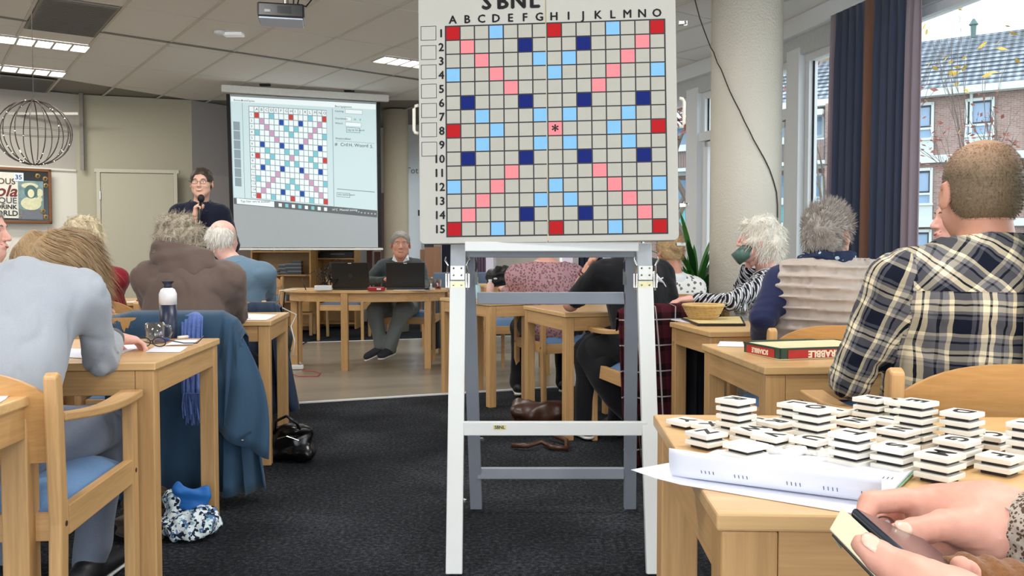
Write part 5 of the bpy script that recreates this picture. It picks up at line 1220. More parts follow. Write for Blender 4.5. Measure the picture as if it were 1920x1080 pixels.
def long_hair(p, mat, n=9000, seed=4):
    Hs = p['Hs']; root = p['root']; hm = Hs.hm; c0 = hm[:3, 3]; up = hm[:3, 2]; fw = hm[:3, 1]; s = SDF(.008); s.M = hm
    s.ell((0, -.012, .036), (.082, .102, .088), .02); s.ell((0, -.06, -.03), (.072, .055, .06), .03); s.ell((0, .105, -.04), (.06, .06, .09), .015, sub=True)
    s.M = np.eye(4)
    w = lambda v: npv(p['MI'] @ Vector(v))
    s.cap(w(at(118, 490, 2.78)), w(at(148, 520, 2.84)), .066, .05, .05); s.cap(w(at(148, 515, 2.85)), w(at(168, 562, 2.84)), .045, .026, .04)
    s.cap(w(at(56, 472, 2.70)), w(at(95, 486, 2.70)), .04, .045, .05)
    disp = lambda P: .007*vnoise(P*npv((1, 1, .35)), seed, 6, 70)
    V, Q = s.geo(disp); c1 = w(at(130, 470, 2.80))
    def dirf(P, N): 
        d = np.tile(npv((.55, .15, -.75)), (len(P), 1)); d[:, 2] += .5*np.sin(P[:, 0]*30); d = d+N*.12; return d
    P_, N_ = surf_pts(V, Q, n, seed); S = ribbons(P_, N_, .06, dirf, .0008, 6, .08, seed, .6)
    P2, N2 = surf_pts(V, Q, 260, seed+3, lambda C: (C[:, 0] > w(at(165, 500, 2.8))[0])*1.0+.05); S2 = ribbons(P2, N2, .12, lambda P, N: N*.3+npv((.15, 0, -1)), .0005, 8, .2, seed+1, .3)
    V, Q = merge((V, Q), S, S2); return mk_mesh('hair', V.tolist(), Q, mat, None, True, root)
long_hair(gs, H_('#77603f', '#bf9f78'))
wb_ = SDF(.005); sj, e, w = gs['arm'][1]; dd = (w-e)/np.linalg.norm(w-e); wb_.cap(w-dd*.03, w-dd*.012, .038, .038, .004); wb_.build('wristband', plain('grey_band', '#55585f', .7), gs['root'])
# hoodie ---------------------------------------------------------------------
hd_ = person('curly grey-haired person in brown hooded sweatshirt seen from behind', (-1.56, 4.12), deg(2), tuple(at(338, 457, 4.22)), tuple(at(352, 512, 4.16)), hands=[(-1.66, 4.56, .80), (-1.46, 4.58, .80)], elbows=[(-1.75, 4.30, .79), (-1.345, 4.30, .78)], hs=1.0, yaw=deg(-18), wd=1.18, th=1.15, skin=SK2,
    top=fabric('brown_sweat', '#6a5a52', .14, 300, .35), topname='hooded_sweatshirt', legs=darktr, hairst='curly', hairm=H_('#8a7f6e', '#cfc3ad'), seed=21, wr=.008, nhair=3600, knees=[(-1.68, 4.52, .5), (-1.38, 4.52, .5)], feet=[(-1.68, 4.45, .085), (-1.38, 4.45, .085)])
s = SDF(.010); Sc = hd_['S']; 
for k in range(12):
    a0, a1 = PI*1.0+PI*k/12, PI*1.0+PI*(k+1)/12; f = lambda a: Sc+npv((.125*math.cos(a)-.01, .085*math.sin(a)+.015, .055+.028*(-math.sin(a))-.02*math.cos(a)))
    s.cap(f(a0), f(a1), .036+.010*math.sin(PI*k/12), .036+.010*math.sin(PI*(k+1)/12), .03)
s.ell(Sc+npv((0, -.085, .01)), (.10, .045, .055), .04); s.build('hood', _mc['brown_sweat'], hd_['root'], lambda P: .007*vnoise(P*npv((.5, 1, 2)), 3, 6, 40))
# balding man in blue -----------------------------------------------------------
bd = person('balding white-haired man in a blue shirt seen from behind', (-1.77, 5.68), deg(-4), tuple(at(419, 448, 5.72)), tuple(at(444, 506, 5.66)), hands=[(-1.9, 6.12, .8), (-1.70, 6.12, .8)], elbows=[(-1.98, 5.86, .79), (-1.62, 5.86, .78)], hs=1.02, yaw=deg(-10), wd=1.13, th=1.1, skin=SK3, top=fabric('steel_blue_shirt', '#667f93', .1, 300, .25), topname='shirt', legs=darktr, hairst='ring',
    hairm=H_('#c9c7be', '#efece4'), seed=31, wr=.006, nhair=1500, pitch=deg(-5))
s = SDF(.008); Sc = bd['S']; s.cap(Sc+npv((-.0, -.03, .035)), Sc+npv((-.02, -.02, .085)), .074, .066, .01); s.cut(Sc+npv((0, 0, .085)), (0, -.3, 1)); s.build('collar', _mc['steel_blue_shirt'], bd['root'])
# red pullover ------------------------------------------------------------------
rd = person('blonde-grey-haired person in dark red pullover resting the head on one hand', (-2.60, 5.62), deg(-4), tuple(at(158, 448, 5.62)), tuple(at(176, 516, 5.58)), hands=[(-2.95, 6.1, .8), tuple(at(188, 488, 5.72))], elbows=[(-2.9, 5.8, .8), tuple(at(214, 560, 5.90))], hs=1.05, yaw=deg(-25), pitch=deg(-12), wd=1.0, skin=SK3, top=fabric('dark_red_knit', '#7a1424', .15, 300, .3), topname='pullover', legs=darktr,
    hairst='fluffy', hairm=H_('#b3a07a', '#e3d8bd'), seed=41, nhair=2200, hdir=[None, (-.2, -.1, 1)], palms=[None, (-1, .1, 0)])
# left-edge person -------------------------------------------------------------
le = person('person at the left picture edge, only the face profile visible', (-2.42, 4.10), deg(-55), tuple(at(-34, 436, 4.05)), (-2.42, 4.05, .985), hs=1.08, yaw=deg(-25), skin=SK3, top=fabric('brown_sweat', '#6a5a52', .14, 300, .35), legs=darktr, hairst='short', hairm=H_('#77736c', '#a9a49b'), face=dict(brow='#6b6560', smile=False), seed=51, hands=[(-2.2, 4.5, .8), (-2.1, 4.2, .8)])
# plaid man ---------------------------------------------------------------------
pm = person('large man with cropped greying hair and dark and cream checked shirt, seen from behind', (1.165, 2.26), deg(-1), tuple(at(1838, 364, 2.20)), (1.175, 2.17, 1.035), hips=(1.17, 2.26, .57), hands=[(1.02, 2.62, .79), (1.40, 2.64, .79)], elbows=[tuple(at(1594, 712, 2.24)), (1.53, 2.34, .78)], hs=1.09, yaw=deg(-6), pitch=deg(-3), wd=1.34, th=1.28, skin=SK2, top=PLAID, topname='checked_shirt',
    legs=darktr, hairst='buzz', hairm=buzzmat(), seed=61, res=.009, wr=.006, nhair=9000, topcut=.055)
s = SDF(.006); Sc = pm['S']; s.cap(Sc+npv((0, .0, .045)), Sc+npv((0, .012, .092)), .095, .086, .01); s.cut(Sc+npv((0, 0, .090)), (0, .12, 1)); s.cut(Sc+npv((0, 0, .02)), (0, 0, -1)); s.build('collar', PLAID, pm['root'], uv=True)
# vest ---------------------------------------------------------------------------
vt = person('person with spiky grey hair in beige quilted body warmer and navy sleeves', (1.265, 3.66), deg(-6), tuple(at(1553, 441, 3.63)), tuple(at(1552, 520, 3.60)), hands=[tuple(at(1424, 652, 3.78)), (1.5, 4.1, .8)], elbows=[tuple(at(1430, 596, 3.56)), (1.58, 3.86, .80)], hs=1.0, yaw=deg(-38), wd=1.15, th=1.15, skin=SK2, top=fabric('navy_knit', '#262c4e', .12, 300, .3), topname='navy_sweater', legs=darktr,
    hairst='spiky', hairm=H_('#6f6862', '#c2bab2'), seed=71, nhair=3400)
s = SDF(.009); vt['torso'](s, .020); Sc = vt['S']; nc = npv((0, 0, 1)); s.cut(Sc+npv((0, 0, .075)), (0, .1, 1)); s.cut(Sc+npv((.225, 0, 0)), (1, 0, .35)); s.cut(Sc+npv((-.215, 0, 0)), (-1, 0, .35)); s.cut((0, 0, .50), (0, 0, -1))
s.build('quilted_vest', fabric('beige_quilted_nylon', '#b3a69c', .05, 500, .15, rough=.55), vt['root'], lambda P: -.024*(1-np.abs(np.sin((P[:, 2]+.006*np.sin(P[:, 0]*9))*PI/.043)))**1.6+.004+.003*vnoise(P*npv((2.2, 2.2, .8)), 4, 7, 60))
s = SDF(.008); 
for k in range(14):
    a0, a1 = 2*PI*k/14, 2*PI*(k+1)/14; f = lambda a: Sc+npv((.095*math.cos(a), .08*math.sin(a)+.01, .062-.018*math.sin(a))); s.cap(f(a0), f(a1), .026, .026, .02)
s.build('neck_scarf', spots('navy_patterned_scarf', '#1f2940', '#a9bcc4', 30, .22, '#2a3450'), vt['root'], lambda P: .006*vnoise(P*npv((1, 1, 2)), 8, 6, 60))
Tm = vt['Hs'].hm; R = Matrix(Tm[:3, :3].tolist()); cc = Vector(Tm[:3, 3]); hh = vt['Hs'].h; spectacles(vt['root'], lambda x, y, z: cc+R @ Vector((x*hh, y*hh, z*hh)))
# white-haired woman --------------------------------------------------------------
wh = person('white-haired woman in black and white geometric cardigan drinking from a green mug', (1.48, 4.98), deg(72), tuple(at(1422, 452, 4.88)), tuple(at(1440, 522, 4.92)), hips=(1.50, 4.98, .56), hands=[tuple(at(1302, 560, 4.66)), tuple(at(1408, 482, 4.90))], elbows=[tuple(at(1368, 566, 4.60)), tuple(at(1392, 540, 5.0))][0:2], hs=1.0, yaw=deg(6), pitch=deg(4), wd=1.0, th=1.05, skin=SK3,
    top=GEO, topname='cardigan', legs=darktr, hairst='fluffy', hairm=H_('#d3cdbf', '#fbf8f0'), seed=81, nhair=3200, hdir=[(-1, .05, -.1), (-.2, .2, .9)], palms=[(0, 0, -1), (-.9, -.3, 0)], curls=[None, (.9, .9, .9, .9)], face=dict(brow='#c9c4b8', smile=False))
t = thing('mug', 'dark green mug tipped at the white-haired woman\'s mouth', 'mug', tuple(at(1393, 476, 4.86)), 0); Rm = Matrix.Rotation(deg(52), 3, 'Y')
gm_ = plain('green_mug', '#4c6a62', .35); MB().lathe([(.0, -.05), (.038, -.05), (.042, .05), (.038, .05), (.035, -.044), (0, -.044)], 24, (0, 0, 0), Rm).build('body', gm_, t, smooth=True); MB().tube([Rm @ Vector((0, .038, .03)), Rm @ Vector((0, .068, .025)), Rm @ Vector((0, .07, -.02)), Rm @ Vector((0, .038, -.03))], .005, 8).build('handle', gm_, t, smooth=True)
# bun woman ------------------------------------------------------------------------
bn = person('woman with pinned-up blonde hair in white and grey floral cardigan', (1.08, 6.22), deg(8), tuple(at(1254, 472, 6.18)), tuple(at(1266, 532, 6.15)), hips=(1.08, 6.2, .56), hands=[(.9, 6.6, .8), tuple(at(1296, 560, 6.3))], elbows=[(.86, 6.3, .78), tuple(at(1312, 572, 6.1))], hs=.98, yaw=deg(12), pitch=deg(-8), wd=.95, skin=SK2, top=FLOW, topname='cardigan', legs=darktr, hairst='bun', hairm=H_('#a5855f', '#d8bd92'), seed=91, nhair=1500)
s = SDF(.008); Sc = bn['S']; s.cap(Sc+npv((0, -.01, .03)), Sc+npv((-.01, .0, .085)), .08, .068, .01); s.cut(Sc+npv((0, 0, .085)), (0, -.2, 1)); s.build('collar', plain('white_collar', '#eef0f2', .8), bn['root'])
Tm = bn['Hs'].hm; R = Matrix(Tm[:3, :3].tolist()); cc = Vector(Tm[:3, 3]); MB().box(cc+R @ Vector((.01, -.15, .03)), (.07, .012, .02), R).build('hair_clip', plain('clip_silver', '#9a9690', .3, .8), bn['root'])
# black shirt ------------------------------------------------------------------------
bk = person('person in black T-shirt and long black skirt leaning an elbow on the small table', (.76, 4.90), deg(16), tuple(at(1176, 434, 5.0)), tuple(at(1184, 506, 4.94)), hips=(.77, 4.92, .57), hands=[tuple(at(1106, 498, 4.94)), (1.02, 5.2, .80)], elbows=[tuple(at(1070, 570, 5.02)), tuple(at(1254, 566, 4.92))], hs=1.0, yaw=deg(20), wd=1.16, th=1.15, skin=SK2, top=blk, topname='t_shirt', legs=blk, hairst='short', hairm=H_('#4a3b30', '#6a5a4a'), seed=101,
    knees=[(.44, 5.08, .52), (.66, 5.2, .52)], feet=[(.42, 5.1, .09), (.62, 5.2, .09)], hdir=[(.35, -.1, .9), None], palms=[(.9, -.2, -.2), None], sleeve=.12, curls=[(.7, .8, .9, 1.0), None], nhair=800)
s = SDF(.014); L_ = lambda v: npv(bk['MI'] @ Vector(v)); s.cap(L_((.76, 4.92, .56)), L_((.52, 5.08, .50)), .15, .12, .06); s.cap(L_((.60, 5.02, .48)), L_((.74, 4.96, .14)), .14, .09, .08); s.cap(L_((.46, 5.10, .50)), L_((.62, 5.04, .30)), .09, .12, .08); s.build('skirt', blk, bk['root'], lambda P: .012*vnoise(P*npv((1, 1, .4)), 5, 6, 22))
q = MB(); sj, e, w = bk['arm'][0]; dn = (w-e)/np.linalg.norm(w-e); ux2 = np.cross(dn, [0, 0, 1]); ux2 /= np.linalg.norm(ux2); uy2 = np.cross(dn, ux2)
for kk in (.05, .07): q.tube([Vector((w-dn*kk)+(ux2*math.cos(a)+uy2*math.sin(a))*.036) for a in [2*PI*j/16 for j in range(17)]], .004, 6)
q.build('bracelets', plain('bracelet_dark', '#4a1f22', .4), bk['root'])
# white lizard print on the back of the T-shirt
Sx = bk['S']; liz = MB(); ya = None
lw_ = plain('lizard_print_white', '#e2e2e2', .8)
MI = bk['MI']; P0 = [at(px, py, 4.66) for px, py in ((1222, 512), (1232, 520), (1240, 528), (1248, 538))]
def onback(p):  # nearest point of the shirt surface along the view ray, kept a little proud
    ob = [o for o in bk['root'].children if o.name.startswith('t_shirt')][0]; o = MI @ Vector((0, 0, CH)); d = (MI @ Vector(p)) - o; d.normalize(); ok, hit, nn, _ = ob.ray_cast(o, d); return (hit-d*.004) if ok else MI @ Vector(p)
pts = [onback(at(px, py, 5)) for px, py in ((1215, 508), (1222, 512), (1230, 519), (1238, 526), (1244, 530), (1249, 538))]
liz.tube(pts, [.006, .011, .014, .010, .004, .002], 8)
for (a, b) in (((1222, 512), (1229, 508)), ((1221, 514), (1217, 522)), ((1236, 524), (1243, 521)), ((1234, 525), (1231, 533))): liz.tube([onback(at(*a, 5)), onback(at(*b, 5))], .004, 6)
liz.build('lizard_print', lw_, bk['root'])
# pink floral ---------------------------------------------------------------------------
pk = person('person in pink blouse with small dark flowers, head hidden behind the scoring board', (.28, 6.48), deg(8), tuple(at(1024, 440, 6.42)), tuple(at(1022, 510, 6.42)), hips=(.31, 6.46, .58), hands=[(-.05, 6.72, .80), (.6, 6.95, .8)], elbows=[tuple(at(968, 562, 6.45)), (.58, 6.62, .80)], hs=1.0, wd=1.32, th=1.3, skin=SK3, top=PINKF, topname='blouse', legs=blk, hairst='short', hairm=H_('#8a7a6a', '#a89a88'), seed=111, nhair=500,
    feet=[(.05, 6.62, .1), (.40, 6.75, .1), (-.1, 1, 0), (.1, 1, 0)], knees=[(.08, 6.9, .5), (.42, 6.95, .5)], topcut=.04)
# man behind checked shirt ------------------------------------------------------------------
bh = person('balding man in blue half hidden behind the checked-shirt man, face turned left', (1.90, 3.78), deg(25), tuple(at(1800, 412, 3.72)), (1.90, 3.75, .985), hs=1.02, yaw=deg(58), skin=SK3, top=fabric('blue_shirt', '#3d6ea8', .12, 300, .3), legs=darktr, hairst='ring', hairm=H_('#8a857c', '#b5b0a6'), face=dict(brow='#5a5048', smile=False), seed=121, nhair=900, hands=[(1.8, 4.2, .8), (2.1, 4.2, .8)], wd=1.15)
# ---------------------------------------------------------------- letter tiles on the near table
tilew = plain('tile_white_plastic', '#efece2', .35, var=.015); tileb = plain('tile_magnet_black', '#26242a', .6)
TS, TT, TP = .054, .0088, .0142
tb = MB(); tb.box((0, 0, TP-TT/2), (TS, TS, TT)); tproto = tb.build('tile_body', tilew, None, bevel=.0018); tbme = tproto.data; COL.objects.unlink(tproto)
bb_ = MB(); bb_.box((0, 0, (TP-TT)/2), (TS*.72, TS*.72, TP-TT)); bproto = bb_.build('magnet', tileb, None); bbme = bproto.data; COL.objects.unlink(bproto)
stacks = [  # px, py of the top face, number, letter, where
 (1372, 746, 5, 'R', 'the tall stack at the far left of the tiles'), (1295, 789, 1, 'Y', 'leftmost of all'), (1338, 796, 1, 'X', 'just behind the Z'), (1325, 809, 2, 'Z', 'at the left front'),
 (1418, 786, 1, 'C', 'between the tall R stack and the second R'), (1400, 801, 2, 'W', 'between Z and V'), (1462, 789, 2, 'R', 'the low stack left of the O'), (1397, 831, 2, '', 'a stack beside the curled paper'),
 (1450, 815, 2, 'V', 'between W and U'), (1516, 820, 2, 'U', 'in the middle front'), (1528, 763, 5, 'O', 'the tall stack in the middle'), (1489, 756, 4, 'L', 'behind the left side of the O stack'),
 (1578, 770, 2, 'I', 'directly right of the O stack'), (1612, 768, 1, 'B', 'low behind the N'), (1640, 746, 4, 'F', 'far row, left of the J'), (1676, 752, 4, 'J', 'far row, between F and E'),
 (1738, 750, 6, 'E', 'the tallest stack'), (1798, 769, 5, 'D', 'the tall stack at the far right'), (1603, 788, 2, 'N', 'behind the T'), (1662, 782, 2, 'I', 'in front of the far row'),
 (1684, 804, 3, 'N', 'behind the S'), (1603, 811, 4, 'T', 'right of the U'), (1674, 834, 3, 'S', 'in front of the N'), (1762, 849, 3, 'M', 'foremost, at the corner of the papers'),
 (1742, 822, 1, 'I', 'between the S and the G'), (1795, 823, 3, 'G', 'right of the upper N'), (1862, 813, 2, 'C', 'towards the right edge'), (1900, 826, 1, 'S', 'next to the right edge'), (1874, 853, 2, 'F', 'right front'), (1932, 792, 5, 'A', 'cut off by the right edge')]
pos = []
for px, py, n, ch, wh_ in stacks:
    p = onz(px, py, TZ+.0005+n*TP); pos.append([p.x, p.y])
pos = np.array(pos); ang0 = deg(37); ca, sa = math.cos(ang0), math.sin(ang0)
for it in range(300):
    mv = False
    for i in range(len(pos)):
        for j in range(i+1, len(pos)):
            d = pos[j]-pos[i]; du, dv = d[0]*ca+d[1]*sa, -d[0]*sa+d[1]*ca; g = TS+.0045
            if abs(du) < g and abs(dv) < g:
                mv = True
                if abs(du) > abs(dv): s_ = (g-abs(du))/2*1.02*(1 if du > 0 else -1); q_ = np.array((ca, sa))*s_
                else: s_ = (g-abs(dv))/2*1.02*(1 if dv > 0 else -1); q_ = np.array((-sa, ca))*s_
                pos[i] -= q_; pos[j] += q_
    pos[:, 1] = np.minimum(pos[:, 1], 1.83)
    if not mv: break
ordn = ['', 'second', 'third', 'fourth', 'fifth', 'sixth']
tr = random.Random(5)
nbuilt = 0
for (px, py, n, ch, wh_), (x, y) in zip(stacks, pos):
    for k in range(n):
        top = k == n-1; a = ang0+tr.uniform(-.05, .05)
        nm = ('letter %s' % ch) if ch else 'blank face'
        if top: lab = 'white tile with %s, %s%s' % (nm, wh_, ', topmost' if n > 1 else '')
        else: lab = 'white tile %s from the top under the %s tile, %s' % (ordn[n-1-k], nm, wh_)
        lab = ' '.join(lab.split()[:16])
        t = thing('letter_tile', lab, 'tile', (x+(tr.uniform(-.0012, .0012) if k else 0), y+(tr.uniform(-.0012, .0012) if k else 0), TZ+.0008+k*TP), a, 'stacked white letter tiles')
        o = bpy.data.objects.new('tile_body', tbme); link(o, t); m = o.modifiers.new('b', 'BEVEL'); m.width = .0016; m.segments = 2
        link(bpy.data.objects.new('magnet', bbme), t)
        if top and ch: text(ch, .047, 'letter', ink, t, Matrix.Translation((0, 0, TP+.0004)) @ Matrix.Rotation(PI, 4, 'Z') @ Matrix.Diagonal((1.0, .95, 1, 1)), .0002, .0013)
# ---------------------------------------------------------------- papers on the near table
paper = plain('paper_white', '#e3e5f0', .75, var=.005); paperl = plain('paper_lines', '#6b6f80', .8); pgreen = plain('paper_green_edge', '#7fae83', .7)
def onT(px, py, z=.002): return onz(px, py, TZ+z)
A_, B_, C_, D_ = onT(1183, 892), onT(1350, 850), onT(1700, 880), onT(1600, 962)
t = thing('paper_sheets', 'flat white sheet lying under the curled papers, overhanging the table edge', 'paper', tuple(onT(1450, 905)), 0)
P = []
for i in range(9):
    u = i/8; r_ = []
    for j in range(7):
        v = j/6; p = A_.lerp(D_, u).lerp(B_.lerp(C_, u), v); p.z = TZ+.0012+.010*math.exp(-((u)/.12)**2)*(1-v); r_.append(p)
    P.append(r_)
MB().grid(P).build('sheet', paper, t, smooth=True, solid=.0008, world=True)
t = thing('curled_papers', 'printed white papers with one edge curled up, in front of the letter tiles', 'paper', tuple(onT(1480, 880)), 0)
a0, a1 = onT(1262, 893), onT(1655, 945); b0, b1 = onT(1345, 846), onT(1733, 868)
def curl_sheet(off, hgt, name, m, back=0.):
    P = []
    ax_ = (a1-a0).normalized(); perp = Vector((ax_.y, -ax_.x, 0))
    for i in range(13):
        u = i/12; f = a0.lerp(a1, u); bk_ = b0.lerp(b1, u); row = []
        H2 = hgt*(1.15-.25*u)
        for j in range(6):
            p = bk_.lerp(f, j/6); p.z = TZ+.003+off+.004*math.sin(PI*j/6)*(1); row.append(p)
        for j in range(8):
            a = j/7*deg(108); r_ = H2/1.3; p = f+perp*(r_*math.sin(a)*.55)+Vector((0, 0, .0)); p.z = TZ+.003+off+r_*(1-math.cos(a)); row.append(p)
        P.append(row)
    return MB().grid(P).build(name, m, t, smooth=True, solid=.0006, world=True), P
so, CP = curl_sheet(.0, .040, 'lower_sheet', paper); so2, CP = curl_sheet(.0022, .036, 'upper_sheet', paper)
q = MB(); r0, r1 = CP[-1][0], CP[-1][6]; q.bar(r0+Vector((.002, 0, 0)), r1+Vector((.002, 0, 0)), .003, .001); q.build('green_edge', pgreen, t, world=True)
def lines_on(P, us, js, name, ln=.008, nl=4):
    q = MB()
    for u0, j in zip(us, js):
        i = int(u0); p = P[i][j]; p2 = P[i][j+1]; ax_ = (P[i+1][j]-P[i][j]).normalized(); ay = (p2-p).normalized(); nn = ax_.cross(ay); nn = nn if nn.y < 0 or nn.z > 0 else -nn
        for k in range(nl):
            c = p+ax_*(.006*k)+ay*(.3*(p2-p).length); q.bar(c+nn*.0012, c+ay*ln+nn*.0012, .0012, .0005, nn)
    return tag(q.build(name, paperl, t, world=True), kind='stuff')
lines_on(CP, (2, 4, 7, 9, 11), (8, 8, 8, 8, 8), 'printed_lines', .013); lines_on(CP, (11, 11, 10), (2, 3, 2), 'printed_lines', .012, 3)
# small plastic bag
s = SDF(.0035); p = onT(1500, 850, .006); pz = TZ+.006
s.box((p.x, p.y+.0, pz+.002), (.05, .018, .007), .005, R=np.array(rotz(-.15))); s.build('plastic_bag', plain('cloudy_plastic', '#e8e4de', .15, spec=.9), None, lambda P: .004*vnoise(P, 3, 6, 160), world=True, loc=(p.x, p.y, TZ))
bpy.data.objects['plastic_bag']['label'] = 'small crumpled clear plastic bag behind the curled papers'; bpy.data.objects['plastic_bag']['category'] = 'bag'
# ---------------------------------------------------------------- game box on the third table
def txtM(o, ux_, uy_): ux_ = Vector(ux_).normalized(); uy_ = Vector(uy_).normalized(); n = ux_.cross(uy_); return Matrix(((ux_.x, uy_.x, n.x, o[0]), (ux_.y, uy_.y, n.y, o[1]), (ux_.z, uy_.z, n.z, o[2]), (0, 0, 0, 1)))
c1, c2, c3 = onT(1395, 662, 0), onT(1462, 676, 0), onT(1568, 672, 0)   # left far, corner, right
bx = thing('board_game_box', 'dark green board game box lid upside down with red lettered bands, on the table', 'box', (c2.x, c2.y, TZ+.001), 0)
e1 = (c3-c2).normalized(); e2 = Vector((-e1.y, e1.x, 0)); e1l, e2l = .36, .30
e2 = (c1-c2).normalized(); e2 = (e2-e1*e2.dot(e1)*.0); e2l = (c1-c2).length*1.0
boxg = plain('box_green', '#2e4a3c', .4, var=.05); boxr = plain('box_red', '#b92e2a', .45); boxy = plain('box_inside_cream', '#ddd3a8', .7, var=.04); cream = plain('box_letters', '#f4ecd2', .5)
def pt(u, v, z): return tuple(e1*(u*e1l)+e2*(v*e2l)+Vector((0, 0, z)))
HB = .038; th_ = .012
MB().hexa([pt(0, 0, 0), pt(1, 0, 0), pt(1, 1, 0), pt(0, 1, 0), pt(0, 0, .003), pt(1, 0, .003), pt(1, 1, .003), pt(0, 1, .003)]).build('lid_base', boxy, bx)
for nm, u0, v0, u1, v1 in (('a', 0, 0, 1, .012), ('b', 0, .988, 1, 1), ('c', 0, 0, .012, 1), ('d', .988, 0, 1, 1)):
    MB().hexa([pt(u0, v0, .003), pt(u1, v0, .003), pt(u1, v1, .003), pt(u0, v1, .003), pt(u0, v0, HB), pt(u1, v0, HB), pt(u1, v1, HB), pt(u0, v1, HB)]).build('box_side', boxg, bx)
MB().hexa([pt(.02, .02, HB*.55), pt(.98, .02, HB*.55), pt(.98, .98, HB*.55), pt(.02, .98, HB*.55), pt(.02, .02, HB*.95), pt(.98, .02, HB*.95), pt(.98, .98, HB*.95), pt(.02, .98, HB*.95)]).build('folded_board', boxy, bx)
n1 = -Vector((-e1.y, e1.x, 0)); n2 = Vector((-e2.y, e2.x, 0)); 
def band(o, ux_, ln, nrm, z0=.004, z1=.031):
    q = MB(); a = Vector(o)+nrm*.0012; b = a+ux_*ln; q.add([(a.x, a.y, z0), (b.x, b.y, z0), (b.x, b.y, z1), (a.x, a.y, z1)], [(0, 1, 2, 3)]); return q.build('red_band', boxr, bx, solid=.001)
band(e1*.03, e1, .285, n1); text('SCRABBLE', .030, 'lettering', cream, bx, txtM(tuple(e1*.172+n1*.0022+Vector((0, 0, .0175))), -e1, (0, 0, -1)), .0003, .0012)
band(e2*.03, e2, .17, n2); text('SCRABBLE', .022, 'lettering', cream, bx, txtM(tuple(e2*.115+n2*.0022+Vector((0, 0, .0175))), -e2*-1 if False else e2*1.0, (0, 0, -1)), .0003, .0008)
q = MB(); q.hexa([pt(.25, 1.03, 0), pt(.95, 1.03, 0), pt(.95, 1.5, 0), pt(.25, 1.5, 0), pt(.25, 1.03, .03), pt(.95, 1.03, .03), pt(.95, 1.5, .03), pt(.25, 1.5, .03)]); bo = q.build('board_game_bottom', boxg, loc=(c2.x, c2.y, TZ+.001), bevel=.002)
tag(bo, 'dark green bottom half of the game box lying behind the lid', 'box')
# paper on same table
def sheet(label, corners, m=None, z=.0012, cat='paper', name='paper_sheet'):
    c = sum((Vector(p) for p in corners), Vector())/len(corners); q = MB(); q.prism([(p[0]-c.x, p[1]-c.y) for p in corners], 0, .0012); return tag(q.build(name, m or paper, loc=(c.x, c.y, TZ+z)), label, cat)
sheet('white score sheet on the table beside the game box', [onT(1345, 649), onT(1395, 650), onT(1393, 641), onT(1350, 640)])
# -- basket, board, mug on table four
c = onT(1313, 597, 0); c = onT(1320, 604, 0)
bk_ = thing('wicker_basket', 'shallow round wicker basket on the table by the column', 'basket', (c.x, c.y+.02, TZ+.014), 0); wick = plain('wicker_straw', '#d9b577', .6, var=.15, scale=60, bump=.4)
R0, R1, HH = .062, .100, .068
for k in range(8):
    z = k*HH/8+.004; r_ = R0+(R1-R0)*(k/8)**.8; q = MB(); q.tube([((r_+.0035*(1 if (j+k) % 2 else -1))*math.cos(PI*j/24), (r_+.0035*(1 if (j+k) % 2 else -1))*math.sin(PI*j/24), z) for j in range(49)], .0045, 5, False); q.build('woven_ring', wick, bk_, smooth=True)
q = MB()
for j in range(24): a = 2*PI*j/24; q.tube([(R0*math.cos(a), R0*math.sin(a), .0), (R1*math.cos(a), R1*math.sin(a), HH)], .0028, 5)
tag(q.build('stakes', wick, bk_), kind='stuff'); MB().tube([(R1*math.cos(PI*j/20), R1*math.sin(PI*j/20), HH+.002) for j in range(41)], .007, 8, False).build('rim', wick, bk_, smooth=True); MB().lathe([(0, 0), (R0, 0), (R0, .004), (0, .004)], 24).build('base', wick, bk_)
for sx, ang_ in ((1, 0), (-1, PI)):
    pass
gb0, gb1, gb2, gb3 = onT(1277, 600, 0), onT(1308, 612, 0), onT(1398, 612, 0), onT(1398, 600, 0)
cc = (gb0+gb2)/2; gbx = thing('game_board', 'black turntable game board with cream playing face under the basket', 'board', (cc.x, cc.y, TZ+.0005), 0)
q = MB(); q.prism([(p.x-cc.x, p.y-cc.y) for p in (gb1, gb2, gb3+Vector((0, .08, 0)), gb0)], 0, .012); q.build('board_base', black, gbx, bevel=.002)
q = MB(); q.prism([((p.x-cc.x)*.93, (p.y-cc.y)*.93) for p in (gb1, gb2, gb3+Vector((0, .08, 0)), gb0)], .012, .0135); q.build('playing_face', plain('board_cream', '#dcc68c', .6, var=.1, scale=60), gbx)
sheet('white paper at the corner of the basket table', [onT(1258, 600), onT(1295, 606), onT(1290, 597), onT(1262, 595)])
def glass_mug(label, p, r, h, side, hr=.026, tea=None, z=0.):
    t = thing('glass_mug', label, 'mug', (p.x, p.y, TZ+.001+z), 0)
    MB().lathe([(0, .0), (r*.86, .0), (r*.92, .004), (r, h), (r-.003, h), (r*.9-.003, .008), (0, .008)], 32).build('glass_body', CLEARG, t, smooth=True)
    a = side; dx, dy = math.cos(a), math.sin(a)
    MB().tube([(dx*(r*.96), dy*r*.96, h*.85), (dx*(r+hr*.8), dy*(r+hr*.8), h*.82), (dx*(r+hr), dy*(r+hr), h*.5), (dx*(r+hr*.7), dy*(r+hr*.7), h*.22), (dx*(r*.94), dy*r*.94, h*.2)], .0045, 8).build('handle', CLEARG, t, smooth=True)
    if tea: MB().lathe([(0, .009), (r*.86, .009), (r*.92, h*.62), (0, h*.62)], 24).build('tea', tea, t, smooth=True)
    return t
def solidglass():
    t = NT('mug_glass'); t.fin((.95, .97, .97, 1), .03, 0, .5); t.b.inputs['Transmission Weight'].default_value = 1; t.b.inputs['IOR'].default_value = 1.35; return t.m
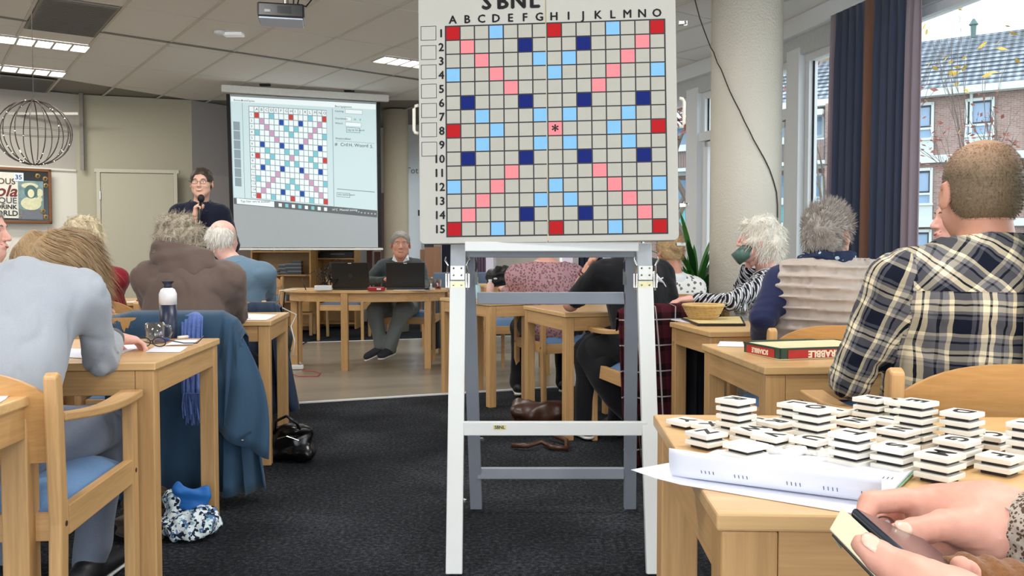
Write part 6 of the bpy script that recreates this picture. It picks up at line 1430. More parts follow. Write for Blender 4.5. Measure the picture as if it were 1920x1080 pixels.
def thinglass():
    t = NT('mug_glass'); tr = t.new('ShaderNodeBsdfTransparent'); tr.inputs[0].default_value = (.82, .85, .86, 1); gl = t.new('ShaderNodeBsdfGlossy'); gl.inputs['Roughness'].default_value = .04
    lw = t.new('ShaderNodeLayerWeight'); lw.inputs[0].default_value = .5; fr = t.math('ADD', .12, t.math('MULTIPLY', t.math('POWER', lw.outputs['Facing'], 2), .7)); mx = t.new('ShaderNodeMixShader')
    t.put(mx.inputs[0], fr); t.t.links.new(tr.outputs[0], mx.inputs[1]); t.t.links.new(gl.outputs[0], mx.inputs[2]); t.t.links.new(mx.outputs[0], t.out.inputs[0]); return t.m
CLEARG = thinglass()
p = onT(1388, 597, 0); glass_mug('empty glass mug standing on the game board by the navy sleeve', p, .036, .085, 0, z=.0135)
# ---------------------------------------------------------------- left table things
bt = onT(316, 634, 0); t = thing('drinking_bottle', 'navy and white drinking bottle with dark cap on the left table', 'bottle', (bt.x, bt.y, TZ+.001), 0)
r = .034; k = bt.y/F
MB().lathe([(0, 0), (r*.94, 0), (r, .006), (r, .135), (0, .135)], 32).build('bottle_body', plain('bottle_navy', '#1d2740', .35), t, smooth=True)
MB().lathe([(r*1.01, .135), (r*1.01, .178), (r*.8, .196), (r*.5, .203), (0, .203)], 32).build('bottle_shoulder', plain('bottle_white', '#e9e8ee', .35), t, smooth=True)
MB().lathe([(r*.46, .203), (r*.46, .213), (r*.40, .215), (r*.66, .226), (r*.66, .231), (0, .231)], 32).build('cap', plain('bottle_cap', '#1a1f33', .4), t, smooth=True)
p = onT(291, 642, 0); glass_mug('empty glass mug beside the drinking bottle', p, .036, .075, .1)
s_ = MB()
p = onT(306, 652, 0)
g = thing('spectacles', 'dark framed reading glasses lying on papers at the table corner', 'glasses', (p.x, p.y-.02, TZ+.003), deg(0))
q = MB()
for cx_ in (-.062, -.006): q.tube([(cx_+.024*math.cos(a), -.004*math.sin(a), .020+.017*math.sin(a)) for a in [2*PI*j/20 for j in range(21)]], .0022, 6)
q.tube([(-.038, 0, .024), (-.030, 0, .024)], .002, 6); q.build('frame', glm, g)
for cx_ in (-.062, -.006): MB().lathe([(0, -.0005), (.023, -.0005), (.023, .0005), (0, .0005)], 20, (cx_, 0, .020), Matrix.Rotation(PI/2, 3, 'X')).build('lens', GLASS, g)
MB().tube([(.018, 0, .028), (.06, .06, .010), (.095, .10, .006), (.115, .115, .030)], .0022, 6).build('temple', glm, g); MB().tube([(-.086, 0, .028), (-.06, .07, .006), (-.03, .12, .006)], .0022, 6).build('temple', glm, g)
p = onT(306, 640, 0); q = MB(); q.lathe([(0, 0), (.028, 0), (.030, .006), (.022, .010), (0, .010)], 24); tag(q.build('blue_case', plain('blue_case', '#3c53b8', .4), loc=(p.x, p.y-.012, TZ+.003), smooth=True), 'small blue round case behind the reading glasses', 'case')
p = onT(343, 636, 0); tag(MB().tube([(-.012, -.02, .007), (.012, .02, .007)], .006, 10).build('lip_balm_stick', plain('cream_plastic', '#e8e2d4', .4), loc=(p.x, p.y, TZ+.0015), smooth=True), 'short cream-coloured stick lying on the left table', 'stick')
sheet('white paper under the reading glasses', [onT(273, 660), onT(338, 660), onT(352, 650), onT(290, 650)])
sheet('white sheet behind the reading glasses at the table edge', [onT(310, 648), onT(362, 646), onT(372, 638), onT(330, 638)], z=.003)
sheet('white sheet under the bent person\'s hand', [onT(205, 668), onT(262, 652), onT(240, 640), onT(190, 648)])
sheet('white sheet at the left end of the same table', [onT(104, 668), onT(160, 672), onT(160, 655), onT(110, 652)])
sheet('white paper on the lower left corner table', [onT(-60, 790), onT(10, 748), onT(16, 742), onT(-40, 742)])
a = sheet('white form on the second left table by the aisle', [onT(436, 600), onT(500, 600), onT(520, 590), onT(452, 588)]); b = sheet('smaller white slip on the second left table', [onT(430, 596), onT(470, 598), onT(474, 590), onT(440, 588)], z=.0026)
sheet('white papers on the second left table behind the bent person', [onT(172, 606), onT(225, 606), onT(238, 594), onT(190, 594)])
p = onT(238, 570, 0); tag(MB().box((0, 0, .006), (.14, .03, .01), .1).build('red_pen_case', plain('red_plastic', '#9c2a28', .5), loc=(p.x, 6.25, TZ+.001), bevel=.003), 'dark red pen case on the table beside the brown sweatshirt', 'pen case'); 
sheet('white plate-like paper under the red pen case', [(p.x-.12, 6.12, 0), (p.x+.14, 6.12, 0), (p.x+.16, 6.4, 0), (p.x-.1, 6.4, 0)], z=-.0002)
# ---------------------------------------------------------------- coats and bags
def drape(name, label, cat, top, bot, m, folds=6, amp=.03, nrm=(0, -1, 0), seed=1, over=None, side=0, sag=.0, parent_loc=None, part=None):
    """hanging cloth: top and bottom polylines (world) of equal length"""
    r = random.Random(seed); nt = len(top); NU, NVv = folds*8, 14; P = []; nv_ = Vector(nrm).normalized()
    ph = [r.uniform(0, 6) for _ in range(4)]
    def pl(L_, u): u *= (len(L_)-1); i = min(int(u), len(L_)-2); return Vector(L_[i]).lerp(Vector(L_[i+1]), u-i)
    for i in range(NU+1):
        u = i/NU; a, b = pl(top, u), pl(bot, u); row = []
        if over:
            for k, (dy, dz) in enumerate(over): row.append(a+Vector((0, dy, dz)))
        for j in range(NVv+1):
            v = j/NVv; p = a.lerp(b, v); w = amp*(v**.7)*(1-.0*v); f = math.sin(2*PI*folds*u+ph[0]+1.2*math.sin(3*u+v*2+ph[1]))+.4*math.sin(2*PI*folds*2.1*u+ph[2]+v*3)
            p = p+nv_*(w*f+sag*math.sin(PI*v))+Vector((.25*w*math.cos(2*PI*folds*u+ph[3]), 0, 0)); p.z = max(p.z, .012); row.append(p)
        P.append(row)
    c = pl(top, .5); loc = (c.x, c.y, 0) if parent_loc is None else parent_loc
    t = thing(name, label, cat, loc, 0); MB().grid(P).build(part or 'cloth', m, t, smooth=True, solid=.006, world=True); return t
cb_ = fabric('coat_petrol_blue', '#2f4a62', .1, 400, .15, rough=.75, big=3); cd_ = fabric('jacket_dark_blue', '#26354a', .1, 400, .15, rough=.75, big=3)
def V3(px, py, Y): return at(px, py, Y)
t = drape('coat', 'long petrol-blue raincoat hanging over a chair down to the carpet', 'coat', [V3(196, 604, 3.79), V3(240, 594, 3.79), V3(410, 594, 3.79), V3(436, 608, 3.79), V3(452, 636, 3.82)], [V3(200, 948, 3.80), V3(250, 945, 3.78), V3(380, 925, 3.72), V3(440, 930, 3.68), V3(498, 918, 3.80)], cb_, 6, .045, seed=4, over=[(.13, -.14), (.11, .0), (.06, .022)])
t2 = MB(); P = []
for i in range(15):
    u = i/14; row = []
    for j in range(12):
        v = j/11; a = V3(410+30*u, 598+8*u*u, 3.86); b = V3(395+110*u, 800+60*u, 3.70); p = a.lerp(b, v); p.y -= .04*math.sin(PI*u)*(v**.5)+.02*math.sin(u*12+v*3)*v; p.x += .02*math.sin(PI*v)*u*3; row.append(p)
    P.append(row)
t2.grid(P).build('sleeve', cb_, t, smooth=True, solid=.008, world=True)
p = V3(455, 818, 3.66); q = MB(); q.box((p.x, p.y, p.z), (.09, .006, .012), Matrix.Rotation(-.5, 3, 'Y')); q.build('pocket_flap', cb_, t, bevel=.003, world=True); q = MB(); q.sphere(V3(455, 826, 3.645), .006, 8, 5); q.build('button', chrome, t, world=True)
sc_ = fabric('scarf_blue', '#5f77b8', .3, 120, .8, big=40)
t = drape('scarf', 'fringed blue-violet scarf lying over the blue coat', 'scarf', [V3(341, 594, 3.80), V3(360, 590, 3.79), V3(381, 594, 3.79)], [V3(343, 738, 3.70), V3(358, 742, 3.69), V3(378, 733, 3.70)], sc_, 5, .012, seed=8, over=[(.09, -.12), (.07, -.03), (.04, .008)])
q = MB(); rr = random.Random(4)
for k in range(34):
    u = k/33; a = V3(344+34*u, 737, 3.69+rr.uniform(-.02, .01)); b = V3(348+28*u+rr.uniform(-5, 5), 790+rr.uniform(-14, 8), 3.68+rr.uniform(-.02, .02)); q.tube([a, a.lerp(b, .5)+Vector((rr.uniform(-.006, .006), 0, 0)), b], .0028, 4)
tag(q.build('fringe', sc_, t, world=True), kind='stuff')
t = drape('jacket', 'dark blue jacket hanging over the balding man\'s chair', 'jacket', [V3(444, 577, 5.30), V3(470, 569, 5.30), V3(512, 570, 5.30), V3(524, 578, 5.31)], [V3(452, 770, 5.26), V3(490, 775, 5.24), V3(535, 775, 5.22), V3(560, 768, 5.26)], cd_, 5, .035, seed=6, over=[(.10, -.12), (.08, -.03), (.05, .01)])
t = drape('tartan_coat', 'dark red tartan coat hung over the chair of the black-shirted person', 'coat', [V3(1160, 588, 4.46), V3(1186, 575, 4.46), V3(1290, 575, 4.55), V3(1352, 590, 4.60)], [V3(1168, 868, 4.42), V3(1215, 876, 4.40), V3(1290, 862, 4.50), V3(1350, 852, 4.60)], TART, 6, .035, seed=9, over=[(.12, -.10), (.09, -.02), (.05, .012)])
t = drape('dark_coat', 'black coat hanging below the basket table', 'coat', [V3(1262, 640, 4.35), V3(1300, 636, 4.4), V3(1346, 640, 4.45)], [V3(1268, 852, 4.36), V3(1305, 856, 4.36), V3(1348, 850, 4.42)], blk, 4, .03, seed=12)
t = drape('jacket', 'dark grey quilted jacket on the back of the seated referee\'s chair', 'jacket', [V3(786, 525, 9.42), V3(806, 520, 9.42), V3(822, 528, 9.3)], [V3(800, 655, 9.2), V3(812, 656, 9.15), V3(826, 652, 9.15)], fabric('jacket_slate', '#4a545f', .2, 200, .6, rough=.5), 3, .03, seed=13)
# handbag, fur bag, patterned bag, brown bag
p = onz(541, 868); s = SDF(.008); s.M = np.array(Matrix.Translation(p)); s.box((0, .05, .09), (.11, .06, .085), .05, .02); s.ell((.02, .03, .165), (.10, .05, .03), .03); s.ell((.08, .02, .05), (.06, .06, .05), .03)
o = thing('handbag', 'shiny black handbag on the carpet by the second table leg', 'bag', tuple(p), 0); s.build('bag_body', plain('black_leather', '#0f0f11', .25, var=.02, bump=.3, scale=60), o, lambda P: .006*vnoise(P, 4, 6, 45), world=True)
q = MB(); q.tube([p+Vector(v) for v in ((-.07, .0, .15), (-.06, -.02, .22), (.0, -.03, .25), (.05, -.02, .21), (.07, .0, .15))], .008, 8); q.build('strap', _mc['black_leather'], o, smooth=True, world=True)
q = MB(); q.tube([p+Vector(v) for v in ((-.05, -.02, .13), (0, -.03, .145), (.06, -.02, .12))], .003, 6); q.build('zip', chrome, o, world=True)
p = onz(345, 1015); o = thing('patterned_bag', 'crumpled blue and white patterned cloth bag with bright blue lining on the carpet', 'bag', tuple(p), 0); s = SDF(.007); s.M = np.array(Matrix.Translation(p))
s.ell((.0, .06, .05), (.11, .09, .055), .03); s.ell((-.06, .08, .10), (.055, .05, .08), .03); s.ell((.05, .05, .07), (.06, .06, .05), .03)
def bagprint():
    t = NT('bag_print'); v = t.coord(); vo = t.new('ShaderNodeTexVoronoi'); t.put(vo.inputs['Vector'], v); vo.inputs['Scale'].default_value = 75; n = t.noise(v, 30, 3, .7)
    f = t.math('ADD', t.math('MULTIPLY', t.sep(vo.outputs['Color'])[0], .6), t.math('MULTIPLY', n, .5)); c = t.new('ShaderNodeValToRGB'); t.put(c.inputs[0], f); c.color_ramp.interpolation = 'CONSTANT'; e = c.color_ramp.elements
    st = [(0, '#1c2438'), (.36, '#e6eef0'), (.52, '#5d7fa8'), (.62, '#20293c'), (.70, '#dfe9ea'), (.82, '#8fc0cc')]
    while len(e) < len(st): e.new(.5)
    for q, (p, k) in zip(e, st): q.position = p; q.color = lin(k)
    return t.fin(c.outputs[0], .8, 0, .2)
BP = bagprint(); s.build('bag_body', BP, o, lambda P: .011*vnoise(P, 9, 7, 48), world=True)
s = SDF(.006); s.M = np.array(Matrix.Translation(p)); s.ell((.005, .07, .135), (.062, .026, .05), .03, R=np.array(Matrix.Rotation(.3, 3, 'Y'))); s.ell((-.03, .06, .175), (.026, .016, .045), .03, R=np.array(Matrix.Rotation(-.5, 3, 'Y'))); s.ell((.045, .07, .165), (.034, .016, .026), .03, R=np.array(Matrix.Rotation(-.3, 3, 'Y'))); s.build('lining', plain('bright_blue_lining', '#1668b8', .6), o, lambda P: .006*vnoise(P, 5, 6, 60), world=True)
p = onz(262, 1010); o = thing('brown_fabric_bag', 'dark brown ribbed cloth heap beside the patterned bag', 'bag', (p.x, p.y+.04, 0), 0); s = SDF(.008); s.M = np.array(Matrix.Translation(p+Vector((0, .06, 0))))
s.ell((0, 0, .05), (.11, .12, .06), .03); s.ell((-.02, .08, .09), (.10, .07, .07), .04); s.ell((.03, -.07, .03), (.06, .06, .04), .03)
s.build('cloth', fabric('brown_corduroy', '#4b3d33', .25, 200, .8), o, lambda P: .010*np.sin((P[:, 2]*1.0+P[:, 1]*.6)*120+2*vnoise(P, 3, 5, 14)), world=True)
p = onz(1010, 820); o = thing('brown_handbag', 'brown leather handbag with long strap on the carpet behind the easel crossbar', 'bag', tuple(p), 0); s = SDF(.009); s.M = np.array(Matrix.Translation(p)); s.box((.0, .12, .10), (.16, .08, .09), .05, .03); s.ell((-.07, .08, .12), (.08, .06, .05), .03); s.build('bag_body', plain('brown_leather', '#3c2418', .35, bump=.3, scale=40), o, lambda P: .012*vnoise(P, 4, 6, 30), world=True)
MB().tube([onz(*q_)+Vector((0, 0, z)) for q_, z in (((960, 842), .02), ((990, 846), .03), ((1015, 838), .03), ((1035, 846), .02), ((1062, 848), .02), ((1062, 836), .03), ((1030, 828), .05))], .014, 8).build('strap', plain('brown_leather_strap', '#4a2c1c', .35), o, smooth=True, world=True)
# ---------------------------------------------------------------- plant
pl_ = thing('potted_plant', 'leafy green potted plant by the window, left of the round column', 'plant', (1.43, 6.85, 0), 0)
MB().lathe([(0, 0), (.13, 0), (.17, .32), (.155, .32), (.15, .28), (0, .28)], 24).build('pot', plain('pot_grey', '#6f6c66', .6), pl_, smooth=True); gr = plain('leaf_green', '#3f7d34', .35, var=.25, scale=8); gr2 = plain('leaf_dark_green', '#1f4a22', .35, var=.25, scale=8)
rr = random.Random(12)
for k in range(120):
    a = rr.uniform(0, 2*PI); L_ = rr.uniform(.35, .72); el = rr.uniform(.25, 1.3); w_ = rr.uniform(.018, .03); z0 = rr.uniform(.4, .85); P = []
    for j in range(9):
        u = j/8; r_ = L_*u*math.cos(el)*(1+.25*u)*.75; z = z0+L_*(u*math.sin(el)-.45*u*u*math.cos(el)); ww = w_*math.sin(PI*min(1, .08+u*.92))**.7*(1 if u < 1 else 0); c = Vector((r_*math.cos(a), r_*math.sin(a), z)); sd = Vector((-math.sin(a), math.cos(a), 0)); P.append([c-sd*ww, c-Vector((0, 0, ww*.3)), c+sd*ww])
    MB().grid(P).build('leaf', gr if k % 3 else gr2, pl_, smooth=True)
for k in range(7): a = k*.9; MB().tube([(.04*math.cos(a), .04*math.sin(a), .28), (.07*math.cos(a), .07*math.sin(a), .75)], .010, 6).build('stem', gr2, pl_)
# ---------------------------------------------------------------- framed mirror picture
fA, fB = at(2, 400, 10.43), at(96, 400, 10.76); pd = PM-PL; pd.z = 0; pd.normalize(); pc = Vector((fB.x, fB.y, 0)); zt, zb = at(96, 321, 10.95).z, at(96, 421, 10.95).z; FW = 1.05
pic = thing('framed_mirror_picture', 'wooden framed advertising mirror with a portrait of a lady, on the left wall', 'picture', tuple(pc+Vector((0, 0, (zt+zb)/2))-pd*FW/2+Vector((pd.y, -pd.x, 0))*.05), math.atan2(pd.y, pd.x))
hz = (zt-zb)/2; fw_ = wood('frame_walnut', '#7a4f2c', 0, .7)
for c_, d_ in (((0, 0, hz-.018), (FW, .03, .036)), ((0, 0, -hz+.018), (FW, .03, .036)), ((FW/2-.018, 0, 0), (.036, .03, 2*hz)), ((-FW/2+.018, 0, 0), (.036, .03, 2*hz))): MB().box(c_, d_).build('frame_bar', fw_, pic, bevel=.006)
MB().box((0, .005, 0), (FW-.05, .01, 2*hz-.05)).build('dark_mirror', plain('mirror_dark', '#1c1a1a', .15), pic)
def fl_(name, x0, x1, z0, z1, m, y=-.002, n=1): return MB().box(((x0+x1)/2, y, (z0+z1)/2), (x1-x0, .002, z1-z0)).build(name, m, pic)
xr = FW/2
fl_('mirror_panel', xr-.99, xr-.32, -hz+.06, hz-.06, plain('mirror_cream', '#dcdacb', .3)); fl_('striped_panel', xr-.36, xr-.10, -hz+.05, -hz+.20, plain('mirror_stripes', '#6d7078', .3))
fl_('portrait', xr-.36, xr-.09, -hz+.16, hz-.15, plain('portrait_teal', '#7c9a9a', .5, var=.35, scale=14), -.005)
pm_ = MB(); bx_, bz_ = xr-.225, 0
def blob(x, z, rx, rz_, m, nm, y=-.0075): q = MB(); q.prism([(rx*math.cos(2*PI*k/20), rz_*math.sin(2*PI*k/20)) for k in range(20)], 0, .0015, lambda a, b, c: (x+a, y-c, z+b)); return q.build(nm, m, pic)
pcr = plain('portrait_cream', '#d9d6b0', .5, var=.15, scale=30); pdk = plain('portrait_dark_teal', '#4d7273', .5, var=.3, scale=20)
blob(bx_, -.09, .11, .08, pcr, 'portrait_dress'); blob(bx_, .05, .07, .08, pdk, 'portrait_hair', -.009); blob(bx_, .03, .035, .05, plain('portrait_face', '#e3dcb4', .5), 'portrait_face', -.011); blob(bx_-.01, .12, .09, .035, pcr, 'portrait_hat', -.0085); blob(bx_+.095, .04, .035, .05, pcr, 'portrait_flower', -.009); blob(bx_+.09, -.04, .03, .035, pcr, 'portrait_flower', -.009)
gold = plain('mirror_gold', '#a88b52', .4, .4, var=.3, scale=40)
for x, z in ((xr-.07, hz-.12), (xr-.065, hz-.20), (xr-.10, -hz+.15), (xr-.07, -hz+.08), (xr-.15, hz-.09)): q = MB(); q.tube([(x+.028*math.cos(a)*(1-.05*a), -.008, z+.028*math.sin(a)*(1-.05*a)) for a in [k*.5 for k in range(22)]], .006, 5); q.build('gold_scroll', gold, pic)
fl_('price_card', xr-.40, xr-.30, hz-.16, hz-.06, plain('card_white', '#dfe8f2', .6), -.010)
def ptx(s, x, z, size, m, bold=.002, sh=0, y=-.006): text(s, size, 'lettering', m, pic, Matrix.Translation((x, y, z)) @ Matrix.Rotation(PI/2, 4, 'X'), .0006, bold, 'RIGHT', 1, sh)
ptx('DELICIOUS', xr-.385, hz-.17, .095, plain('letters_gold', '#5e4a2e', .5)); ptx('Cola', xr-.375, .045, .19, plain('letters_maroon', '#6b1f1c', .5), .004, .3); ptx('ANTIQUE', xr-.375, -.065, .095, plain('letters_grey', '#55565a', .5)); ptx('REFRESHING DRINK', xr-.375, -.14, .072, ink); ptx('WORLD', xr-.365, -.215, .085, ink); ptx('35', xr-.315, hz-.115, .075, plain('letters_blue', '#34467c', .5), y=-.012)
p = at(8, 466, 10.5); tag(text('NO', .10, 'wall_letters', ink, None, Matrix.Rotation(PI/2, 4, 'X'), .004, .002), 'small dark letters on the wall beside the edge person\'s chin', 'sign'); o = bpy.data.objects['wall_letters']; o.location = (p.x, 10.37, p.z); o.rotation_euler = (0, 0, math.atan2(pd.y, pd.x)); 
# ---------------------------------------------------------------- bookcase and equipment rack
def rackbox(name, label, pxa, pxb, Y, depth, shelves, ztop, rz=0, cat='shelf'):
    a, b = at(pxa, 500, Y), at(pxb, 500, Y); w = b.x-a.x; t = thing(name, label, cat, ((a.x+b.x)/2, Y+depth/2, 0), rz)
    for s in (-1, 1): MB().box((s*(w/2-.012), 0, ztop/2), (.024, depth, ztop)).build('side_panel', wood('shelf_wood_z', '#c89a5c', 2, .8, .4), t, bevel=.002)
    for z in shelves: MB().box((0, 0, z), (w-.05, depth-.01, .022)).build('shelf', SHELFW, t, bevel=.002)
    MB().box((0, depth/2-.006, ztop/2), (w-.04, .008, ztop-.02)).build('back_panel', plain('shelf_back', '#b99b70', .7), t); return t, w
Y1 = 11.9; bc, bw = rackbox('bookcase', 'open beech bookcase with stacks of disc cases, under the screen', 470, 583, Y1, .32, [.10, .42, .78-.0, 1.10, 1.45], 1.47)
zs = lambda py: at(530, py, Y1).z
rr = random.Random(3); k = 0
cdm = [plain('case_%d' % i, c, .3) for i, c in enumerate(('#2c2d30', '#55575c', '#8a8d92', '#3b3f4a', '#6b2c2c'))]
kk = 0
UPW2 = ['first', 'second', 'third', 'fourth', 'fifth', 'sixth', 'seventh', 'eighth', 'ninth', 'tenth', 'eleventh', 'twelfth', 'thirteenth', 'fourteenth', 'fifteenth']
UPW = ['lowest']+[w+' from the bottom' for w in UPW2[1:]]
for col_, (px, n) in enumerate(((532, 11), (545, 12), (557, 15))):
    p = at(px, 500, Y1+.1)
    for i in range(n):
        z = .792+i*.0125
        o = tag(MB().box((0, 0, .0055), (.13, .12, .0105), rr.uniform(-.05, .05)).build('disc_case', cdm[kk % 4], loc=(p.x+rr.uniform(-.003, .003), Y1+.12, z)), 'disc case %s in the %s pile of the bookcase' % (UPW[i], ('left', 'middle', 'right')[col_]), 'disc case', 'disc cases in the %s pile' % ('left', 'middle', 'right')[col_]); kk += 1
for px, n in ((500, 3), (516, 4)):
    p = at(px, 500, Y1+.1)
    for i in range(n): tag(MB().box((0, 0, .0055), (.13, .12, .0105), rr.uniform(-.2, .2)).build('disc_case', cdm[kk % 5], loc=(p.x, Y1+.1, .792+i*.0125)), 'disc case %s in the low heap, %s of the shelf' % (UPW[i], 'left' if px == 500 else 'centre'), 'disc case', 'disc cases in the low heap, %s' % ('left' if px == 500 else 'centre')); kk += 1
for i in range(9): p = at(492+i*6, 500, Y1+.1); tag(MB().box((0, 0, .07), (.03, .12, .14), 0).build('book', cdm[(i*2+4) % 5], loc=(p.x, Y1+.13, 1.112)), 'small book, %s from the left on the upper bookcase shelf' % UPW2[i], 'book', 'books on the upper shelf')
p = at(515, 540, Y1); tag(MB().box((0, 0, .04), (.3, .2, .08)).build('grey_box', plain('box_lilac_grey', '#aaa8b4', .6), loc=(p.x, Y1+.12, .432), bevel=.004), 'pale grey box on the lower shelf of the bookcase', 'box')
p = at(566, 584, Y1-.3); cr = thing('wooden_crate', 'small light wooden crate with a hand slot on a stool by the bookcase', 'crate', (p.x, Y1-.25, .30), 0); MB().box((0, 0, .11), (.22, .2, .2)).build('crate_body', SHELFW, cr, bevel=.004); MB().box((0, -.101, .15), (.07, .004, .02)).build('hand_slot', boltm, cr)
st_ = thing('stool', 'low beech stool under the small crate', 'stool', (p.x, Y1-.25, 0), 0); MB().box((0, 0, .285), (.30, .26, .03)).build('seat', SHELFW, st_, bevel=.003)
for sx in (-1, 1):
    for sy in (-1, 1): MB().box((sx*.13, sy*.11, .135), (.035, .035, .27)).build('leg', WD[2], st_)
Y2 = 12.5; rk, rw = rackbox('equipment_rack', 'beech equipment rack with black amplifiers beside the bookcase', 592, 667, Y2, .4, [.08, .60, 1.00-.0, 1.17, 1.42], 1.44)
p = at(630, 483, Y2); am = thing('amplifier', 'black mixing amplifier with small lights, upper unit in the rack', 'amplifier', (p.x, Y2+.17, 1.185), 0); MB().box((0, 0, .08), (rw-.08, .3, .15)).build('housing', black, am, bevel=.003)
q = MB(); 
for i in range(16): q.lathe([(0, 0), (.008, 0), (.008, .02), (0, .02)], 8, (-.19+i*.025, -.152, .045+.03*(i % 2)), Matrix.Rotation(PI/2, 3, 'X'))
tag(q.build('knobs', greyseam, am), kind='stuff'); MB().box((.13, -.153, .115), (.07, .004, .03)).build('display', plain('amber_display', '#e9a56a', .4, emit=.7), am); MB().lathe([(0, 0), (.012, 0), (.012, .006), (0, .006)], 12, (-.2, -.152, .07), Matrix.Rotation(PI/2, 3, 'X')).build('power_light', plain('blue_lamp', '#8fb2ff', .3, emit=1.2), am)
am2 = thing('disc_player', 'slim black disc player, lower unit in the rack', 'player', (p.x, Y2+.17, 1.012), 0); MB().box((0, 0, .045), (rw-.08, .3, .08)).build('housing', black, am2, bevel=.003); MB().box((.02, -.152, .055), (.2, .004, .015)).build('disc_tray', greyseam, am2)
# boards and folded tables leaning at the back
lm = [plain('panel_mauve', '#8d7476', .6), wood('panel_dark_wood', '#5e2f22', 2, .7), wood('panel_brown', '#a9795a', 2, .8)]
def leaning(label, pxa, pxb, pyt, Y, m, z0=0.): a, b, c_ = at(pxa, 500, Y), at(pxb, 500, Y), at(pxa, pyt, Y); o = MB(); o.box(((0), 0, (c_.z-z0)/2), (b.x-a.x, .03, c_.z-z0)); tag(o.build('leaning_panel', m, loc=((a.x+b.x)/2, Y, z0), bevel=.003), label, 'panel')
leaning('dark red-brown panel leaning behind the rack, right of the screen bottom', 688, 698, 470, 12.9, lm[1]); leaning('second dark panel beside the dark red-brown one', 702, 714, 472, 12.85, lm[1]); leaning('mauve cupboard panel just right of the screen edge', 715, 729, 362, 12.7, lm[0], .0); leaning('brown board leaning at the far end left of the easel', 797, 826, 462, 12.0, lm[2])
leaning('narrow brown board behind the first leaning one', 788, 796, 468, 12.1, lm[2])
def banner_mat():
    t = NT('thin_white_banner'); d = t.new('ShaderNodeBsdfTranslucent'); d.inputs[0].default_value = (.95, .97, 1, 1); mx = t.new('ShaderNodeMixShader'); mx.inputs[0].default_value = .92
    t.fin(lin('#f2f5f8'), .7); t.t.links.new(t.b.outputs[0], mx.inputs[1]); t.t.links.new(d.outputs[0], mx.inputs[2]); t.t.links.new(mx.outputs[0], t.out.inputs[0]); return t.m
# notice on bright far door
p = at(773, 320, 13.2); nb = thing('notice_banner', 'tall white notice panel with faint lettering beside the slim column', 'sign', (at(774, 400, 13.3).x, 13.3, 0), 0); zt2 = at(775, 230, 13.1).z; MB().grid([[(x, 0, z) for z in (.02, zt2/2, zt2)] for x in (-.125, 0, .125)]).build('panel', banner_mat(), nb); text('Tot', .13, 'lettering', plain('banner_text', '#8b9198', .7), nb, Matrix.Translation((-.01, -.012, at(768, 318, 13.1).z)) @ Matrix.Rotation(PI/2, 4, 'X'), .001, .001)
# ---------------------------------------------------------------- things on the curved table
def laptop(label, px, Y, py_base, w=.36, face=0, rzz=0., lid=.235, logo=False):
    c = onz(px, py_base, TZ); t = thing('laptop', label, 'laptop', (c.x, Y, TZ+.001), rzz)
    MB().box((0, .12, .010), (w, .24, .018)).build('keyboard_base', black, t, bevel=.003)
    l = MB(); l.hexa([(-w/2, -.004, .019), (w/2, -.004, .019), (w/2, .006, .019), (-w/2, .006, .019), (-w/2, -.055, .019+lid), (w/2, -.055, .019+lid), (w/2, -.045, .019+lid), (-w/2, -.045, .019+lid)]); l.build('lid', plain('laptop_lid', '#232220', .35), t, bevel=.003)
    if logo: q = MB(); q.lathe([(.016, 0), (.020, 0), (.020, .0015), (.016, .0015)], 20, (0, -.030, .13), Matrix.Rotation(PI/2+.2, 3, 'X')); q.build('emblem', plain('emblem_grey', '#4a4845', .3, .5), t); text('hp', .022, 'lettering', plain('emblem_grey', '#4a4845', .3, .5), t, Matrix.Translation((0, -.0305, .13)) @ Matrix.Rotation(PI/2+.2, 4, 'X'), .0008, .0004)
    q = MB(); q.box((-.0, -.054, .246), (.03, .004, .006)); q.build('sticker', whitep, t); return t
laptop('black laptop seen from behind on the left half of the curved table', 655, 8.22, 544, .35, logo=True, rzz=deg(-3)); laptop('black laptop in front of the seated referee', 757, 8.28, 544, .36, rzz=deg(4))
p = onz(601, 546, TZ); ps = thing('power_strip', 'white power strip on the curved table left of the laptop', 'power strip', (p.x, 8.02, TZ+.001), .05); MB().box((0, 0, .024), (.155, .05, .045)).build('housing', whitep, ps, bevel=.006)
for i in range(3): MB().lathe([(0, 0), (.016, 0), (.016, .003), (0, .003)], 14, (-.05+i*.05, 0, .0465)).build('socket', greyseam, ps)
p = onz(703, 546, TZ); rb = thing('sweet_packet', 'red and white packet between the two laptops', 'packet', (p.x, 7.99, TZ+.001), -.05); MB().box((0, 0, .017), (.15, .07, .033)).build('packet_body', plain('packet_red', '#b01f2c', .3, var=.1, scale=20), rb, bevel=.006); MB().box((.03, -.036, .016), (.04, .002, .014)).build('label_patch', whitep, rb, bevel=.001)
p = onz(797, 545, TZ); ms = tag(MB().sphere((0, 0, .014), .03, 12, 8, (1, 1.4, .5)).build('computer_mouse', black, loc=(p.x, 8.13, TZ+.001), smooth=True), 'black computer mouse right of the referee\'s laptop', 'mouse')
def on8(px, py, Y): return (at(px, py, Y).x, Y, 0)
sheet('white paper under the front of the referee\'s laptop', [on8(733, 0, 8.07), on8(800, 0, 8.04), on8(802, 0, 8.18), on8(735, 0, 8.2)])
p = at(821, 540, 8.25); glass_mug('glass of red tea at the right end of the curved table', Vector((p.x, 8.25, 0)), .033, .095, PI, tea=plain('red_tea', '#8c1c12', .1, spec=.6))
p = at(809, 540, 8.2); q = MB(); q.lathe([(0, 0), (.022, 0), (.005, .04), (.01, .055), (0, .06)], 10); tag(q.build('tissue', whitep, loc=(p.x, 8.16, TZ+.001), smooth=True), 'crumpled tissue left of the tea glass', 'tissue')
cbm = plain('cable_black', '#17171a', .5); rr = random.Random(8)
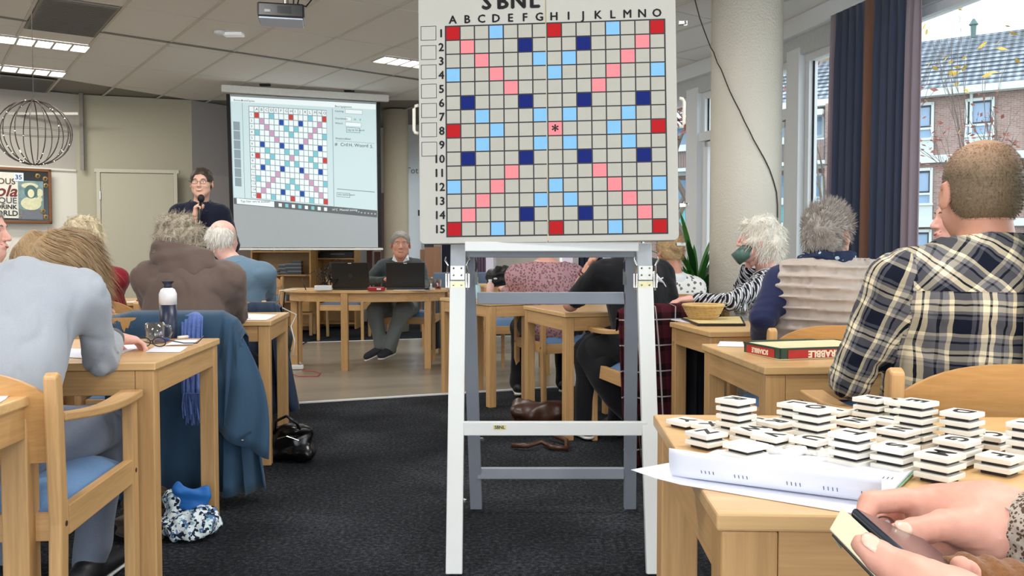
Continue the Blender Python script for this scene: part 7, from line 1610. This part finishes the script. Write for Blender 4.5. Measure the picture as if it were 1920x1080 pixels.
cbl = thing('black_cables', 'tangle of black cables behind the power strip', 'cable', (at(618, 0, 8.25).x, 8.25, TZ+.002), 0)
for k in range(10):
    pts = [Vector((rr.uniform(-.12, .12), rr.uniform(-.08, .08), .008))]
    for j in range(5): pts.append(pts[-1]*.7+Vector((rr.uniform(-.08, .08), rr.uniform(-.06, .06), rr.uniform(.01, .13))))
    pts.append(Vector((rr.uniform(-.12, .12), rr.uniform(-.08, .08), .008))); MB().tube(pts, .005, 6).build('cable', cbm, cbl, smooth=True)
wp = [at(574, 545, 8.15), at(566, 522, 8.2), at(590, 508, 8.25), at(602, 530, 8.2), at(590, 545, 8.12)]
tag(MB().tube(wp, .005, 6).build('loose_cable', cbm, loc=tuple(wp[0]), smooth=True, world=True), 'black cable looping above the left end of the curved table', 'cable')
wp = [Vector((-1.98, 8.08, TZ+.006)), Vector((-2.13, 8.06, TZ-.0)), Vector((-2.16, 8.1, .6)), at(556, 590, 8.1), at(546, 612, 8.0), at(553, 640, 7.9), at(549, 665, 7.9)]+[onz(556, 672), onz(565, 685), onz(557, 694)]
for w_ in wp: w_.z = max(w_.z, .012)
tag(MB().tube(wp, .006, 6).build('white_cable', whitep, loc=tuple(wp[0]), smooth=True, world=True), 'white cable running from the curved table down to the floor', 'cable')
p = onz(558, 694); ex = thing('extension_socket', 'white extension socket on the vinyl floor under the curved table', 'socket', (p.x, p.y, .007), .2); MB().box((0, 0, .022), (.11, .06, .04)).build('housing', whitep, ex, bevel=.008); MB().lathe([(0, 0), (.018, 0), (.018, .003), (0, .003)], 14, (.02, 0, .042)).build('socket', greyseam, ex)
wp = [onz(x, y)+Vector((0, 0, .012)) for x, y in ((566, 697), (590, 698), (601, 702), (595, 708), (560, 708), (548, 704))]; tag(MB().tube(wp, .004, 6).build('orange_cable', plain('cable_red', '#c2514a', .5), loc=tuple(wp[0]), smooth=True, world=True), 'thin red cable loop on the vinyl floor', 'cable')
wp = [Vector((-2.13, 8.3, TZ-.01)), at(534, 548, 8.5), at(530, 590, 8.6), at(536, 640, 8.6)+Vector((0, 0, 0)), onz(545, 660), onz(580, 640)+Vector((0, 0, .0)), onz(620, 634)]
for w_ in wp: w_.z = max(w_.z, .014)
tag(MB().tube(wp, .007, 6).build('black_floor_cable', cbm, loc=tuple(wp[0]), smooth=True, world=True), 'thick black cable from the curved table trailing back over the floor', 'cable')
# -- bottles and bag beyond the easel
p = at(916, 536, 7.05); bt_ = thing('pump_bottle', 'pale pink bottle behind the easel, on the middle table', 'bottle', (p.x+.02, 6.75, TZ+.001), 0); MB().lathe([(0, 0), (.028, 0), (.03, .006), (.03, .1), (.014, .118), (0, .118)], 20).build('bottle_body', plain('bottle_pink', '#e3b9ac', .4), bt_, smooth=True); MB().lathe([(.012, .118), (.014, .14), (0, .14)], 14).build('cap', whitep, bt_)
p = at(894, 540, 6.6); bt_ = thing('spray_bottle', 'pale blue spray bottle next to the pink bottle', 'bottle', (p.x, 6.5, TZ+.001), 0); MB().lathe([(0, 0), (.035, 0), (.037, .006), (.034, .08), (.012, .13), (0, .13)], 20).build('bottle_body', plain('bottle_blue', '#aad2dc', .3), bt_, smooth=True); MB().box((0, -.01, .145), (.02, .045, .03)).build('spray_head', whitep, bt_, bevel=.004)
p = at(944, 515, 7.7); s = SDF(.010); o = thing('black_bag', 'black quilted bag on a chair beyond the easel', 'bag', (p.x, 7.75, .80), 0); s.M = np.array(Matrix.Translation((p.x, 7.75, .80))); s.ell((0, 0, .085), (.15, .08, .09), .03); s.ell((-.08, 0, .05), (.07, .07, .06), .03); s.build('bag_body', plain('black_nylon', '#131316', .5), o, lambda P: .010*vnoise(P, 4, 6, 45), world=True); MB().sphere((-.07, -.085, .06), .012, 8, 5, (1.4, .3, .7)).build('badge', whitep, o)
# ---------------------------------------------------------------- neighbour's hands with phone (right foreground)
nb_ = thing('person', 'person at the lower right, only hands in brown and grey knitted cuffs holding a phone', 'person', (1.05, .52, 0), deg(10))
Yh = .86
ph0, ph1 = at(1583, 975, .80), at(1745, 1110, .62)
def A3(px, py, Y): return at(px, py, Y)
s = SDF(.0034)
# right hand: wrist at the right, palm facing down-left, index curled over, thumb towards the camera
W0 = A3(1905, 985, .86); 
def C(a, b, ra, rb, k=.006, flat=None): s.cap(a, b, ra, rb, k, flat)
s.cap(A3(2090, 1010, .80), W0, .034, .029, .01); s.cap(W0, A3(1842, 985, .87), .030, .034, .02); s.cap(A3(1850, 962, .885), A3(1752, 955, .90), .032, .026, .02); s.cap(A3(1850, 1008, .865), A3(1765, 1018, .885), .031, .020, .02); s.cap(A3(1842, 985, .87), A3(1755, 985, .89), .032, .024, .02)
# thumb
s.cap(A3(1835, 995, .85), A3(1772, 985, .835), .024, .0155, .012); s.cap(A3(1772, 985, .835), A3(1712, 997, .82), .0148, .0125, .003); s.cap(A3(1712, 997, .82), A3(1675, 999, .812), .0122, .0085, .003)
# index: up over then down to the phone edge
s.cap(A3(1765, 948, .90), A3(1695, 938, .895), .0145, .0128, .008); s.cap(A3(1695, 938, .895), A3(1632, 942, .885), .0125, .0115, .003); s.cap(A3(1632, 942, .885), A3(1615, 978, .865), .0112, .0088, .003)
# middle, ring, little behind
s.cap(A3(1765, 962, .915), A3(1690, 955, .925), .0145, .0125, .008); s.cap(A3(1690, 955, .925), A3(1652, 972, .91), .0120, .0105, .003); s.cap(A3(1652, 972, .91), A3(1662, 1004, .885), .0103, .0085, .003)
s.cap(A3(1765, 1000, .905), A3(1715, 1015, .915), .014, .0118, .008); s.cap(A3(1715, 1015, .915), A3(1690, 1035, .90), .0115, .010, .003); s.cap(A3(1690, 1035, .90), A3(1690, 1055, .87), .0098, .0082, .003)
s.cap(A3(1775, 1022, .895), A3(1735, 1045, .895), .0125, .010, .008); s.cap(A3(1735, 1045, .895), A3(1725, 1062, .87), .0098, .0078, .003)
dsp = lambda P: .0005*vnoise(P, 4, 7, 260)
G1 = s.geo(dsp)
# left hand: thumb lies along the case, rising from the bottom edge
s = SDF(.0034)
s.cap(A3(1618, 1022, .66), A3(1650, 1045, .655), .0088, .0118, .004); s.cap(A3(1650, 1045, .655), A3(1705, 1082, .64), .0122, .0145, .004); s.cap(A3(1705, 1082, .64), A3(1790, 1160, .62), .0158, .026, .01); s.cap(A3(1790, 1160, .62), A3(1860, 1230, .62), .034, .036, .02)
for k, (pa, pb, pc_) in enumerate((((1800, 1100, .72), (1815, 1072, .72), (1800, 1060, .69)), ((1790, 1135, .71), (1790, 1110, .73), (1770, 1100, .70)), ((1780, 1160, .70), (1770, 1140, .72), (1750, 1125, .70)))):
    s.cap(A3(*pa), A3(*pb), .0105, .0095, .004); s.cap(A3(*pb), A3(*pc_), .0092, .0078, .003); s.cap(A3(1850, 1180+k*20, .66), A3(*pa), .02, .0108, .01)
s.cap(A3(1860, 1230, .62), A3(2100, 1400, .55), .033, .04, .01)
G2 = s.geo(dsp)
def at_nb(v): return npv(rootmat(nb_).inverted() @ Vector(v))
bs = SDF(.014); O = Vector((1.05, .50, 0))
def B(a, b, ra, rb, k=.03, flat=None): bs.cap(a, b, ra, rb, k, flat)
shc = Vector((1.12, .38, 1.04)); B((1.12, .34, .56), (1.12, .36, .95), .15, .15, .05, ((0, 1, 0), .7)); B(shc+Vector((-.13, 0, -.03)), shc+Vector((.13, 0, -.03)), .06, .06, .04); B(shc, shc+Vector((0, .03, .16)), .05, .05); bs.ell(shc+Vector((0, .05, .25)), (.072, .09, .11), .03)
elR, elL = Vector((1.33, .60, .76)), Vector((.86, .42, .70))
B(shc+Vector((.17, 0, -.03)), elR, .05, .04); B(elR, A3(2080, 1010, .80), .04, .034); B(shc+Vector((-.17, 0, -.03)), elL, .05, .04); B(elL, A3(2100, 1400, .55), .042, .04)
for sx in (-.09, .09): B((1.12+sx, .34, .54), (1.12+sx, .78, .52), .085, .065); B((1.12+sx, .78, .52), (1.12+sx, .74, .07), .06, .045)
V, Q = merge(bs.geo(), G1, G2); V = V @ np.array(rootmat(nb_).inverted())[:3, :3].T+np.array(rootmat(nb_).inverted())[:3, 3]
mk_mesh('body', V.tolist(), Q, skinmat('skin_hand', '#d08b77', '#eebba6'), None, True, nb_)
nail = plain('fingernail', '#f0c5ae', .22, var=.01)
def nailp(a, b, up, r, wd_=.007):
    q = MB(); a = Vector(a); b = Vector(b); c = a.lerp(b, .72); d = (b-a).normalized(); up = (Vector(up)-d*Vector(up).dot(d)).normalized(); x = d.cross(up)
    P = [[c+d*(.009*math.cos(PI*j/6))*1.0+x*(wd_*u*math.sqrt(max(0, 1-(math.cos(PI*j/6))**4)))+up*(r*math.cos(u*.7)+.0006-.001*abs(math.cos(PI*j/6))**3) for u in (-1, -.5, 0, .5, 1)] for j in range(7)]
    q.grid(P); q.build('fingernail', nail, nb_, smooth=True, solid=.0008, world=True)
nailp(A3(1712, 997, .82), A3(1675, 999, .812), (-.1, -.75, .75), .0102, .0078); nailp(A3(1650, 1045, .655), A3(1618, 1022, .66), (.2, -.65, .75), .0098, .0075)
q = MB(); c = A3(1656, 985, .897); dn = (A3(1662, 1004, .885)-A3(1652, 972, .91)).normalized(); x = dn.cross(Vector((0, 0, 1))).normalized(); y = dn.cross(x)
q.tube([c+(x*math.cos(2*PI*k/20)+y*math.sin(2*PI*k/20))*.0108 for k in range(21)], .0012, 6); q.build('ring', chrome, nb_, world=True); q = MB(); q.sphere(c+Vector((.0, -.010, .006)), .003, 8, 6); q.build('ring_stone', plain('pearl', '#f4f4f4', .1), nb_, world=True)
# sleeves
s = SDF(.007); kn = fabric('brown_wool_knit', '#8b5f3c', .35, 240, .9)
s.cap(shc+Vector((.17, 0, -.03)), elR, .062, .054, .03); s.cap(elR, A3(2010, 1012, .815), .052, .040, .02)
s.cap(shc+Vector((-.17, 0, -.03)), elL, .062, .054, .03); s.cap(elL, A3(1985, 1310, .58), .055, .045, .02); s.cap((1.12, .34, .52), (1.12, .36, .97), .165, .165, .05, ((0, 1, 0), .75)); s.cap(shc+Vector((-.14, 0, -.03)), shc+Vector((.14, 0, -.03)), .075, .075, .04)
s.build('knitted_sweater', kn, nb_, lambda P: .0025*vnoise(P, 3, 6, 200), world=True)
s = SDF(.0045); d = (W0-A3(2090, 1010, .80)); s.cap(A3(2010, 1012, .815), A3(1935, 1003, .845), .046, .040, .01)
s.build('knitted_cuff', spots('grey_brown_boucle', '#9a8c7e', '#5d4a3d', 240, .42, '#c8c0b4'), nb_, lambda P: .0035*np.sin(P[:, 0]*420)*np.sin(P[:, 2]*420)+.002*vnoise(P, 3, 6, 300), world=True)
s = SDF(.005); s.cap(A3(1812, 1105, .74), A3(1900, 1130, .74), .030, .036, .01); s.build('brown_cuff', kn, nb_, lambda P: .0022*np.sin(P[:, 0]*330+P[:, 2]*200), world=True)
# phone in book case: thin slabs whose long axis runs to the lower right, towards the camera
pt_ = thing('phone', 'smartphone in open black and cream wallet case held in the hands at lower right', 'phone', tuple(A3(1600, 1000, .78)), 0)
tl_, bl2 = A3(1588, 962, .83), A3(1562, 1008, .80)    # top edge: upper corner and lower-left corner
ax_ = (A3(1735, 1085, .66)-A3(1598, 962, .83)).normalized(); sd_ = (tl_-bl2).normalized(); nn_ = ax_.cross(sd_).normalized()
if nn_.y > 0: nn_ = -nn_
def slab(o, la, lb, th2, name, m, a=ax_, b=sd_, n=None, bev=.002):
    n = n or a.cross(b).normalized(); q = MB(); q.hexa([o, o+a*la, o+a*la+b*lb, o+b*lb, o+n*th2, o+a*la+n*th2, o+a*la+b*lb+n*th2, o+b*lb+n*th2]); return q.build(name, m, pt_, bevel=bev, world=True)
leather = plain('case_black_leather', '#22242a', .38, var=.1, scale=60, bump=.15)
slab(bl2, .17, (tl_-bl2).length, .0035, 'case_cover', leather)
o2 = A3(1592, 966, .82); b2 = (A3(1655, 1000, .845)-o2); b2 = (b2-ax_*b2.dot(ax_)*.6); vd = (o2-Vector((0, 0, CH))).normalized(); b2 = (vd*.97+Vector((.20, 0, .05))).normalized(); b2 = (b2-ax_*b2.dot(ax_)).normalized()
slab(o2, .165, .070, .009, 'phone_body', plain('phone_dark', '#1d2836', .15), ax_, b2, None, .003)
slab(o2-ax_.cross(b2).normalized()*.0015, .165, .072, .0012, 'case_back', leather, ax_, b2)
slab(bl2+Vector((0, .0, .0))-ax_*.002, .003, (tl_-bl2).length*.98, .013, 'cream_lining', plain('case_cream', '#e8e2bf', .6), ax_, sd_, nn_)
slab(bl2-nn_*.006+sd_*.002, .16, (tl_-bl2).length*.9, .002, 'card_flap', plain('case_cream', '#e8e2bf', .6), ax_, sd_, None, .001)
